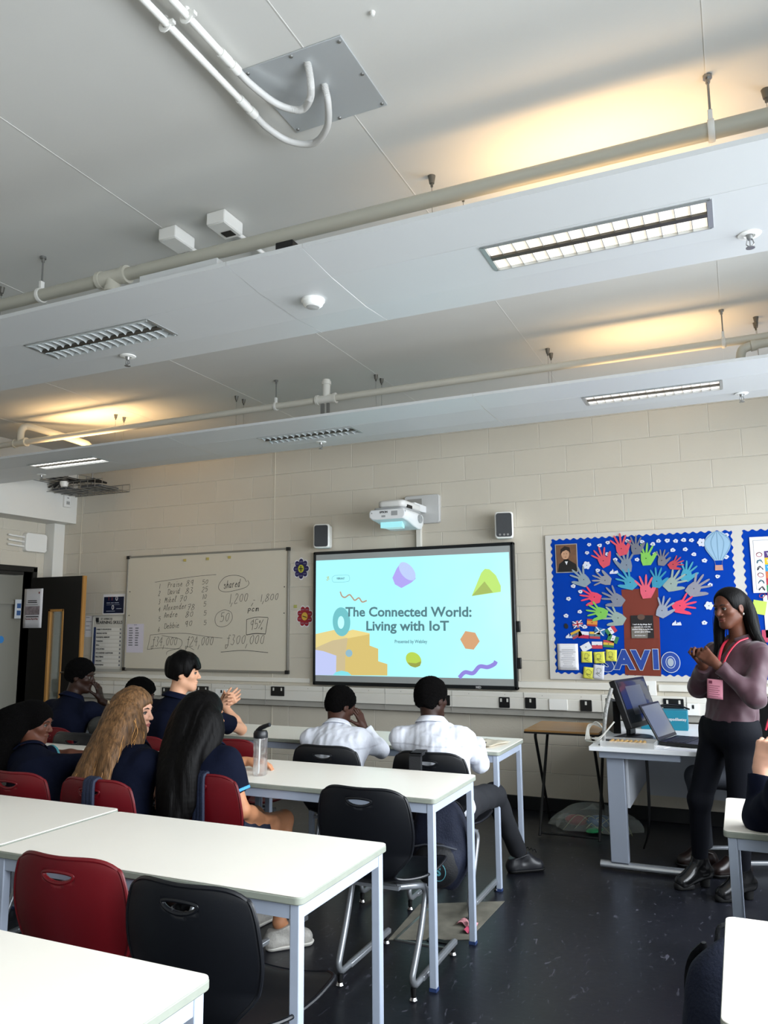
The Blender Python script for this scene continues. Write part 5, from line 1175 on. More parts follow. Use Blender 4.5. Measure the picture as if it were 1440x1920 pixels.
# computer monitor
t = thing('computer_monitor', 'black computer monitor turned aside on the desk', 'monitor', (-.66, 5.42, DZT), math.radians(74))
tilt = Matrix.Translation((0, -.0, .24)) @ Matrix.Rotation(math.radians(-19), 4, 'X') @ Matrix.Translation((0, 0, -.25))
MB().box(-.235, .235, -.022, .022, .085, .395, tilt).build('housing', M_dark, t, bevel=.006)
MB().box(-.215, .215, -.0245, -.0215, .115, .378, tilt).build('display', mat('display_dark', '23252a', .12, coat=.5), t)
MB().box(-.12, .12, -.0250, -.0244, .16, .345, tilt).build('painted_reflection', mat('display_grey', '4a4d52', .15), t)  # lighter grey patch, a reflection painted onto the dark display
MB().box(-.05, .05, .02, .05, .02, .28).build('neck', M_dark, t, bevel=.01)
MB().prism(ellp(0, 0, .13, .10), lambda u, v, d: (u, v, d), 0, .016).build('base', M_dark, t, bevel=.006)
# laptop
t = thing('laptop_computer', 'open black laptop at the front of the desk', 'laptop', (-.345, 5.30, DZT), math.radians(76))
MB().prism(rrect(-.17, .17, -.12, .12, .012), lambda u, v, d: (u, v, d), .004, .024).build('base', M_dark, t, bevel=.003)
kb = MB()
for r_ in range(5):
    for c_ in range(13): kb.box(-.150+c_*.0232, -.150+c_*.0232+.019, .075-r_*.024-.020, .075-r_*.024, .024, .0265)
kb.box(-.045, .045, -.11, -.055, .024, .0245)
tag(kb.build('keyboard', mat('key_dark', '1d1e21', .5), t), kind='stuff')
LM = Matrix.Translation((0, .118, .026)) @ Matrix.Rotation(math.radians(-28), 4, 'X')
MB().box(-.17, .17, -.004, .006, 0, .235, LM).build('lid', M_dark, t, bevel=.003)
MB().box(-.155, .155, -.0055, -.004, .02, .222, LM).build('display', mat('laptop_screen', '5d6064', .15, emit=.04), t)
tag(MB().prism([(-.535, 5.10), (-.46, 5.06), (-.43, 5.12), (-.50, 5.17)], lambda u, v, d: (u, v, d), DZT, DZT+.002).build('note_slip', M_paper), 'small white slip of paper under the laptop corner', 'paper')
# teal box
t = thing('gift_box', 'teal cardboard box with white handwriting on its front', 'box', (-.53, 5.98, DZT), .02)
MB().box(-.155, .155, -.07, .07, 0, .135).build('carton', mat('box_teal', '12788f', .55), t, bevel=.002)
text_mesh('Seminar   tiny Raspadilastay', .028, M_paper, t, 'lettering', wallM(0, .075, -.071), .0003, sx=.95)
b = MB().tube(bez([(-.06, -.02, .14), (.0, 0, .165), (.10, .02, .16), (.17, .0, .14)], 6), .006, 8).tube(bez([(-.17, -.05, .10), (-.14, -.03, .15), (-.02, 0, .155), (.12, .03, .15)], 6), .006, 8)
tag(b.build('black_lead', M_dark), 'black cable lying across the top of the teal box', 'cables').location = t.location
# tray of gold sweets, mouse, keyboard
t = thing('sweet_tray', 'clear plastic tray of gold wrapped sweets at the desk front', 'food tray', (-.665, 5.07, DZT), -.02)
MB().prism(rrect(-.15, .15, -.075, .105, .02), lambda u, v, d: (u*(1+.05*(d > .02)), v*(1+.05*(d > .02)), d), .0, .004).build('tray_base', mat('clear_plastic', 'e6e6e4', .1, alpha=.35), t)
b = MB(); 
for y0, y1 in ((-.08, -.078), (.108, .110)): b.box(-.155, .155, y0, y1, 0, .035)
for x0 in (-.157, .155): b.box(x0, x0+.002, -.08, .11, 0, .035)
b.build('tray_wall', mat('clear_plastic', 'e6e6e4', .1, alpha=.35), t)
MB().box(-.115, .105, -.055, -.040, .004, .020).box(-.115, .105, -.055, .08, .004, .012).build('gold_card', mat('gold_card', '7d6a35', .4, metal=.3), t)
b = MB(); rr = random.Random(4)
for i in range(8):
    for j in range(4): b.ell((-.10+.027*i+rr.uniform(-.003, .003), -.035+.03*j, .022), (.012, .013, .010), 8)
tag(b.build('sweets', mat('gold_foil', 'cfa86a', .3, metal=.4, noise=.3, nscale=60), t), kind='stuff')
MBm = MB().ell((0, 0, .0), (.032, .052, .034), 18)
o = tag(MBm.build('computer_mouse', M_dark), 'black computer mouse on the desk behind the laptop', 'mouse'); o.location = (-.22, 5.62, DZT+.001); o.rotation_euler = (0, 0, -.9)
o = thing('computer_keyboard', 'flat black keyboard lying behind the sweet tray', 'keyboard', (-.72, 5.33, DZT), 1.3); MB().box(-.20, .16, -.05, .07, .002, .018).build('case', M_dark, o, bevel=.004)
kb = MB()
for r_ in range(4):
    for c_ in range(14): kb.box(-.19+c_*.0245, -.19+c_*.0245+.02, .055-r_*.026-.02, .055-r_*.026, .018, .021)
tag(kb.build('keys', mat('key_dark', '1d1e21', .5), o), kind='stuff')
# computer tower-like dark panel and grey pole with cables at the desk's left edge
t = thing('computer_tower', 'slim black computer unit standing behind the left desk edge', 'computer', (-.845, 5.72, DZT), math.radians(20))
MB().box(-.025, .025, -.12, .12, 0, .215).build('case', M_dark, t, bevel=.004)
t = thing('cable_snake', 'pale ribbed cable sleeve rising from the desk port', 'cable', (-.815, 5.10, DZT))
MB().tube(bez([(0, -.02, .0), (.005, 0, .10), (.02, .03, .22), (.045, .1, .33)], 8), .012, 10).build('sleeve', mat('sleeve_grey', '8d8d8a', .45, noise=.4, nscale=80), t)
b = MB()
for k in range(4):
    ph = .5*k; b.tube(bez([(-.16-.01*k, .12, .01), (-.17, .16, .07+.01*k), (-.12+.01*k, .15, .12-.012*k), (-.07, .13, .06), (-.10, .12, .015+.005*k), (-.15, .12, .02)], 6), .0035, 7)
b.tube(bez([(-.18, .10, .005), (-.10, .0, .02), (-.04, 0, .08), (.01, .02, .14)], 6), .005, 8)
tag(b.build('white_cables', mat('cable_white', 'd6d4cc', .4)), 'tangled loops of thin white cable at the desk corner', 'cables').location = (-.815+.06, 5.06, DZT)
# bag of coloured plastic on the floor
t = thing('plastic_bag', 'crumpled clear bag of coloured plastic on the floor', 'bag', (-1.06, 6.02, 0))
rr = random.Random(3)
def bagf(u, v):
    a = u*2*PI; th = v*PI/2; n = 1+.12*math.sin(5*a+3*v)+.07*math.sin(11*a)
    return (.30*math.cos(a)*math.cos(th)*n, .13*math.sin(a)*math.cos(th)*n, .005+.16*math.sin(th)*(1+.15*math.sin(3*a)))
MB().grid(bagf, 40, 12).build('clear_film', mat('bag_film', 'cfd6d0', .15, alpha=.22), t)
for i, (c, x, y, z, sx_, sz_) in enumerate((('8c1f2b', -.12, -.02, .06, .09, .04), ('1d4f7a', .05, -.04, .07, .10, .045), ('9c2a3a', .18, -.01, .05, .07, .04), ('2f8f5a', .02, -.10, .02, .09, .015), ('3a6a8a', .16, .04, .09, .05, .03))):
    MB().ell((x, y, z), (sx_, .05, sz_), 12, Matrix.Rotation(.4*i, 3, 'Z').to_4x4()).build('coloured_plastic', mat('plastic_'+c, c, .35, noise=.25, nscale=25), t)
b = MB()
for k in range(5): b.tube(bez([(-.2+.08*k, -.11, .01+.01*k), (-.1+.08*k, -.08, .11), (.02+.06*k, -.10, .05), (.08+.05*k, -.12, .01)], 5), .002, 5)
b.build('string', mat('string_pale', 'a9b08c', .6), t)

# ================================================================ small things on tables and floor
t = thing('water_bottle', 'clear water bottle with a black flip-straw lid', 'bottle', (-2.18, 3.335, .76))
MB().lathe([(0, .002), (.030, .002), (.034, .008), (.034, .10), (.032, .112), (.034, .125), (.034, .175), (.0325, .183)], n=32).build('clear_body', mat('bottle_tritan', 'f2f4f4', .04, trans=.95, alpha=.45), t, solid=.0015)
MB().lathe([(0, .004), (.0315, .004), (.0315, .078), (0, .078)], n=28).build('water', mat('water_clear', 'e9eef0', .02, trans=.9, alpha=.4), t)
MB().lathe([(.0345, .178), (.0355, .180), (.0355, .200), (.030, .212), (0, .214)], n=28).build('lid', mat('lid_black', '15171a', .4), t)
MB().tube(bez([(-.022, 0, .208), (-.005, 0, .222), (.03, 0, .236), (.052, 0, .243)], 5), [.010]*5+[.011]*5+[.010]*6, 10).build('spout', mat('lid_black', '15171a', .4), t)
MB().cone((-.008, 0, .01), (-.004, 0, .19), .0035, n=10).build('straw', mat('straw_white', 'e8e8e8', .3), t)
b = MB()
for k in range(6): b.box(-.0355, -.0345, -.003, .003, .03+.02*k, .034+.02*k)
b.build('scale_marks', M_inkg, t)
t = thing('worksheet_papers', 'crumpled cream papers by the white-shirted boy\'s elbow', 'paper', (-1.455, 4.72, .762), -.25)
for k in range(3): MB().grid(lambda u, v: ((u-.5)*.17+.012*k, (v-.5)*.24-.01*k, .001+.003*k+.006*math.sin(u*5+v*3+k)**2), 8, 8).build('sheet', mat('paper_cream', 'cfc6b2', .8), t, solid=.0006)
tag(MB().cone((-1.50, 4.60, .768), (-1.44, 4.66, .776), .004, n=8).build('pen', M_dark), 'short dark pen lying on the cream papers', 'pen')
# worn floor hatch
t = thing('floor_hatch', 'worn concrete-grey square patch let into the dark floor', 'floor hatch', (-1.43, 3.93, 0), 0)
def F_(x, y): return (x+1.43, y-3.93)
MB().prism([F_(-1.62, 3.60), F_(-1.27, 3.75), F_(-1.255, 4.32), F_(-1.40, 4.24), F_(-1.66, 4.10)], lambda u, v, d: (u, v, d), .0005, .003).build('bare_screed', mat('screed_grey', '6d6a5f', .7, noise=.3, nscale=9), t)
MB().box(-.16, .12, -.325, -.313, .0, .006).box(-.165, -.153, -.32, .12, 0, .006).build('metal_trim', M_steel, t)
MB().box(-.02, .10, -.27, -.235, .003, .005).build('slot', M_dark, t)
t = thing('sweet_wrapper', 'torn pink and white wrapper by the table foot', 'litter', (-1.325, 3.90, .004))
MB().grid(lambda u, v: ((u-.5)*.10, (v-.5)*.06+.02*math.sin(6*u), .012+.010*math.sin(9*u)*math.cos(7*v)), 10, 8).build('wrapper', mat('wrapper_pink', 'b07a80', .4, noise=.5, nscale=50), t, solid=.001)
MB().grid(lambda u, v: ((u-.5)*.05+.03, (v-.5)*.05-.07, .010+.008*math.sin(8*u)), 6, 6).build('torn_piece', mat('wrapper_red', 'a8405a', .4), t, solid=.001)

# ================================================================ people: bodies as one smooth surface from a distance field
class Field:
    def __init__(s, lo, hi, h):
        s.h = h; s.lo = np.array(lo, float)-2*h; s.n = np.ceil((np.array(hi)+2*h-s.lo)/h).astype(int)+1
        s.a = np.full(s.n, 1.0, np.float32)
    def sub(s, lo, hi, m):
        i0 = np.maximum(0, np.floor((np.array(lo)-m-s.lo)/s.h).astype(int)); i1 = np.minimum(s.n, np.ceil((np.array(hi)+m-s.lo)/s.h).astype(int)+1)
        if (i1 <= i0).any(): return None, None
        ax = [s.lo[k]+np.arange(i0[k], i1[k])*s.h for k in range(3)]
        X, Y, Z = np.meshgrid(*ax, indexing='ij'); P = np.stack([X, Y, Z], -1).astype(np.float32)
        return tuple(slice(i0[k], i1[k]) for k in range(3)), P
    def put(s, sl, d, k, op='u'):
        a = s.a[sl]
        if op == 'u':
            if k > 0: hh = np.clip(k-np.abs(a-d), 0, None)/k; r = np.minimum(a, d)-hh*hh*k*.25
            else: r = np.minimum(a, d)
        else:
            if k > 0: hh = np.clip(k-np.abs(-d-a), 0, None)/k; r = np.maximum(a, -d)+hh*hh*k*.25
            else: r = np.maximum(a, -d)
        s.a[sl] = r
    def cone(s, a, b, ra, rb=None, k=.02, asp=1, side=None, op='u', flat=0):
        a = np.array(a, float); b = np.array(b, float); rb = ra if rb is None else rb; R_ = max(ra, rb)*max(asp, 1)
        sl, P = s.sub(np.minimum(a, b)-R_, np.maximum(a, b)+R_, .03)
        if sl is None: return
        ab = b-a; t = np.clip(((P-a)@ab)/max(ab@ab, 1e-9), 0, 1)
        Q = P-a-t[..., None]*ab; sc = 1.0
        if asp != 1:
            sd = np.array(side, float); sd /= np.linalg.norm(sd); c = Q@sd; Q = Q-c[..., None]*sd*(1-1/asp)
        d = np.linalg.norm(Q, axis=-1)-(ra+(rb-ra)*t)
        if flat: 
            u = ab/np.linalg.norm(ab); e = (P-b)@u; d = np.maximum(d, e)
            if flat > 1: d = np.maximum(d, -((P-a)@u))
        s.put(sl, d, k, op)
    def ell(s, c, r, M=None, k=.02, op='u'):
        c = np.array(c, float); r = np.array(r, float); R_ = r.max()
        sl, P = s.sub(c-R_, c+R_, .03)
        if sl is None: return
        Q = P-c
        if M is not None: Q = Q@np.array(M, float)       # columns of M are the local axes
        k0 = np.linalg.norm(Q/r, axis=-1); k1 = np.linalg.norm(Q/(r*r), axis=-1); d = k0*(k0-1)/np.maximum(k1, 1e-6)
        s.put(sl, d, k, op)
    def plane(s, p, n):       # cut away everything on the side n points to
        n = np.array(n, float); n /= np.linalg.norm(n); p = np.array(p, float)
        ax = [s.lo[k]+np.arange(s.n[k])*s.h for k in range(3)]
        D_ = (ax[0][:, None, None]-p[0])*n[0]+(ax[1][None, :, None]-p[1])*n[1]+(ax[2][None, None, :]-p[2])*n[2]
        s.a = np.maximum(s.a, D_.astype(np.float32))
    def noise(s, amp, fr, seed=0, st=(1, 1, 1)):
        ax = [(s.lo[k]+np.arange(s.n[k])*s.h)*st[k] for k in range(3)]; r_ = np.random.default_rng(seed); A = 0
        X, Y, Z = (ax[0][:, None, None], ax[1][None, :, None], ax[2][None, None, :])
        for i in range(6):
            w_ = r_.normal(size=3); w_ /= np.linalg.norm(w_); f = fr*(1+.35*i); A = A+np.sin(f*(w_[0]*X+w_[1]*Y+w_[2]*Z)+r_.uniform(0, 6))/(1+.4*i)
        s.a = s.a+(amp*A/2.2).astype(np.float32)
    def mesh(s, name, m, parent=None, smooth=True):
        a = s.a; h = s.h; ins = a < 0
        n = np.array(a.shape); c = ins[:-1, :-1, :-1].astype(np.int8)
        cnt = sum(ins[i:n[0]-1+i, j:n[1]-1+j, k:n[2]-1+k].astype(np.int8) for i in (0, 1) for j in (0, 1) for k in (0, 1))
        act = (cnt > 0) & (cnt < 8); idx = np.argwhere(act)
        if len(idx) == 0: return None
        num = np.full(act.shape, -1, np.int64); num[tuple(idx.T)] = np.arange(len(idx))
        acc = np.zeros((len(idx), 3)); w_ = np.zeros(len(idx))
        cor = [(i, j, k) for i in (0, 1) for j in (0, 1) for k in (0, 1)]
        val = {q: a[idx[:, 0]+q[0], idx[:, 1]+q[1], idx[:, 2]+q[2]] for q in cor}
        for q in cor:
            for ax_ in range(3):
                if q[ax_] == 0:
                    q2 = list(q); q2[ax_] = 1; q2 = tuple(q2); v0, v1 = val[q], val[q2]; msk = (v0 < 0) != (v1 < 0)
                    t = np.where(msk, v0/np.where(np.abs(v0-v1) < 1e-9, 1, v0-v1), 0); p = np.array(q, float)[None]+np.zeros((len(idx), 3)); p[:, ax_] += t
                    acc += p*msk[:, None]; w_ += msk
        V = (idx+acc/w_[:, None])*h+s.lo
        F = []
        for ax_ in range(3):
            sl0 = [slice(None)]*3; sl1 = [slice(None)]*3; sl0[ax_] = slice(0, -1); sl1[ax_] = slice(1, None)
            A_, B_ = ins[tuple(sl0)], ins[tuple(sl1)]; e = np.argwhere(A_ != B_); o1, o2 = [(1, 2), (2, 0), (0, 1)][ax_]
            ok = (e[:, o1] > 0) & (e[:, o2] > 0) & (e[:, o1] < n[o1]-1) & (e[:, o2] < n[o2]-1) ; e = e[ok]
            def g(d1, d2): q = e.copy(); q[:, o1] -= d1; q[:, o2] -= d2; return num[q[:, 0], q[:, 1], q[:, 2]]
            f = np.stack([g(0, 0), g(1, 0), g(1, 1), g(0, 1)], 1); flip = A_[tuple(e.T)]
            f[~flip] = f[~flip][:, ::-1]; F.append(f)
        F = np.concatenate(F); F = F[:, ::-1]; F = F[(F >= 0).all(1)]
        me = bpy.data.meshes.new(name); me.vertices.add(len(V)); me.vertices.foreach_set('co', V.astype(np.float32).ravel())
        me.loops.add(len(F)*4); me.loops.foreach_set('vertex_index', F.ravel().astype(np.int32)); me.polygons.add(len(F))
        me.polygons.foreach_set('loop_start', np.arange(0, len(F)*4, 4, dtype=np.int32)); me.polygons.foreach_set('loop_total', np.full(len(F), 4, np.int32))
        me.polygons.foreach_set('use_smooth', np.ones(len(F), bool)); me.materials.append(m); me.update(calc_edges=True); me.validate()
        o = bpy.data.objects.new(name, me); C.objects.link(o)
        if parent is not None: o.parent = parent
        return o
def nrm(v): v = np.array(v, float); return v/np.linalg.norm(v)
def axes(yaw, pitch=0, roll=0):
    """columns right, forward, up. yaw 90 = facing the front wall"""
    y, p, r_ = map(math.radians, (yaw, pitch, roll))
    f = np.array([math.cos(y)*math.cos(p), math.sin(y)*math.cos(p), math.sin(p)]); rt = np.array([math.sin(y), -math.cos(y), 0.]); up = np.cross(rt, f)
    r2 = rt*math.cos(r_)-up*math.sin(r_); u2 = rt*math.sin(r_)+up*math.cos(r_)
    return np.stack([r2, f, u2], 1)
def head_prims(F, c, M, s=1.0, fem=0, lips=1.0, nose=1.0, neck=None):
    def L(p): return c+M@(np.array(p)*s)
    F.ell(L((0, -.012, .036)), np.array((.0755, .094, .082))*s, M, .02)
    F.ell(L((0, .022, -.030)), np.array((.060, .066, .080))*s, M, .03)
    F.ell(L((0, .064, -.092)), np.array((.023, .022, .020))*s, M, .03)
    for q in (-1, 1):
        F.cone(L((q*.052, .0, -.055)), L((q*.020, .062, -.092)), .016*s, .014*s, .03)
        F.ell(L((q*.040, .055, -.018)), np.array((.022, .022, .018))*s, M, .02)
        F.ell(L((q*.030, .096, .006)), np.array((.017, .016, .011))*s, M, .012, 'cut')
        F.ell(L((q*.077, -.006, -.006)), np.array((.008, .019, .030))*s, M, .006); F.ell(L((q*.086, .000, -.002)), np.array((.006, .009, .016))*s, M, .004, 'cut')
    F.ell(L((0, .070, .028)), np.array((.050, .020, .012))*s, M, .014)
    F.cone(L((0, .082, .014)), L((0, .103*(1+.05*(nose-1)), -.022)), .0085*s, .0115*s*nose, .008)
    for q in (-1, 1): F.ell(L((q*.0125*nose, .094, -.027)), np.array((.0085*nose, .010, .0075))*s, M, .005)
    F.ell(L((0, .0865, -.052)), np.array((.023, .0095, .0065*lips))*s, M, .005); F.ell(L((0, .084, -.0655)), np.array((.020, .0095, .0078*lips))*s, M, .005)
    F.cone(L((-.022, .094, -.0585)), L((.022, .094, -.0585)), .0018*s, None, .003, op='cut')
def hand_prims(F, w_, d, n, sd, s=1.0, curl=(25, 30, 20), spread=4, thumb=35, tcurl=25, k=.006):
    """w wrist, d finger direction, n palm normal (towards the palm side), sd=+1 puts the thumb on the d x n side"""
    d = nrm(d); n = nrm(np.array(n, float)-d*np.dot(n, d)); t = np.cross(d, n)*sd
    F.cone(w_-d*.01, w_+d*.03*s, .020*s, .019*s, .015, 1.25, t)
    for i, off in enumerate((.030, .010, -.010, -.029)):
        kn = w_+d*(.088-.004*abs(i-1))*s+t*off*s; F.cone(w_+d*.018*s+t*off*.55*s, kn, .0135*s, .0105*s, .012)
        a = math.radians(spread*(1.5-i)); fd = d*math.cos(a)+t*math.sin(a); L_ = (.043, .048, .044, .034)[i]*s; p = kn; ang = 0; r_ = .0088*s
        for j, (cf, lf) in enumerate(((curl[0], 1), (curl[1], .62), (curl[2], .48))):
            ang += math.radians(cf*(1+.08*i)); q = p+(fd*math.cos(ang)+n*math.sin(ang))*L_*lf; F.cone(p, q, r_, r_*.9, k*.6 if j else k); p = q; r_ *= .9
    a = math.radians(thumb); b0 = w_+d*.022*s+t*.022*s+n*.006*s; td = nrm(d*math.cos(a)+t*math.sin(a)+n*.35); p = b0+td*.042*s; F.cone(b0, p, .0135*s, .0105*s, .01)
    c = math.radians(tcurl); td2 = nrm(td*math.cos(c)+(n*.6-t*.5)*math.sin(c)); q = p+td2*.032*s; F.cone(p, q, .0102*s, .009*s, .005); q2 = q+nrm(td2+n*.3)*.024*s; F.cone(q, q2, .0092*s, .0075*s, .004)

SKIN = {'pale': ('d9a68c', .5), 'fair': ('c9987a', .5), 'tan': ('b07a58', .5), 'dark': ('3f251b', .5), 'darker': ('2c1911', .5), 'brown': ('5a3628', .5)}
def person(name, label, base, yaw, torso, head, arms, legs, skin='dark', s=1.0, shirt=None, trousers=None, shoes=None, hair=None, h=.0052, fem=0, hands=None, eyes=True, extra=None, lips_col=None, kind_shoe='shoe', skirt=None, polo=False):
    """torso: (hip, waist, chest, neck) world points; arms: per side (shoulder, elbow, wrist, hand dict); legs: per side (hip, knee, ankle, toe)"""
    sk = mat('skin_'+skin, SKIN[skin][0], SKIN[skin][1], noise=.05, nscale=18, spec=.3)
    t = thing(name, label, 'person', (base[0], base[1], 0)); off = Vector((base[0], base[1], 0))
    hip, waist, chest, neck = [np.array(p, float) for p in torso]; hc = np.array(head[0], float); HM = axes(*head[1]); BR = axes(yaw); rt = BR[:, 0]; fw = BR[:, 1]
    pts = [hip, neck, hc+np.array((0, 0, .2)), hc-.14, hc+.14]
    for a in arms: pts += [np.array(q, float)+e for q in a[:3] for e in (-.12, .12)]
    for l in legs: pts += [np.array(q, float)+e for q in l for e in (-.12, .12)]
    pts += [hip-rt*.25, hip+rt*.25, hip-fw*.2, hip+fw*.2, chest-rt*.25, chest+rt*.25, chest-fw*.2, chest+fw*.2]
    lo = np.min(pts, 0)-.03; hi = np.max(pts, 0)+.03; lo[2] = max(lo[2], -.0)
    def torso_prims(F, e, k=.05):
        up1 = chest-waist; F.cone(hip, waist, (.118+.004*fem)*s+e, (.098-.008*fem)*s+e, k, 1.38-.03*fem, rt)
        F.cone(waist, chest, (.098-.008*fem)*s+e, .106*s+e, k, 1.36, rt)
        F.cone(chest, chest+(neck-chest)*.55, .104*s+e, .066*s+e, k, 1.5, rt)
        if fem:
            for q in (-1, 1): F.ell(chest+fw*.070*s+rt*q*.062*s-np.array((0, 0, .035*s)), (np.array((.055, .050, .052))*s+e), BR, .03)
    def sh_prims(F, a, e): 
        S = np.array(a[0], float); F.cone(chest+(neck-chest)*.55, S, .060*s+e, .046*s+e, .06); 
    F = Field(lo, hi, h); torso_prims(F, 0)
    head_prims(F, hc, HM, s*.97, fem, *head[2:])
    F.cone(neck-(hc-neck)*.10, hc+HM@(np.array((0, -.022, -.055))*s), (.056-.006*fem)*s, (.050-.006*fem)*s, .03)
    for a in arms:
        S, E_, W_ = [np.array(q, float) for q in a[:3]]; sh_prims(F, a, 0)
        F.cone(S, E_, .042*s, .034*s, .03); F.cone(E_, E_+(W_-E_)*.35, .034*s, .035*s, .02); F.cone(E_+(W_-E_)*.35, W_, .035*s, .022*s, .02)
        if len(a) > 3 and a[3]: hd = dict(a[3]); hand_prims(F, W_, hd.pop('d'), hd.pop('n'), hd.pop('sd'), s*hd.pop('s', 1.0), **hd)
    for l in legs:
        H_, K_, A_, T_ = [np.array(q, float) for q in l]
        F.cone(hip, H_, .10*s, .085*s, .05); F.cone(H_, K_, .078*s, .050*s, .04); F.cone(K_, K_+(A_-K_)*.35, .047*s, .046*s, .02); F.cone(K_+(A_-K_)*.35, A_, .046*s, .030*s, .02)
        F.cone(A_, A_+(T_-A_)*(.22 if shoes else .8), .030*s, .020*s, .02)
    body = F.mesh('body', sk, None); parts_ = [body]; del F
    def fin(o): 
        if o: o.parent = t; o.location = -off
        return o
    fin(body)
    if shirt:
        m, e, slv, hem = shirt['m'], shirt.get('e', .010), shirt.get('sleeve', 1.0), shirt.get('hem', None)
        F = Field(lo, hi, h); torso_prims(F, e)
        for a in arms:
            S, E_, W_ = [np.array(q, float) for q in a[:3]]; sh_prims(F, a, e)
            if slv <= 1.0: F.cone(S, S+(E_-S)*slv, .043*s+e, .041*s+e*1.5, .04, flat=1)
            else:
                F.cone(S, E_, .043*s+e, .036*s+e, .04); q = E_+(W_-E_)*(slv-1); F.cone(E_, q, .037*s+e, .030*s+e*.8, .03, flat=1)
        nk = neck+(hc-neck)*shirt.get('collar', .12); F.cone(neck-(hc-neck)*.25, nk, .060*s+e*.5, .056*s+e*.7, .03, flat=1)
        if trousers is None or hem is None: 
            for l in legs: F.cone(hip, (np.array(l[0])*.6+hip*.4), .10*s+e, .09*s+e, .04)
        if shirt.get('vneck'): F.cone(neck+fw*.03+np.array((0, 0, .05)), neck+fw*.125*s+np.array((0, 0, -.085)), .050*s, .010*s, 0, op='cut')
        if hem is not None: F.plane((0, 0, hem), (0, 0, -1))
        if shirt.get('yoke'): F.a[:, :, int((shirt['yoke']-F.lo[2])/h):] -= .0035
        F.noise(shirt.get('wr', .0035), shirt.get('wf', 34), shirt.get('seed', 1), (1, 1, .7))
        if shirt.get('wr2'): F.noise(shirt['wr2'], 85, shirt.get('seed', 1)+50, (1, 1, .45))
        fin(F.mesh(shirt.get('name', 'shirt'), m)); del F
        if shirt.get('cuff') is not None:
            for a in arms:
                S, E_, W_ = [np.array(q, float) for q in a[:3]]; p = S+(E_-S)*slv; u = nrm(E_-S); F = Field(p-.11, p+.11, .004)
                F.cone(p-u*.010, p+u*.004, .0415*s+e*1.72, None, 0, flat=2); fin(F.mesh('sleeve_trim', shirt['cuff']))
        if shirt.get('collar_m') is not None:
            u = nrm(hc-neck); p = neck+(hc-neck)*shirt.get('collar', .12); b = MB(); op = shirt.get('open', 12); f2 = nrm(fw-u*(fw@u)); r2 = np.cross(f2, u)
            for q in (-1, 1):
                def cf(a_, v_, q=q):
                    an = math.radians(180+(op-180)*a_); fr = max(0, (a_-.72)/.28); ra = (.061+.030*v_+.010*fr*v_)*s+e*.5; dz = .020-.006*fr-v_*(.034+.036*fr)
                    return tuple(p+(f2*math.cos(an)+r2*q*math.sin(an))*ra+u*dz*s)
                b.grid(cf, 22, 4)
            fin(b.build('collar', shirt['collar_m'], None, solid=.0035, merge=True))
    if trousers:
        m, e, ln = trousers['m'], trousers.get('e', .009), trousers.get('len', 1.0)
        F = Field(lo, hi, h); F.cone(hip-np.array((0, 0, .02)), hip+(waist-hip)*.55, .115*s+e, .105*s+e, .05, 1.36, rt)
        for l in legs:
            H_, K_, A_, T_ = [np.array(q, float) for q in l]; F.cone(hip, H_, .10*s+e, .088*s+e, .05); F.cone(H_, K_ if ln >= .6 else H_+(K_-H_)*ln, .083*s+e, .056*s+e if ln >= .6 else .072*s+e, .04, flat=(ln < .6))
            if ln > .5: q = K_+(A_-K_)*(ln-.5)*2; F.cone(K_, q, .056*s+e, trousers.get('hemr', .045)*s+e, .03, flat=1)
        if trousers.get('top'): F.plane((0, 0, trousers['top']), (0, 0, 1))
        F.noise(trousers.get('wr', .0035), 34, 5, (1, 1, .6)); fin(F.mesh(trousers.get('name', 'trousers'), m)); del F
    if shoes:
        for l in legs:
            K_, A_, T_ = [np.array(q, float) for q in l[1:]]; d = nrm((T_-A_)*np.array((1, 1, 0))); sd_ = np.array((d[1], -d[0], 0)); z0 = shoes.get('z', 0)+min(A_[2], T_[2])*0
            heel = A_-d*.035*s; heel[2] = z0+.035; toe = A_+d*.165*s; toe[2] = z0+.028; Fs = Field(np.minimum(heel, toe)-.09, np.maximum(heel, toe)+np.array((.09, .09, .20)), .0042)
            hh = shoes.get('heel', 0)
            Fs.cone((heel[0], heel[1], z0+.040+hh), (A_[0], A_[1], A_[2]+.01), .040*s, .040*s, .02); Fs.cone((heel[0], heel[1], z0+.036+hh), (toe[0]-d[0]*.03, toe[1]-d[1]*.03, z0+.034), .036*s, .036*s, .03, 1.12, sd_)
            Fs.cone(A_+np.array((0, 0, .004)), (toe[0]-d[0]*.05, toe[1]-d[1]*.05, z0+.044), .038*s, .031*s, .03); Fs.cone(A_, A_+np.array((0, 0, shoes.get('top', .02))), .042*s, .044*s, .02, flat=1)
            if not hh: Fs.plane(tuple(A_-d*.02+np.array((0, 0, z0+.092-A_[2]))), tuple(np.array((0, 0, 1))-d*.25))
            Fs.plane((0, 0, z0+.014), (0, 0, -1)); so = fin(Fs.mesh(kind_shoe, shoes['m']))
            Fs = Field(np.minimum(heel, toe)-.09, np.maximum(heel, toe)+.09, .0042)
            if hh: Fs.cone((heel[0]+d[0]*.01, heel[1]+d[1]*.01, z0+.0), (heel[0]+d[0]*.01, heel[1]+d[1]*.01, z0+.06), .027*s, .032*s, 0); Fs.cone((toe[0]-d[0]*.07, toe[1]-d[1]*.07, z0+.014), (toe[0]-d[0]*.02, toe[1]-d[1]*.02, z0+.014), .040*s, .034*s, 0)
            else: Fs.cone((heel[0], heel[1], z0+.03), (toe[0]-d[0]*.025, toe[1]-d[1]*.025, z0+.03), .042*s, .041*s, 0, 1.12, sd_)
            Fs.plane((0, 0, z0+.020+(.04 if hh else 0)), (0, 0, 1)) if not hh else Fs.plane((0, 0, z0+.062), (0, 0, 1))
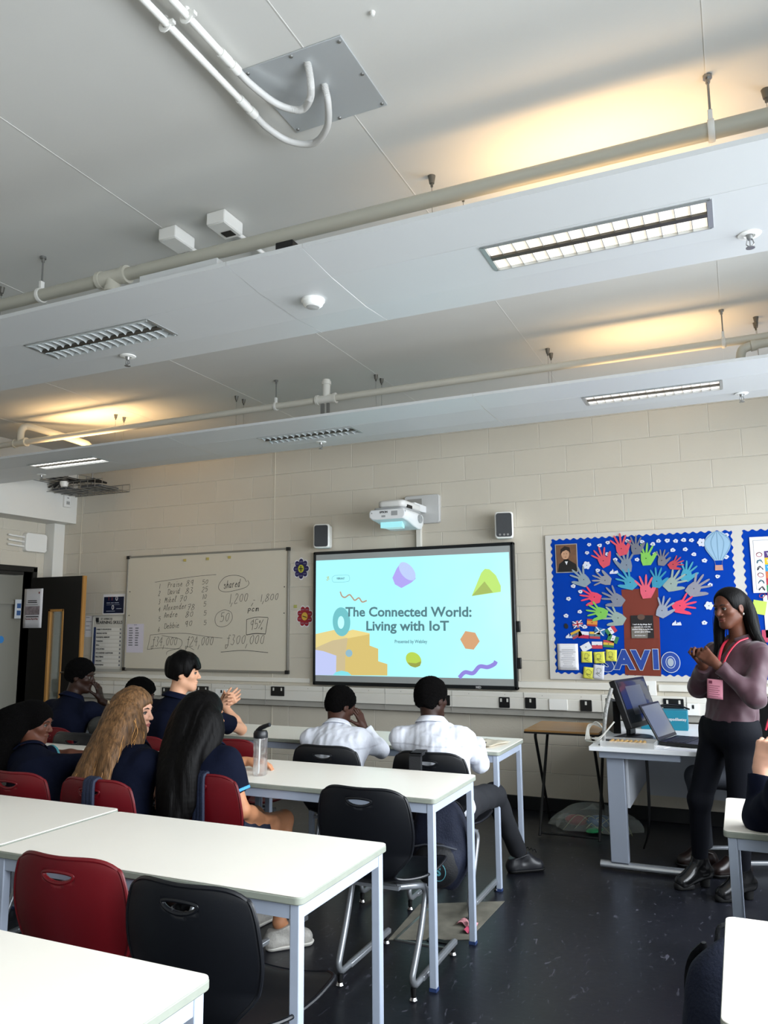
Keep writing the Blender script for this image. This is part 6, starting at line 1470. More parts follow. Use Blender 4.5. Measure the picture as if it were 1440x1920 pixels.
            Fs.plane((0, 0, z0+.001), (0, 0, -1)); fin(Fs.mesh('sole', shoes.get('sole', M_black)))
            if shoes.get('laces'):
                b = MB(); 
                for q in range(4): c = A_+d*(.045+.022*q)+np.array((0, 0, .012-.008*q)); b.tube([tuple(c-sd_*.022), tuple(c+np.array((0, 0, .012))), tuple(c+sd_*.022)], .0028, 6)
                o = b.build('laces', shoes['laces'], None); fin(o)
    if hair: 
        for nm, m, fn in hair(hc, HM, s*.97, lo, hi, neck, chest, BR):
            fin(fn) if hasattr(fn, 'data') else None
    if eyes:
        c = hc; s_ = s*.97
        for q in (-1, 1):
            p = c+HM@(np.array((q*.030, .0735, .005))*s_); b = MB().ell(tuple(p), (.0112*s_,)*3, 14); e_ = fin(b.build('eye', mat('eye_white', '736c66', .3)))
            p2 = p+HM@np.array((0, .0060, -.001))*s_; o = MB().ell(tuple(p2), (.0066*s_, .0062*s_, .0066*s_), 12).build('iris', mat('iris_dark', '120c08', .2), e_)
            b = MB().tube([tuple(c+HM@(np.array(p_)*s_)) for p_ in ((q*.014, .0905, .026), (q*.030, .090, .031), (q*.046, .080, .027))], [.0030*s_, .0034*s_, .0016*s_], 6); fin(b.build('eyebrow', mat('brow_dark', '17100c', .8)))
            b = MB().tube([tuple(c+HM@(np.array(p_)*s_)) for p_ in ((q*.018, .0830, .0080), (q*.030, .0860, .0110), (q*.043, .078, .0075))], [.0020*s_, .0036*s_, .0018*s_], 6); fin(b.build('eyelid', mat('brow_dark', '17100c', .8)))
        if lips_col:
            b = MB().tube([tuple(c+HM@(np.array(p_)*s_)) for p_ in ((-.021, .088, -.0565), (-.008, .0955, -.0530), (0, .0960, -.0535), (.008, .0955, -.0530), (.021, .088, -.0565))], [.0018*s_, .0036*s_, .0034*s_, .0036*s_, .0018*s_], 8).tube([tuple(c+HM@(np.array(p_)*s_)) for p_ in ((-.019, .087, -.0605), (0, .0935, -.0650), (.019, .087, -.0605))], [.002*s_, .0050*s_, .002*s_], 8)
            fin(b.build('lips', mat('lips_'+lips_col, lips_col, .4)))
    return t, fin, off
# ---- hair makers: return [(name, material, object)]
M_hblk = mat('hair_black', '050404', .55, bump=.25, bscale=140, spec=.12, stretch=(1, 1, .1))
M_hcurl = mat('hair_curly_black', '060505', .95, bump=1.0, bscale=260, spec=.08)
def short_hair(m, th=.010, low=-.04, front=.052, curl=0, seed=0, tall=0, fringe=0, nape=-.055, nap_f=-.02):
    def f(c, M, s, lo, hi, neck, chest, BR):
        F = Field(c-.17*s-th, c+.17*s+th+tall, .0045)
        L = lambda p: c+M@(np.array(p)*s)
        F.ell(L((0, -.014, .038+tall*.3)), (np.array((.0755, .094, .082+tall*.5))*s+th), M, 0)
        F.ell(L((0, -.052, -.01)), (np.array((.060, .050, .06))*s+th*.6), M, .03)
        F.ell(L((0, .095, -.040)), np.array((.085, .075, .090))*s, M, .02, 'cut')            # face opening
        for q in (-1, 1): F.ell(L((q*.085, .010, -.045)), np.array((.030, .040, .045))*s, M, .01, 'cut')
        F.plane(L((0, 0, nape)), M@np.array((0, -.35, -1))) 
        if fringe: 
            for k in range(5): F.cone(L((-.05+.025*k, .060, .085)), L((-.048+.028*k+.01, .098-.004*abs(k-2), .045-.006*(k % 2))), .020*s, .010*s, .015)
        if curl: F.noise(.0018, 520, seed); F.noise(.0022, 240, seed+1)
        else: F.noise(.0016, 150, seed, (1, 1, .25)); F.noise(.0042, 62, seed+4, (1, 1, .5))
        return [('hair', m, F.mesh('hair', m))]
    return f

def long_hair(m, guides, th=.012, nape=-.10, strands=160, seed=0, face=(.100, -.040, .078, .072, .092), sr=.0016, spread=.035, m2=None, blend=.05, main=None, wave=.006, off_=.005, relief=None):
    """guides: list of (list of world points, radius start, radius end) that the loose hair follows"""
    def f(c, M, s, lo, hi, neck, chest, BR):
        L = lambda p: c+M@(np.array(p)*s)
        pts = [c-.17, c+.17]
        for g in guides: pts += [np.array(p, float)+e for p in g[0] for e in (-.07, .07)]
        F = Field(np.min(pts, 0), np.max(pts, 0), .0048)
        F.ell(L((0, -.014, .038)), np.array((.0755, .094, .082))*s+th, M, 0); F.ell(L((0, -.050, -.02)), np.array((.068, .056, .075))*s+th*.6, M, .03)
        F.ell(L((0, face[0], face[1])), np.array(face[2:])*s, M, .015, 'cut')
        F.plane(L((0, 0, nape)), M@np.array((0, -.2, -1)))
        for g in guides:
            P = [np.array(tuple(v)) for v in bez([tuple(p) for p in g[0]], 5)]; n = len(P)
            for i in range(n-1):
                r0 = g[1]+(g[2]-g[1])*i/(n-1); r1 = g[1]+(g[2]-g[1])*(i+1)/(n-1); F.cone(P[i], P[i+1], r0, r1, blend)
        if relief: F.noise(relief[0], relief[1], seed, (1, 1, .10))
        out = [('hair', m, F.mesh('hair', m))]
        r_ = random.Random(seed); bs = [MB(), MB()]; tot = len(guides)
        GP = [bez([tuple(p) for p in g[0]], 5) for g in guides]
        for k in range(strands):
            gi = r_.randrange(tot); gj = r_.choice([gi, min(gi+1, tot-1)]) if main is None else (gi if gi >= main else min(gi+1, main-1)); f = r_.random()
            g, P, P2 = guides[gi], GP[gi], GP[gj]; n = min(len(P), len(P2))
            u = Vector((r_.gauss(0, 1), r_.gauss(0, 1), r_.gauss(0, .5))); u.normalize(); ph = r_.uniform(0, 6); wv = r_.uniform(.001, wave); st = r_.randrange(0, max(1, n//3)); en = n-r_.randrange(0, 4); q = []
            for i in range(st, en):
                t = i/(n-1); rad = (g[1]+(g[2]-g[1])*t)+off_; mid = P[i].lerp(P2[i], f); q.append(tuple(mid+u*rad*(1+.06*math.sin(ph+t*9))+Vector((math.sin(ph+8*t), math.cos(ph*2+7*t), 0))*wv*t))
            if len(q) > 2: bs[k % 2].tube(q, [sr*(1-.6*i/len(q)) for i in range(len(q))], 5)
        out.append(('hair_strands', m, tag(bs[0].build('hair_strands', m), kind='stuff')))
        out.append(('hair_strands', m, tag(bs[1].build('hair_strands', m2 or m), kind='stuff')))
        return out
    return f
def navy(sd, **k): return dict(collar_m=mat('navy_collar', '0a1024', .85, spec=.12), m=mat('navy_wool', '090e1f', .85, noise=.08, nscale=40, bump=.2, bscale=300, spec=.12), seed=sd, **k)
M_nvtr = mat('black_trousers', '0b0d12', .85, bump=.15, bscale=200, spec=.12)
M_white_sh = mat('white_shirt', 'd3d6df', .8, bump=.5, bscale=16)
def hnd(d, n, sd, **k): return dict(d=d, n=n, sd=sd, **k)
M_shoe = mat('black_leather', '0c0c0e', .3)

# two boys in white shirts
p, fin, off = person('person', 'boy in a white shirt sitting upright on the right with short black hair', (-1.51, 4.06), 88,
    ((-1.50, 4.05, .55), (-1.51, 4.06, .68), (-1.545, 4.09, .80), (-1.585, 4.13, .925)), ((-1.595, 4.165, 1.070), (66, -6)),
    [((-1.405, 4.11, .862), (-1.365, 4.30, .71), (-1.45, 4.52, .80), hnd((-.7, .6, 0), (0, 0, -1), 1)), ((-1.745, 4.08, .858), (-1.745, 4.30, .72), (-1.68, 4.55, .80), hnd((.7, .6, 0), (0, 0, -1), -1))],
    [((-1.42, 4.10, .53), (-1.35, 4.50, .51), (-1.315, 4.84, .125), (-1.17, 4.95, .03)), ((-1.59, 4.10, .53), (-1.66, 4.50, .51), (-1.66, 4.66, .12), (-1.66, 4.82, .03))],
    skin='darker', s=.96, shirt=dict(m=M_white_sh, sleeve=1.92, e=.013, collar=.22, seed=3, wr=.0065, wf=22, wr2=.0028, yoke=.845, hem=.46, collar_m=M_white_sh), trousers=dict(m=mat('charcoal_trousers', '1a1c21', .85, bump=.15, bscale=200)), shoes=dict(m=mat('shoe_grey_black', '1d1e22', .38), laces=M_black),
    hair=short_hair(M_hcurl, .014, curl=1, seed=2, nape=-.075), h=.0048, eyes=False)
p, fin, off = person('person', 'boy in a white shirt leaning with his cheek on his hand', (-2.12, 4.06), 84,
    ((-2.11, 4.05, .54), (-2.13, 4.07, .65), (-2.165, 4.12, .765), (-2.195, 4.17, .875)), ((-2.205, 4.235, 1.005), (60, -22)),
    [((-2.035, 4.13, .822), (-1.99, 4.34, .745), (-2.105, 4.345, .868), hnd((-.22, -.28, .92), (-1, .1, -.2), 1, curl=(15, 30, 20))), ((-2.345, 4.12, .818), (-2.38, 4.40, .78), (-2.24, 4.56, .80), hnd((.9, .3, 0), (0, 0, -1), -1))],
    [((-2.03, 4.10, .53), (-2.00, 4.50, .51), (-2.0, 4.60, .12), (-2.0, 4.76, .03)), ((-2.20, 4.10, .53), (-2.26, 4.50, .51), (-2.26, 4.56, .12), (-2.26, 4.72, .03))],
    skin='dark', s=.93, shirt=dict(m=M_white_sh, sleeve=1.90, e=.013, collar=.20, seed=9, wr=.0065, wf=22, wr2=.0028, yoke=.80, hem=.46, collar_m=M_white_sh), trousers=dict(m=M_nvtr), shoes=dict(m=M_shoe),
    hair=short_hair(M_hcurl, .012, curl=1, seed=5, nape=-.085), h=.0052, eyes=False)
# tall boy resting his elbows on the front table
p, fin, off = person('person', 'tall boy in navy with thick straight black hair, elbows on the table', (-3.32, 3.98), 75,
    ((-3.32, 3.97, .56), (-3.315, 3.98, .71), (-3.30, 4.01, .87), (-3.285, 4.05, 1.02)), ((-3.262, 4.095, 1.185), (28, -3)),
    [((-3.10, 4.03, .955), (-3.075, 4.47, .80), (-3.215, 4.46, .955), hnd((.75, .25, .55), (-.4, .75, .1), 1, curl=(34, 40, 28))), ((-3.48, 4.06, .955), (-3.39, 4.50, .80), (-3.27, 4.50, .96), hnd((.9, .0, .30), (.2, -.8, .1), -1, curl=(30, 40, 30)))],
    [((-3.22, 4.0, .53), (-3.18, 4.42, .52), (-3.16, 4.52, .12), (-3.15, 4.68, .03)), ((-3.40, 4.0, .53), (-3.44, 4.42, .52), (-3.44, 4.52, .12), (-3.44, 4.68, .03))],
    skin='fair', s=.98, shirt=navy(4, sleeve=.72, e=.014, collar=.14, hem=.48), trousers=dict(m=M_nvtr), shoes=dict(m=M_shoe),
    hair=short_hair(M_hblk, .022, seed=1, tall=.012, fringe=1, nape=-.062), h=.0045)
p, fin, off = person('person', 'boy in navy by the door with his hand over his mouth', (-4.22, 4.06), 72,
    ((-4.22, 4.05, .55), (-4.225, 4.06, .69), (-4.235, 4.08, .84), (-4.25, 4.13, .985)), ((-4.235, 4.19, 1.14), (24, -8)),
    [((-4.05, 4.10, .92), (-4.00, 4.48, .80), (-4.13, 4.28, .975), hnd((-.12, -.15, .95), (-.8, -.3, .1), 1, curl=(20, 35, 25))), ((-4.42, 4.12, .92), (-4.36, 4.50, .80), (-4.16, 4.52, .80), hnd((.9, .1, 0), (0, 0, -1), -1))],
    [((-4.13, 4.10, .53), (-4.10, 4.50, .51), (-4.08, 4.60, .12), (-4.08, 4.76, .03)), ((-4.31, 4.10, .53), (-4.34, 4.50, .51), (-4.34, 4.58, .12), (-4.34, 4.74, .03))],
    skin='darker', s=.96, shirt=navy(6, sleeve=.75, e=.014, collar=.14, hem=.48), trousers=dict(m=M_nvtr), shoes=dict(m=M_shoe),
    hair=short_hair(M_hcurl, .016, curl=1, seed=8, nape=-.062, tall=.006), h=.0052)
p, fin, off = person('person', 'boy in a grey jumper with short curly hair behind the fair-haired girl', (-3.82, 4.0), 80,
    ((-3.82, 3.98, .53), (-3.81, 4.02, .64), (-3.80, 4.10, .76), (-3.785, 4.19, .875)), ((-3.765, 4.27, 1.015), (46, -14)),
    [((-3.61, 4.13, .82), (-3.60, 4.46, .80), (-3.74, 4.56, .80), hnd((-.9, .3, 0), (0, 0, -1), 1)), ((-3.98, 4.11, .82), (-4.0, 4.44, .80), (-3.86, 4.56, .80), hnd((.8, .4, 0), (0, 0, -1), -1))],
    [((-3.74, 4.02, .53), (-3.70, 4.40, .51), (-3.70, 4.48, .12), (-3.70, 4.64, .03)), ((-3.90, 4.02, .53), (-3.94, 4.40, .51), (-3.94, 4.46, .12), (-3.94, 4.62, .03))],
    skin='dark', s=.94, shirt=dict(m=mat('grey_jumper', '3d3d3a', .85, bump=.2, bscale=200), sleeve=1.85, e=.016, seed=7, hem=.48), trousers=dict(m=M_nvtr), shoes=dict(m=M_shoe),
    hair=short_hair(M_hcurl, .018, curl=1, seed=12, nape=-.07), h=.0055)

# girls of the second row
M_blond = mat('hair_fair', '62462b', .5, noise=.6, nscale=90, stretch=(1, 1, .05), bump=.5, bscale=150, spec=.3); M_blond2 = mat('hair_fair_light', 'c08c52', .45, noise=.3, nscale=40, spec=.35)
hb = (-2.735, 3.06, 1.070)
p, fin, off = person('person', 'girl with long fair hair held by a clip, looking right', (-2.64, 2.90), 62,
    ((-2.62, 2.90, .54), (-2.63, 2.92, .66), (-2.66, 2.965, .79), (-2.70, 3.01, .915)), (hb, (14, -6)),
    [((-2.53, 2.935, .855), (-2.42, 3.10, .80), (-2.50, 2.97, .80), hnd((-.25, -.2, -.95), (-.3, .6, 0), 1, curl=(14, 16, 12), spread=7, s=.95)), ((-2.84, 3.06, .85), (-2.86, 3.28, .80), (-2.66, 3.36, .80), hnd((.9, .2, 0), (0, 0, -1), -1))],
    [((-2.55, 2.94, .53), (-2.50, 3.34, .52), (-2.50, 3.40, .12), (-2.48, 3.56, .03)), ((-2.70, 2.94, .53), (-2.74, 3.34, .52), (-2.74, 3.40, .12), (-2.74, 3.56, .03))],
    skin='pale', s=.94, fem=1, shirt=navy(11, sleeve=1.35, e=.014, collar=.10, hem=.47), trousers=dict(m=M_nvtr), shoes=dict(m=M_shoe),
    hair=long_hair(M_blond, [([(-2.785, 3.03, 1.10), (-2.80, 2.98, 1.02), (-2.81, 2.93, .93), (-2.83, 2.88, .84), (-2.865, 2.84, .73)], .036, .026),
        ([(-2.75, 3.01, 1.10), (-2.76, 2.95, 1.00), (-2.77, 2.90, .90), (-2.78, 2.86, .80), (-2.80, 2.83, .70)], .036, .026),
        ([(-2.72, 3.00, 1.08), (-2.71, 2.95, 1.00), (-2.70, 2.89, .90), (-2.69, 2.86, .81), (-2.69, 2.84, .70)], .034, .022),
        ([(-2.695, 3.01, 1.06), (-2.650, 3.00, .98), (-2.635, 2.96, .92), (-2.61, 2.93, .85)], .016, .004)], th=.012, strands=900, seed=3, m2=M_blond2, sr=.0017, wave=.014, off_=.013, relief=(.0035, 130), face=(.108, -.034, .078, .068, .088)), h=.0045, lips_col='b0605c')
o = MB(); R_ = Matrix.Translation((-2.800, 3.02, 1.085)) @ Matrix.Rotation(-.6, 4, 'Z') @ Matrix.Rotation(.45, 4, 'Y')
for a, c, e, f in ((-.016, .016, .036, .040), (-.016, .016, -.040, -.036), (-.016, -.012, -.04, .04), (.012, .016, -.04, .04), (-.026, -.012, -.006, .010)): o.box(a, c, -.052, -.046, e, f, R_)
o = o.build('hair_clip', mat('clip_gold', 'd9c2a0', .3, metal=.6), p); o.location = -off; tag(o, 'pale gold rectangular hair clip')
M_hgl = mat('hair_black_gloss', '0d0908', .42, spec=.22)
hl = (-2.345, 3.10, 1.060)
p, fin, off = person('person', 'girl with very long straight black hair in a blue-trimmed navy top', (-2.16, 3.09), 80,
    ((-2.24, 3.07, .54), (-2.25, 3.06, .67), (-2.275, 3.05, .795), (-2.30, 3.06, .915)), (hl, (58, -6)),
    [((-2.165, 3.04, .865), (-2.085, 3.05, .665), (-2.110, 3.27, .575), hnd((-.25, .9, -.1), (0, 0, -1), 1)), ((-2.43, 3.07, .86), (-2.47, 3.32, .80), (-2.33, 3.44, .80), hnd((.8, .4, 0), (0, 0, -1), -1))],
    [((-2.16, 3.12, .53), (-2.155, 3.52, .515), (-2.045, 3.31, .115), (-1.955, 3.40, .03)), ((-2.24, 3.12, .53), (-2.33, 3.52, .52), (-2.30, 3.46, .115), (-2.28, 3.60, .03))],
    skin='tan', s=.94, fem=1, shirt=navy(13, sleeve=.62, e=.015, collar=.12, hem=.47, cuff=mat('trim_sky', '3f8fc0', .7)), trousers=dict(m=mat('navy_skirt', '141c30', .8), len=.42, name='shorts'), shoes=dict(m=mat('sneaker_grey', 'a5a29c', .6, noise=.15, nscale=40, bump=.3, bscale=90), sole=mat('sneaker_sole', 'cfccc4', .6), laces=mat('lace_white', 'd8d6d0', .6), top=.04), kind_shoe='sneaker',
    hair=long_hair(M_hblk, [([(-2.40, 3.07, 1.10), (-2.415, 3.00, 1.00), (-2.40, 2.93, .88), (-2.37, 2.88, .76), (-2.35, 2.86, .60)], .040, .024),
        ([(-2.36, 3.03, 1.10), (-2.36, 2.98, 1.00), (-2.345, 2.92, .88), (-2.32, 2.88, .76), (-2.30, 2.86, .60)], .040, .026),
        ([(-2.29, 3.04, 1.08), (-2.28, 2.99, .99), (-2.28, 2.92, .90), (-2.27, 2.90, .80), (-2.26, 2.89, .68)], .036, .018),
        ([(-2.275, 3.07, 1.06), (-2.255, 3.06, .99), (-2.25, 3.02, .94), (-2.25, 2.98, .88)], .026, .008)], th=.013, strands=700, seed=6, sr=.0013, m2=M_hgl, relief=(.0014, 170), off_=.008, face=(.108, -.036, .075, .066, .088)), h=.0048, eyes=False)
# watch-like black band on her wrist
o = MB().cone((-2.128, 3.232, .588), (-2.138, 3.262, .580), .033, n=18).build('wristband', M_dark, p); o.location = -off
hg = (-3.462, 3.115, .975)
p, fin, off = person('person', 'girl in navy at the left with dark hair tied back, leaning forward', (-3.12, 2.88), 70,
    ((-3.10, 2.86, .54), (-3.17, 2.90, .64), (-3.27, 2.96, .735), (-3.38, 3.03, .835)), (hg, (24, -10)),
    [((-3.17, 3.0, .785), (-3.03, 3.24, .79), (-3.03, 3.46, .785), hnd((.8, .2, 0), (0, 0, -1), 1)), ((-3.46, 2.98, .775), (-3.44, 3.24, .79), (-3.24, 3.36, .79), hnd((.9, .2, 0), (0, 0, -1), -1))],
    [((-3.03, 2.92, .53), (-3.0, 3.30, .52), (-3.0, 3.36, .12), (-3.0, 3.52, .03)), ((-3.18, 2.92, .53), (-3.24, 3.30, .52), (-3.24, 3.36, .12), (-3.24, 3.52, .03))],
    skin='brown', s=.94, fem=1, shirt=navy(15, sleeve=.95, e=.014, collar=.12, hem=.47, cuff=mat('trim_teal', '3a7f88', .7)), trousers=dict(m=M_nvtr), shoes=dict(m=M_shoe),
    hair=long_hair(M_hcurl, [([(-3.53, 3.08, 1.01), (-3.60, 3.02, .96), (-3.60, 2.95, .86), (-3.56, 2.90, .76), (-3.52, 2.88, .66)], .060, .040), ([(-3.50, 3.04, 1.0), (-3.50, 2.97, .92), (-3.48, 2.92, .84), (-3.45, 2.90, .74)], .050, .030)], th=.014, strands=120, seed=9, face=(.106, -.036, .075, .068, .088), sr=.0028), h=.0052)
p, fin, off = person('person', 'dark-haired student cut off by the left edge of the view', (-3.75, 2.95), 80,
    ((-3.76, 2.90, .54), (-3.77, 2.93, .66), (-3.79, 2.97, .79), (-3.80, 3.0, .91)), ((-3.80, 3.04, 1.05), (60, -8)),
    [((-3.62, 2.99, .86), (-3.60, 3.26, .80), (-3.76, 3.34, .80), hnd((-.8, .3, 0), (0, 0, -1), 1)), ((-3.97, 2.99, .86), (-3.99, 3.26, .80), (-3.86, 3.40, .80), hnd((.8, .4, 0), (0, 0, -1), -1))],
    [((-3.68, 2.95, .53), (-3.66, 3.34, .52), (-3.66, 3.40, .12), (-3.66, 3.56, .03)), ((-3.84, 2.95, .53), (-3.88, 3.34, .52), (-3.88, 3.40, .12), (-3.88, 3.56, .03))],
    skin='dark', s=.94, shirt=navy(17, sleeve=1.8, e=.014, hem=.47), trousers=dict(m=M_nvtr), shoes=dict(m=M_shoe), hair=short_hair(M_hcurl, .022, curl=1, seed=21, nape=-.08), h=.006, eyes=False)
chair(M_red, 'red chair at the far left under the cut-off student', -3.76, 2.90)

# student at the right edge with hands together
p, fin, off = person('person', 'student at the right edge in a navy sleeve, hands raised together', (.28, 2.88), 100,
    ((.28, 2.86, .55), (.28, 2.89, .69), (.275, 2.94, .84), (.27, 3.0, .985)), ((.26, 3.06, 1.14), (120, -4)),
    [((.44, 3.0, .92), (.36, 3.28, .80), (.16, 3.28, .95), hnd((-.55, 0, .8), (0, -.9, .1), 1, curl=(45, 50, 35))), ((.11, 2.98, .92), (.020, 3.17, .795), (.035, 3.22, .965), hnd((.32, .12, .9), (.3, .8, 0), -1, curl=(50, 55, 40)))],
    [((.20, 2.9, .53), (.17, 3.30, .52), (.17, 3.38, .12), (.17, 3.54, .03)), ((.37, 2.9, .53), (.40, 3.30, .52), (.40, 3.38, .12), (.40, 3.54, .03))],
    skin='pale', s=.97, shirt=navy(19, sleeve=1.82, e=.018, hem=.48), trousers=dict(m=M_nvtr), shoes=dict(m=M_shoe), hair=short_hair(M_hblk, .02, seed=23), h=.0045, eyes=False)
# seated adult behind the standing woman
p, fin, off = person('person', 'seated adult in black with a pink lanyard, mostly hidden behind the woman', (.14, 5.52), 235,
    ((.16, 5.52, .55), (.19, 5.50, .69), (.215, 5.46, .86), (.24, 5.44, 1.02)), ((.26, 5.42, 1.18), (230, -4)),
    [((.06, 5.58, .95), (-.02, 5.56, .72), (.0, 5.40, .60), hnd((-.3, -.8, -.2), (0, 0, -1), 1)), ((.36, 5.34, .95), (.38, 5.20, .74), (.20, 5.16, .64), hnd((-.8, -.3, -.2), (0, 0, -1), -1))],
    [((.08, 5.50, .53), (-.30, 5.27, .55), (-.29, 5.40, .125), (-.44, 5.34, .03)), ((.20, 5.44, .53), (-.03, 5.10, .53), (-.10, 5.28, .125), (-.23, 5.20, .03))],
    skin='dark', s=1.0, shirt=dict(m=mat('black_top', '0b0c0f', .8), sleeve=1.85, e=.014, seed=2, hem=.5), trousers=dict(m=mat('grey_trousers', '2c2f36', .8, bump=.15, bscale=200)), shoes=dict(m=mat('brown_black_leather', '1a100e', .3)), hair=short_hair(M_hblk, .016, seed=25), h=.006, eyes=False)
o = MB().tube(bez([(.30, 5.40, 1.05), (.20, 5.33, 1.00), (.13, 5.32, .92), (.10, 5.32, .84)], 6), .006, 8).build('lanyard', mat('lanyard_pink', 'c8344a', .6), p); o.location = -off

# the standing woman
M_plum = mat('plum_blouse', '3f232d', .6, noise=.04, nscale=10, bump=.12, bscale=18, sheen=.2)
hi_ = (-.045, 4.84, 1.560)
p, fin, off = person('person', 'standing woman in a plum blouse and black trousers with clasped hands', (-.10, 4.87), 218,
    ((-.085, 4.865, .905), (-.065, 4.865, 1.04), (-.035, 4.860, 1.205), (-.008, 4.872, 1.375)), (hi_, (228, -8, 3), 1.2, 1.15),
    [((-.135, 4.985, 1.305), (-.250, 4.915, 1.110), (-.200, 4.775, 1.250), hnd((-.16, -.30, .92), (-.25, -.80, -.1), -1, curl=(48, 50, 34), thumb=22, s=.98)),
     ((.088, 4.735, 1.305), (.045, 4.615, 1.085), (-.135, 4.655, 1.262), hnd((-.66, .22, .62), (.15, .85, -.12), 1, curl=(40, 48, 34), thumb=20, s=1.0))],
    [((-.150, 4.93, .885), (-.272, 4.925, .49), (-.295, 4.985, .135), (-.42, 4.885, .04)), ((-.035, 4.80, .885), (-.065, 4.80, .49), (-.075, 4.86, .135), (-.185, 4.785, .04))],
    skin='brown', s=.965, fem=1, shirt=dict(m=M_plum, sleeve=1.86, e=.013, collar=.10, wr2=.0028, vneck=1, open=34, hem=.945, seed=31, wr=.0055, wf=30, collar_m=M_plum), trousers=dict(m=mat('black_slim_trousers', '080a11', .8, bump=.1, bscale=200, spec=.15), e=.008, hemr=.036, len=.97, top=.952, wr=.002), shoes=dict(m=mat('boot_leather', '0b0b0c', .2), heel=.045, top=.11, sole=M_black), kind_shoe='ankle_boot',
    hair=long_hair(M_hblk, [([(-.005, 4.865, 1.63), (.045, 4.845, 1.57), (.060, 4.835, 1.48), (.080, 4.815, 1.40), (.115, 4.80, 1.33), (.135, 4.80, 1.27)], .032, .014),
        ([(-.01, 4.90, 1.62), (.045, 4.895, 1.53), (.06, 4.90, 1.43), (.06, 4.92, 1.33)], .045, .03),
        ([(-.065, 4.915, 1.61), (-.095, 4.905, 1.53), (-.110, 4.895, 1.44), (-.115, 4.885, 1.34), (-.135, 4.86, 1.25)], .026, .020)], th=.009, strands=420, seed=14, m2=M_hgl, sr=.0012, blend=.02, face=(.100, -.016, .086, .072, .116), nape=-.12), h=.0038, lips_col='6b3430')
M_lan = mat('lanyard_red', 'd8304a', .5)
b = MB()
b.tube(bez([(.035, 4.80, 1.395), (-.02, 4.765, 1.37), (-.075, 4.745, 1.30), (-.118, 4.735, 1.20)], 6), .0045, 6, sx=1.8)
b.tube(bez([(-.05, 4.90, 1.395), (-.09, 4.84, 1.36), (-.115, 4.78, 1.29), (-.128, 4.742, 1.20)], 6), .0045, 6, sx=1.8)
o = b.build('lanyard', M_lan, p); o.location = -off
BM = Matrix.Translation((-.145, 4.660, 1.125)) @ Matrix.Rotation(-.32, 4, 'Z') @ Matrix.Rotation(.06, 4, 'Y')
o = MB().grid(lambda u, v: tuple(BM @ Vector(((u-.5)*.084, -.006*math.sin(3*u), (v-.5)*.104))), 6, 6).build('visitor_badge', mat('badge_pink', 'd88ea0', .6), p, solid=.001); o.location = -off
b = MB(); 
for k in range(6): b.box(-.028, .028*(1-.3*(k % 2)), -.009, -.0085, .016-.011*k, .018-.011*k, BM)
b.box(-.030, -.012, -.009, -.0085, .028, .044, BM); oo = b.build('badge_print', mat('badge_ink', '6a2a40', .6), o)
o = MB().tube([tuple(Vector((-.060, 4.634, 1.190))+Vector((.030*math.cos(a)*.62, .030*math.cos(a)*.25, 0))+Vector((0, .030, 0))*math.sin(a)+Vector((0, 0, .026))*math.cos(a)*-.75) for a in np.linspace(0, 2*PI, 25)[:-1]], .003, 6, closed=True).build('bracelet', M_dark, p); o.location = -off
o = MB().ell((.022, 4.800, 1.528), (.006, .006, .009), 10).build('earring', mat('earring_silver', 'c0b8b0', .2, metal=.9), p); o.location = -off
b = MB()
for k in range(4): b.ell((-.128-.0-.004*k, 4.742-.001*k, 1.18-.055*k), (.004, .004, .004), 8)
o = b.build('buttons', mat('button_dark', '2a161c', .4), p); o.location = -off

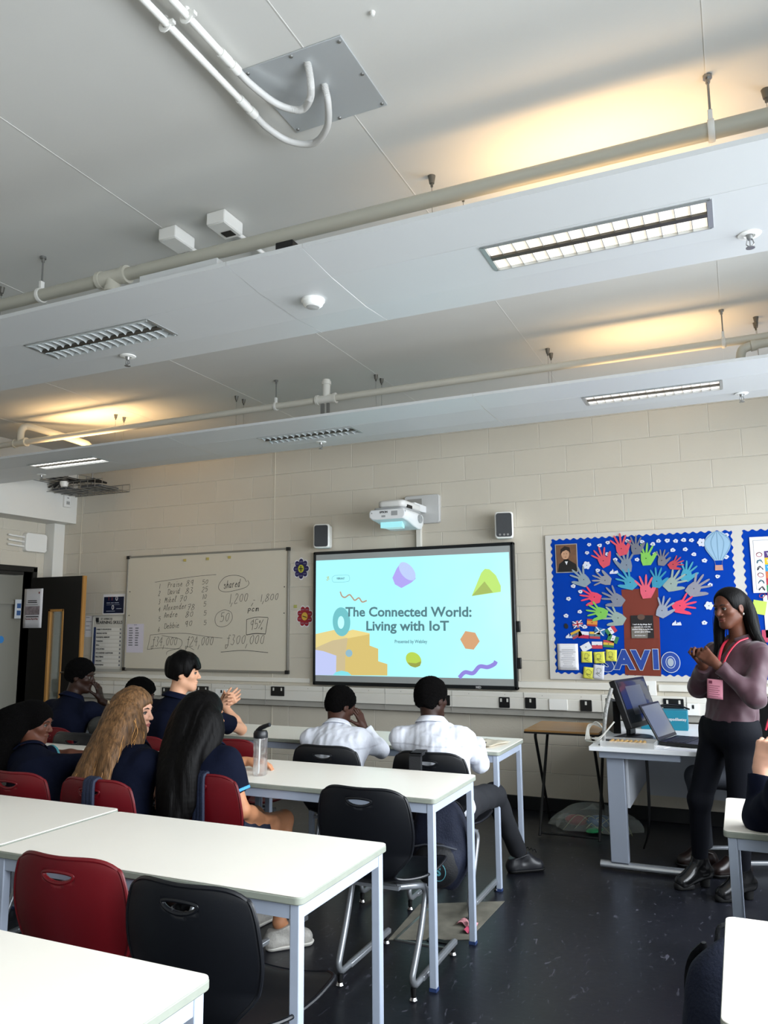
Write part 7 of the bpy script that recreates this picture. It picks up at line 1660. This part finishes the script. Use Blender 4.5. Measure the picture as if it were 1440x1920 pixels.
# ================================================================ bags and straps
M_bagn = mat('rucksack_navy', '0a1328', .8, noise=.1, nscale=25, bump=.3, bscale=120); M_bagb = mat('rucksack_black', '0b0d12', .7, bump=.2, bscale=150)
def rucksack(loc, rz, label, w_, d_, h_, tilt=0, seed=0, logo=True):
    t = thing('rucksack', label, 'bag', loc, rz)
    MT = Matrix.Rotation(tilt, 4, 'X'); 
    F = Field((-w_*.7, -d_*.9, -.03), (w_*.7, d_*1.1, h_*1.1), .006)
    F.ell((0, 0, h_*.42), (w_*.5, d_*.5, h_*.46), None, 0); F.ell((0, 0, h_*.68), (w_*.42, d_*.40, h_*.34), None, .04); F.ell((0, -d_*.38, h_*.33), (w_*.38, d_*.28, h_*.26), None, .02)
    F.plane((0, 0, .004), (0, 0, -1)); F.noise(.005, 32, seed); o = F.mesh('main_compartment', M_bagn, t)
    F2 = Field((-w_*.7, -d_*1.2, -.03), (w_*.7, d_*1.1, h_*1.1), .005); F2.ell((0, -d_*.45, h_*.32), (w_*.36, d_*.30, h_*.25), None, 0); F2.plane((0, 0, .01), (0, 0, -1)); F2.noise(.004, 30, seed+3); F2.mesh('front_pocket', M_bagb, t)
    MB().tube([(-w_*.34, -d_*.50, h_*.50), (-w_*.15, -d_*.66, h_*.55), (w_*.15, -d_*.66, h_*.55), (w_*.34, -d_*.50, h_*.50)], .004, 6).build('zip', mat('zip_grey', '50545c', .4, metal=.4), t)
    MB().tube(bez([(-.03, .02, h_*.98), (-.02, .01, h_*1.06), (.02, .01, h_*1.06), (.03, .02, h_*.98)], 5), .007, 8).build('carry_handle', M_bagb, t)
    for s_ in (-1, 1): MB().tube(bez([(s_*w_*.18, d_*.30, h_*.95), (s_*w_*.26, d_*.62, h_*.75), (s_*w_*.28, d_*.60, h_*.35), (s_*w_*.34, d_*.35, h_*.10)], 6), [.004, .009]+[.012]*15+[.009, .004], 8, sx=2.0).build('shoulder_strap', M_bagb, t)
    if logo:
        o = text_mesh('S', .05, mat('logo_teal', '4b8f9a', .6), t, 'embroidered_logo', wallM(w_*.08, h_*.28, -d_*.76), .002)
        MB().tube([(w_*.08+.034*math.cos(a), -d_*.755, h_*.28+.040*math.sin(a)) for a in np.linspace(-2.6, 2.2, 20)], .002, 5).build('embroidered_ring', mat('logo_teal', '4b8f9a', .6), t)
    return t
r1 = rucksack((-1.40, 3.74, .22), .12, 'navy rucksack hanging on the chair of the boy in white', .30, .20, .42, seed=4)
MB().box(-.16, -.10, .02, .05, .38, .62).box(-.16, -.10, .02, .16, .605, .62).build('hanging_strap', M_bagb, r1)
r2 = rucksack((-.085, 2.50, 0), .25, 'navy and black rucksack on the floor at the lower right', .30, .24, .60, seed=8, logo=False)
MB().tube(bez([(-.12, -.16, .34), (-.05, -.20, .42), (.04, -.18, .46)], 5), .004, 6).build('pull_cord', mat('zip_pale', 'b5b5ae', .4, metal=.4), r2)
def strap(x, y, rz, label, w_=.05):
    t = thing('bag_strap', label, 'strap', (x, y, .82), rz); b = MB()
    for k in range(3):
        xx = -w_/2+k*w_/2.6; b.tube(bez([(xx, -.012, -.40), (xx+.004*k, -.016, -.2), (xx, -.012, -.02), (xx, .0, .012), (xx+.002, .03, .01), (xx, .05, -.05), (xx, .06, -.2)], 5), .010, 8, sx=1.3)
    b.build('webbing', mat('strap_navy', '0f1930', .7, noise=.1, nscale=50, bump=.3, bscale=200), t)
strap(-2.575, 2.638, 0, 'navy bag strap hung over the red chair behind the fair-haired girl')
strap(-3.20, 2.632, 0, 'navy bag strap over the leftmost red chair back')
strap(-2.215, 2.925, -.1, 'navy bag strap beside the very long black hair', .045)
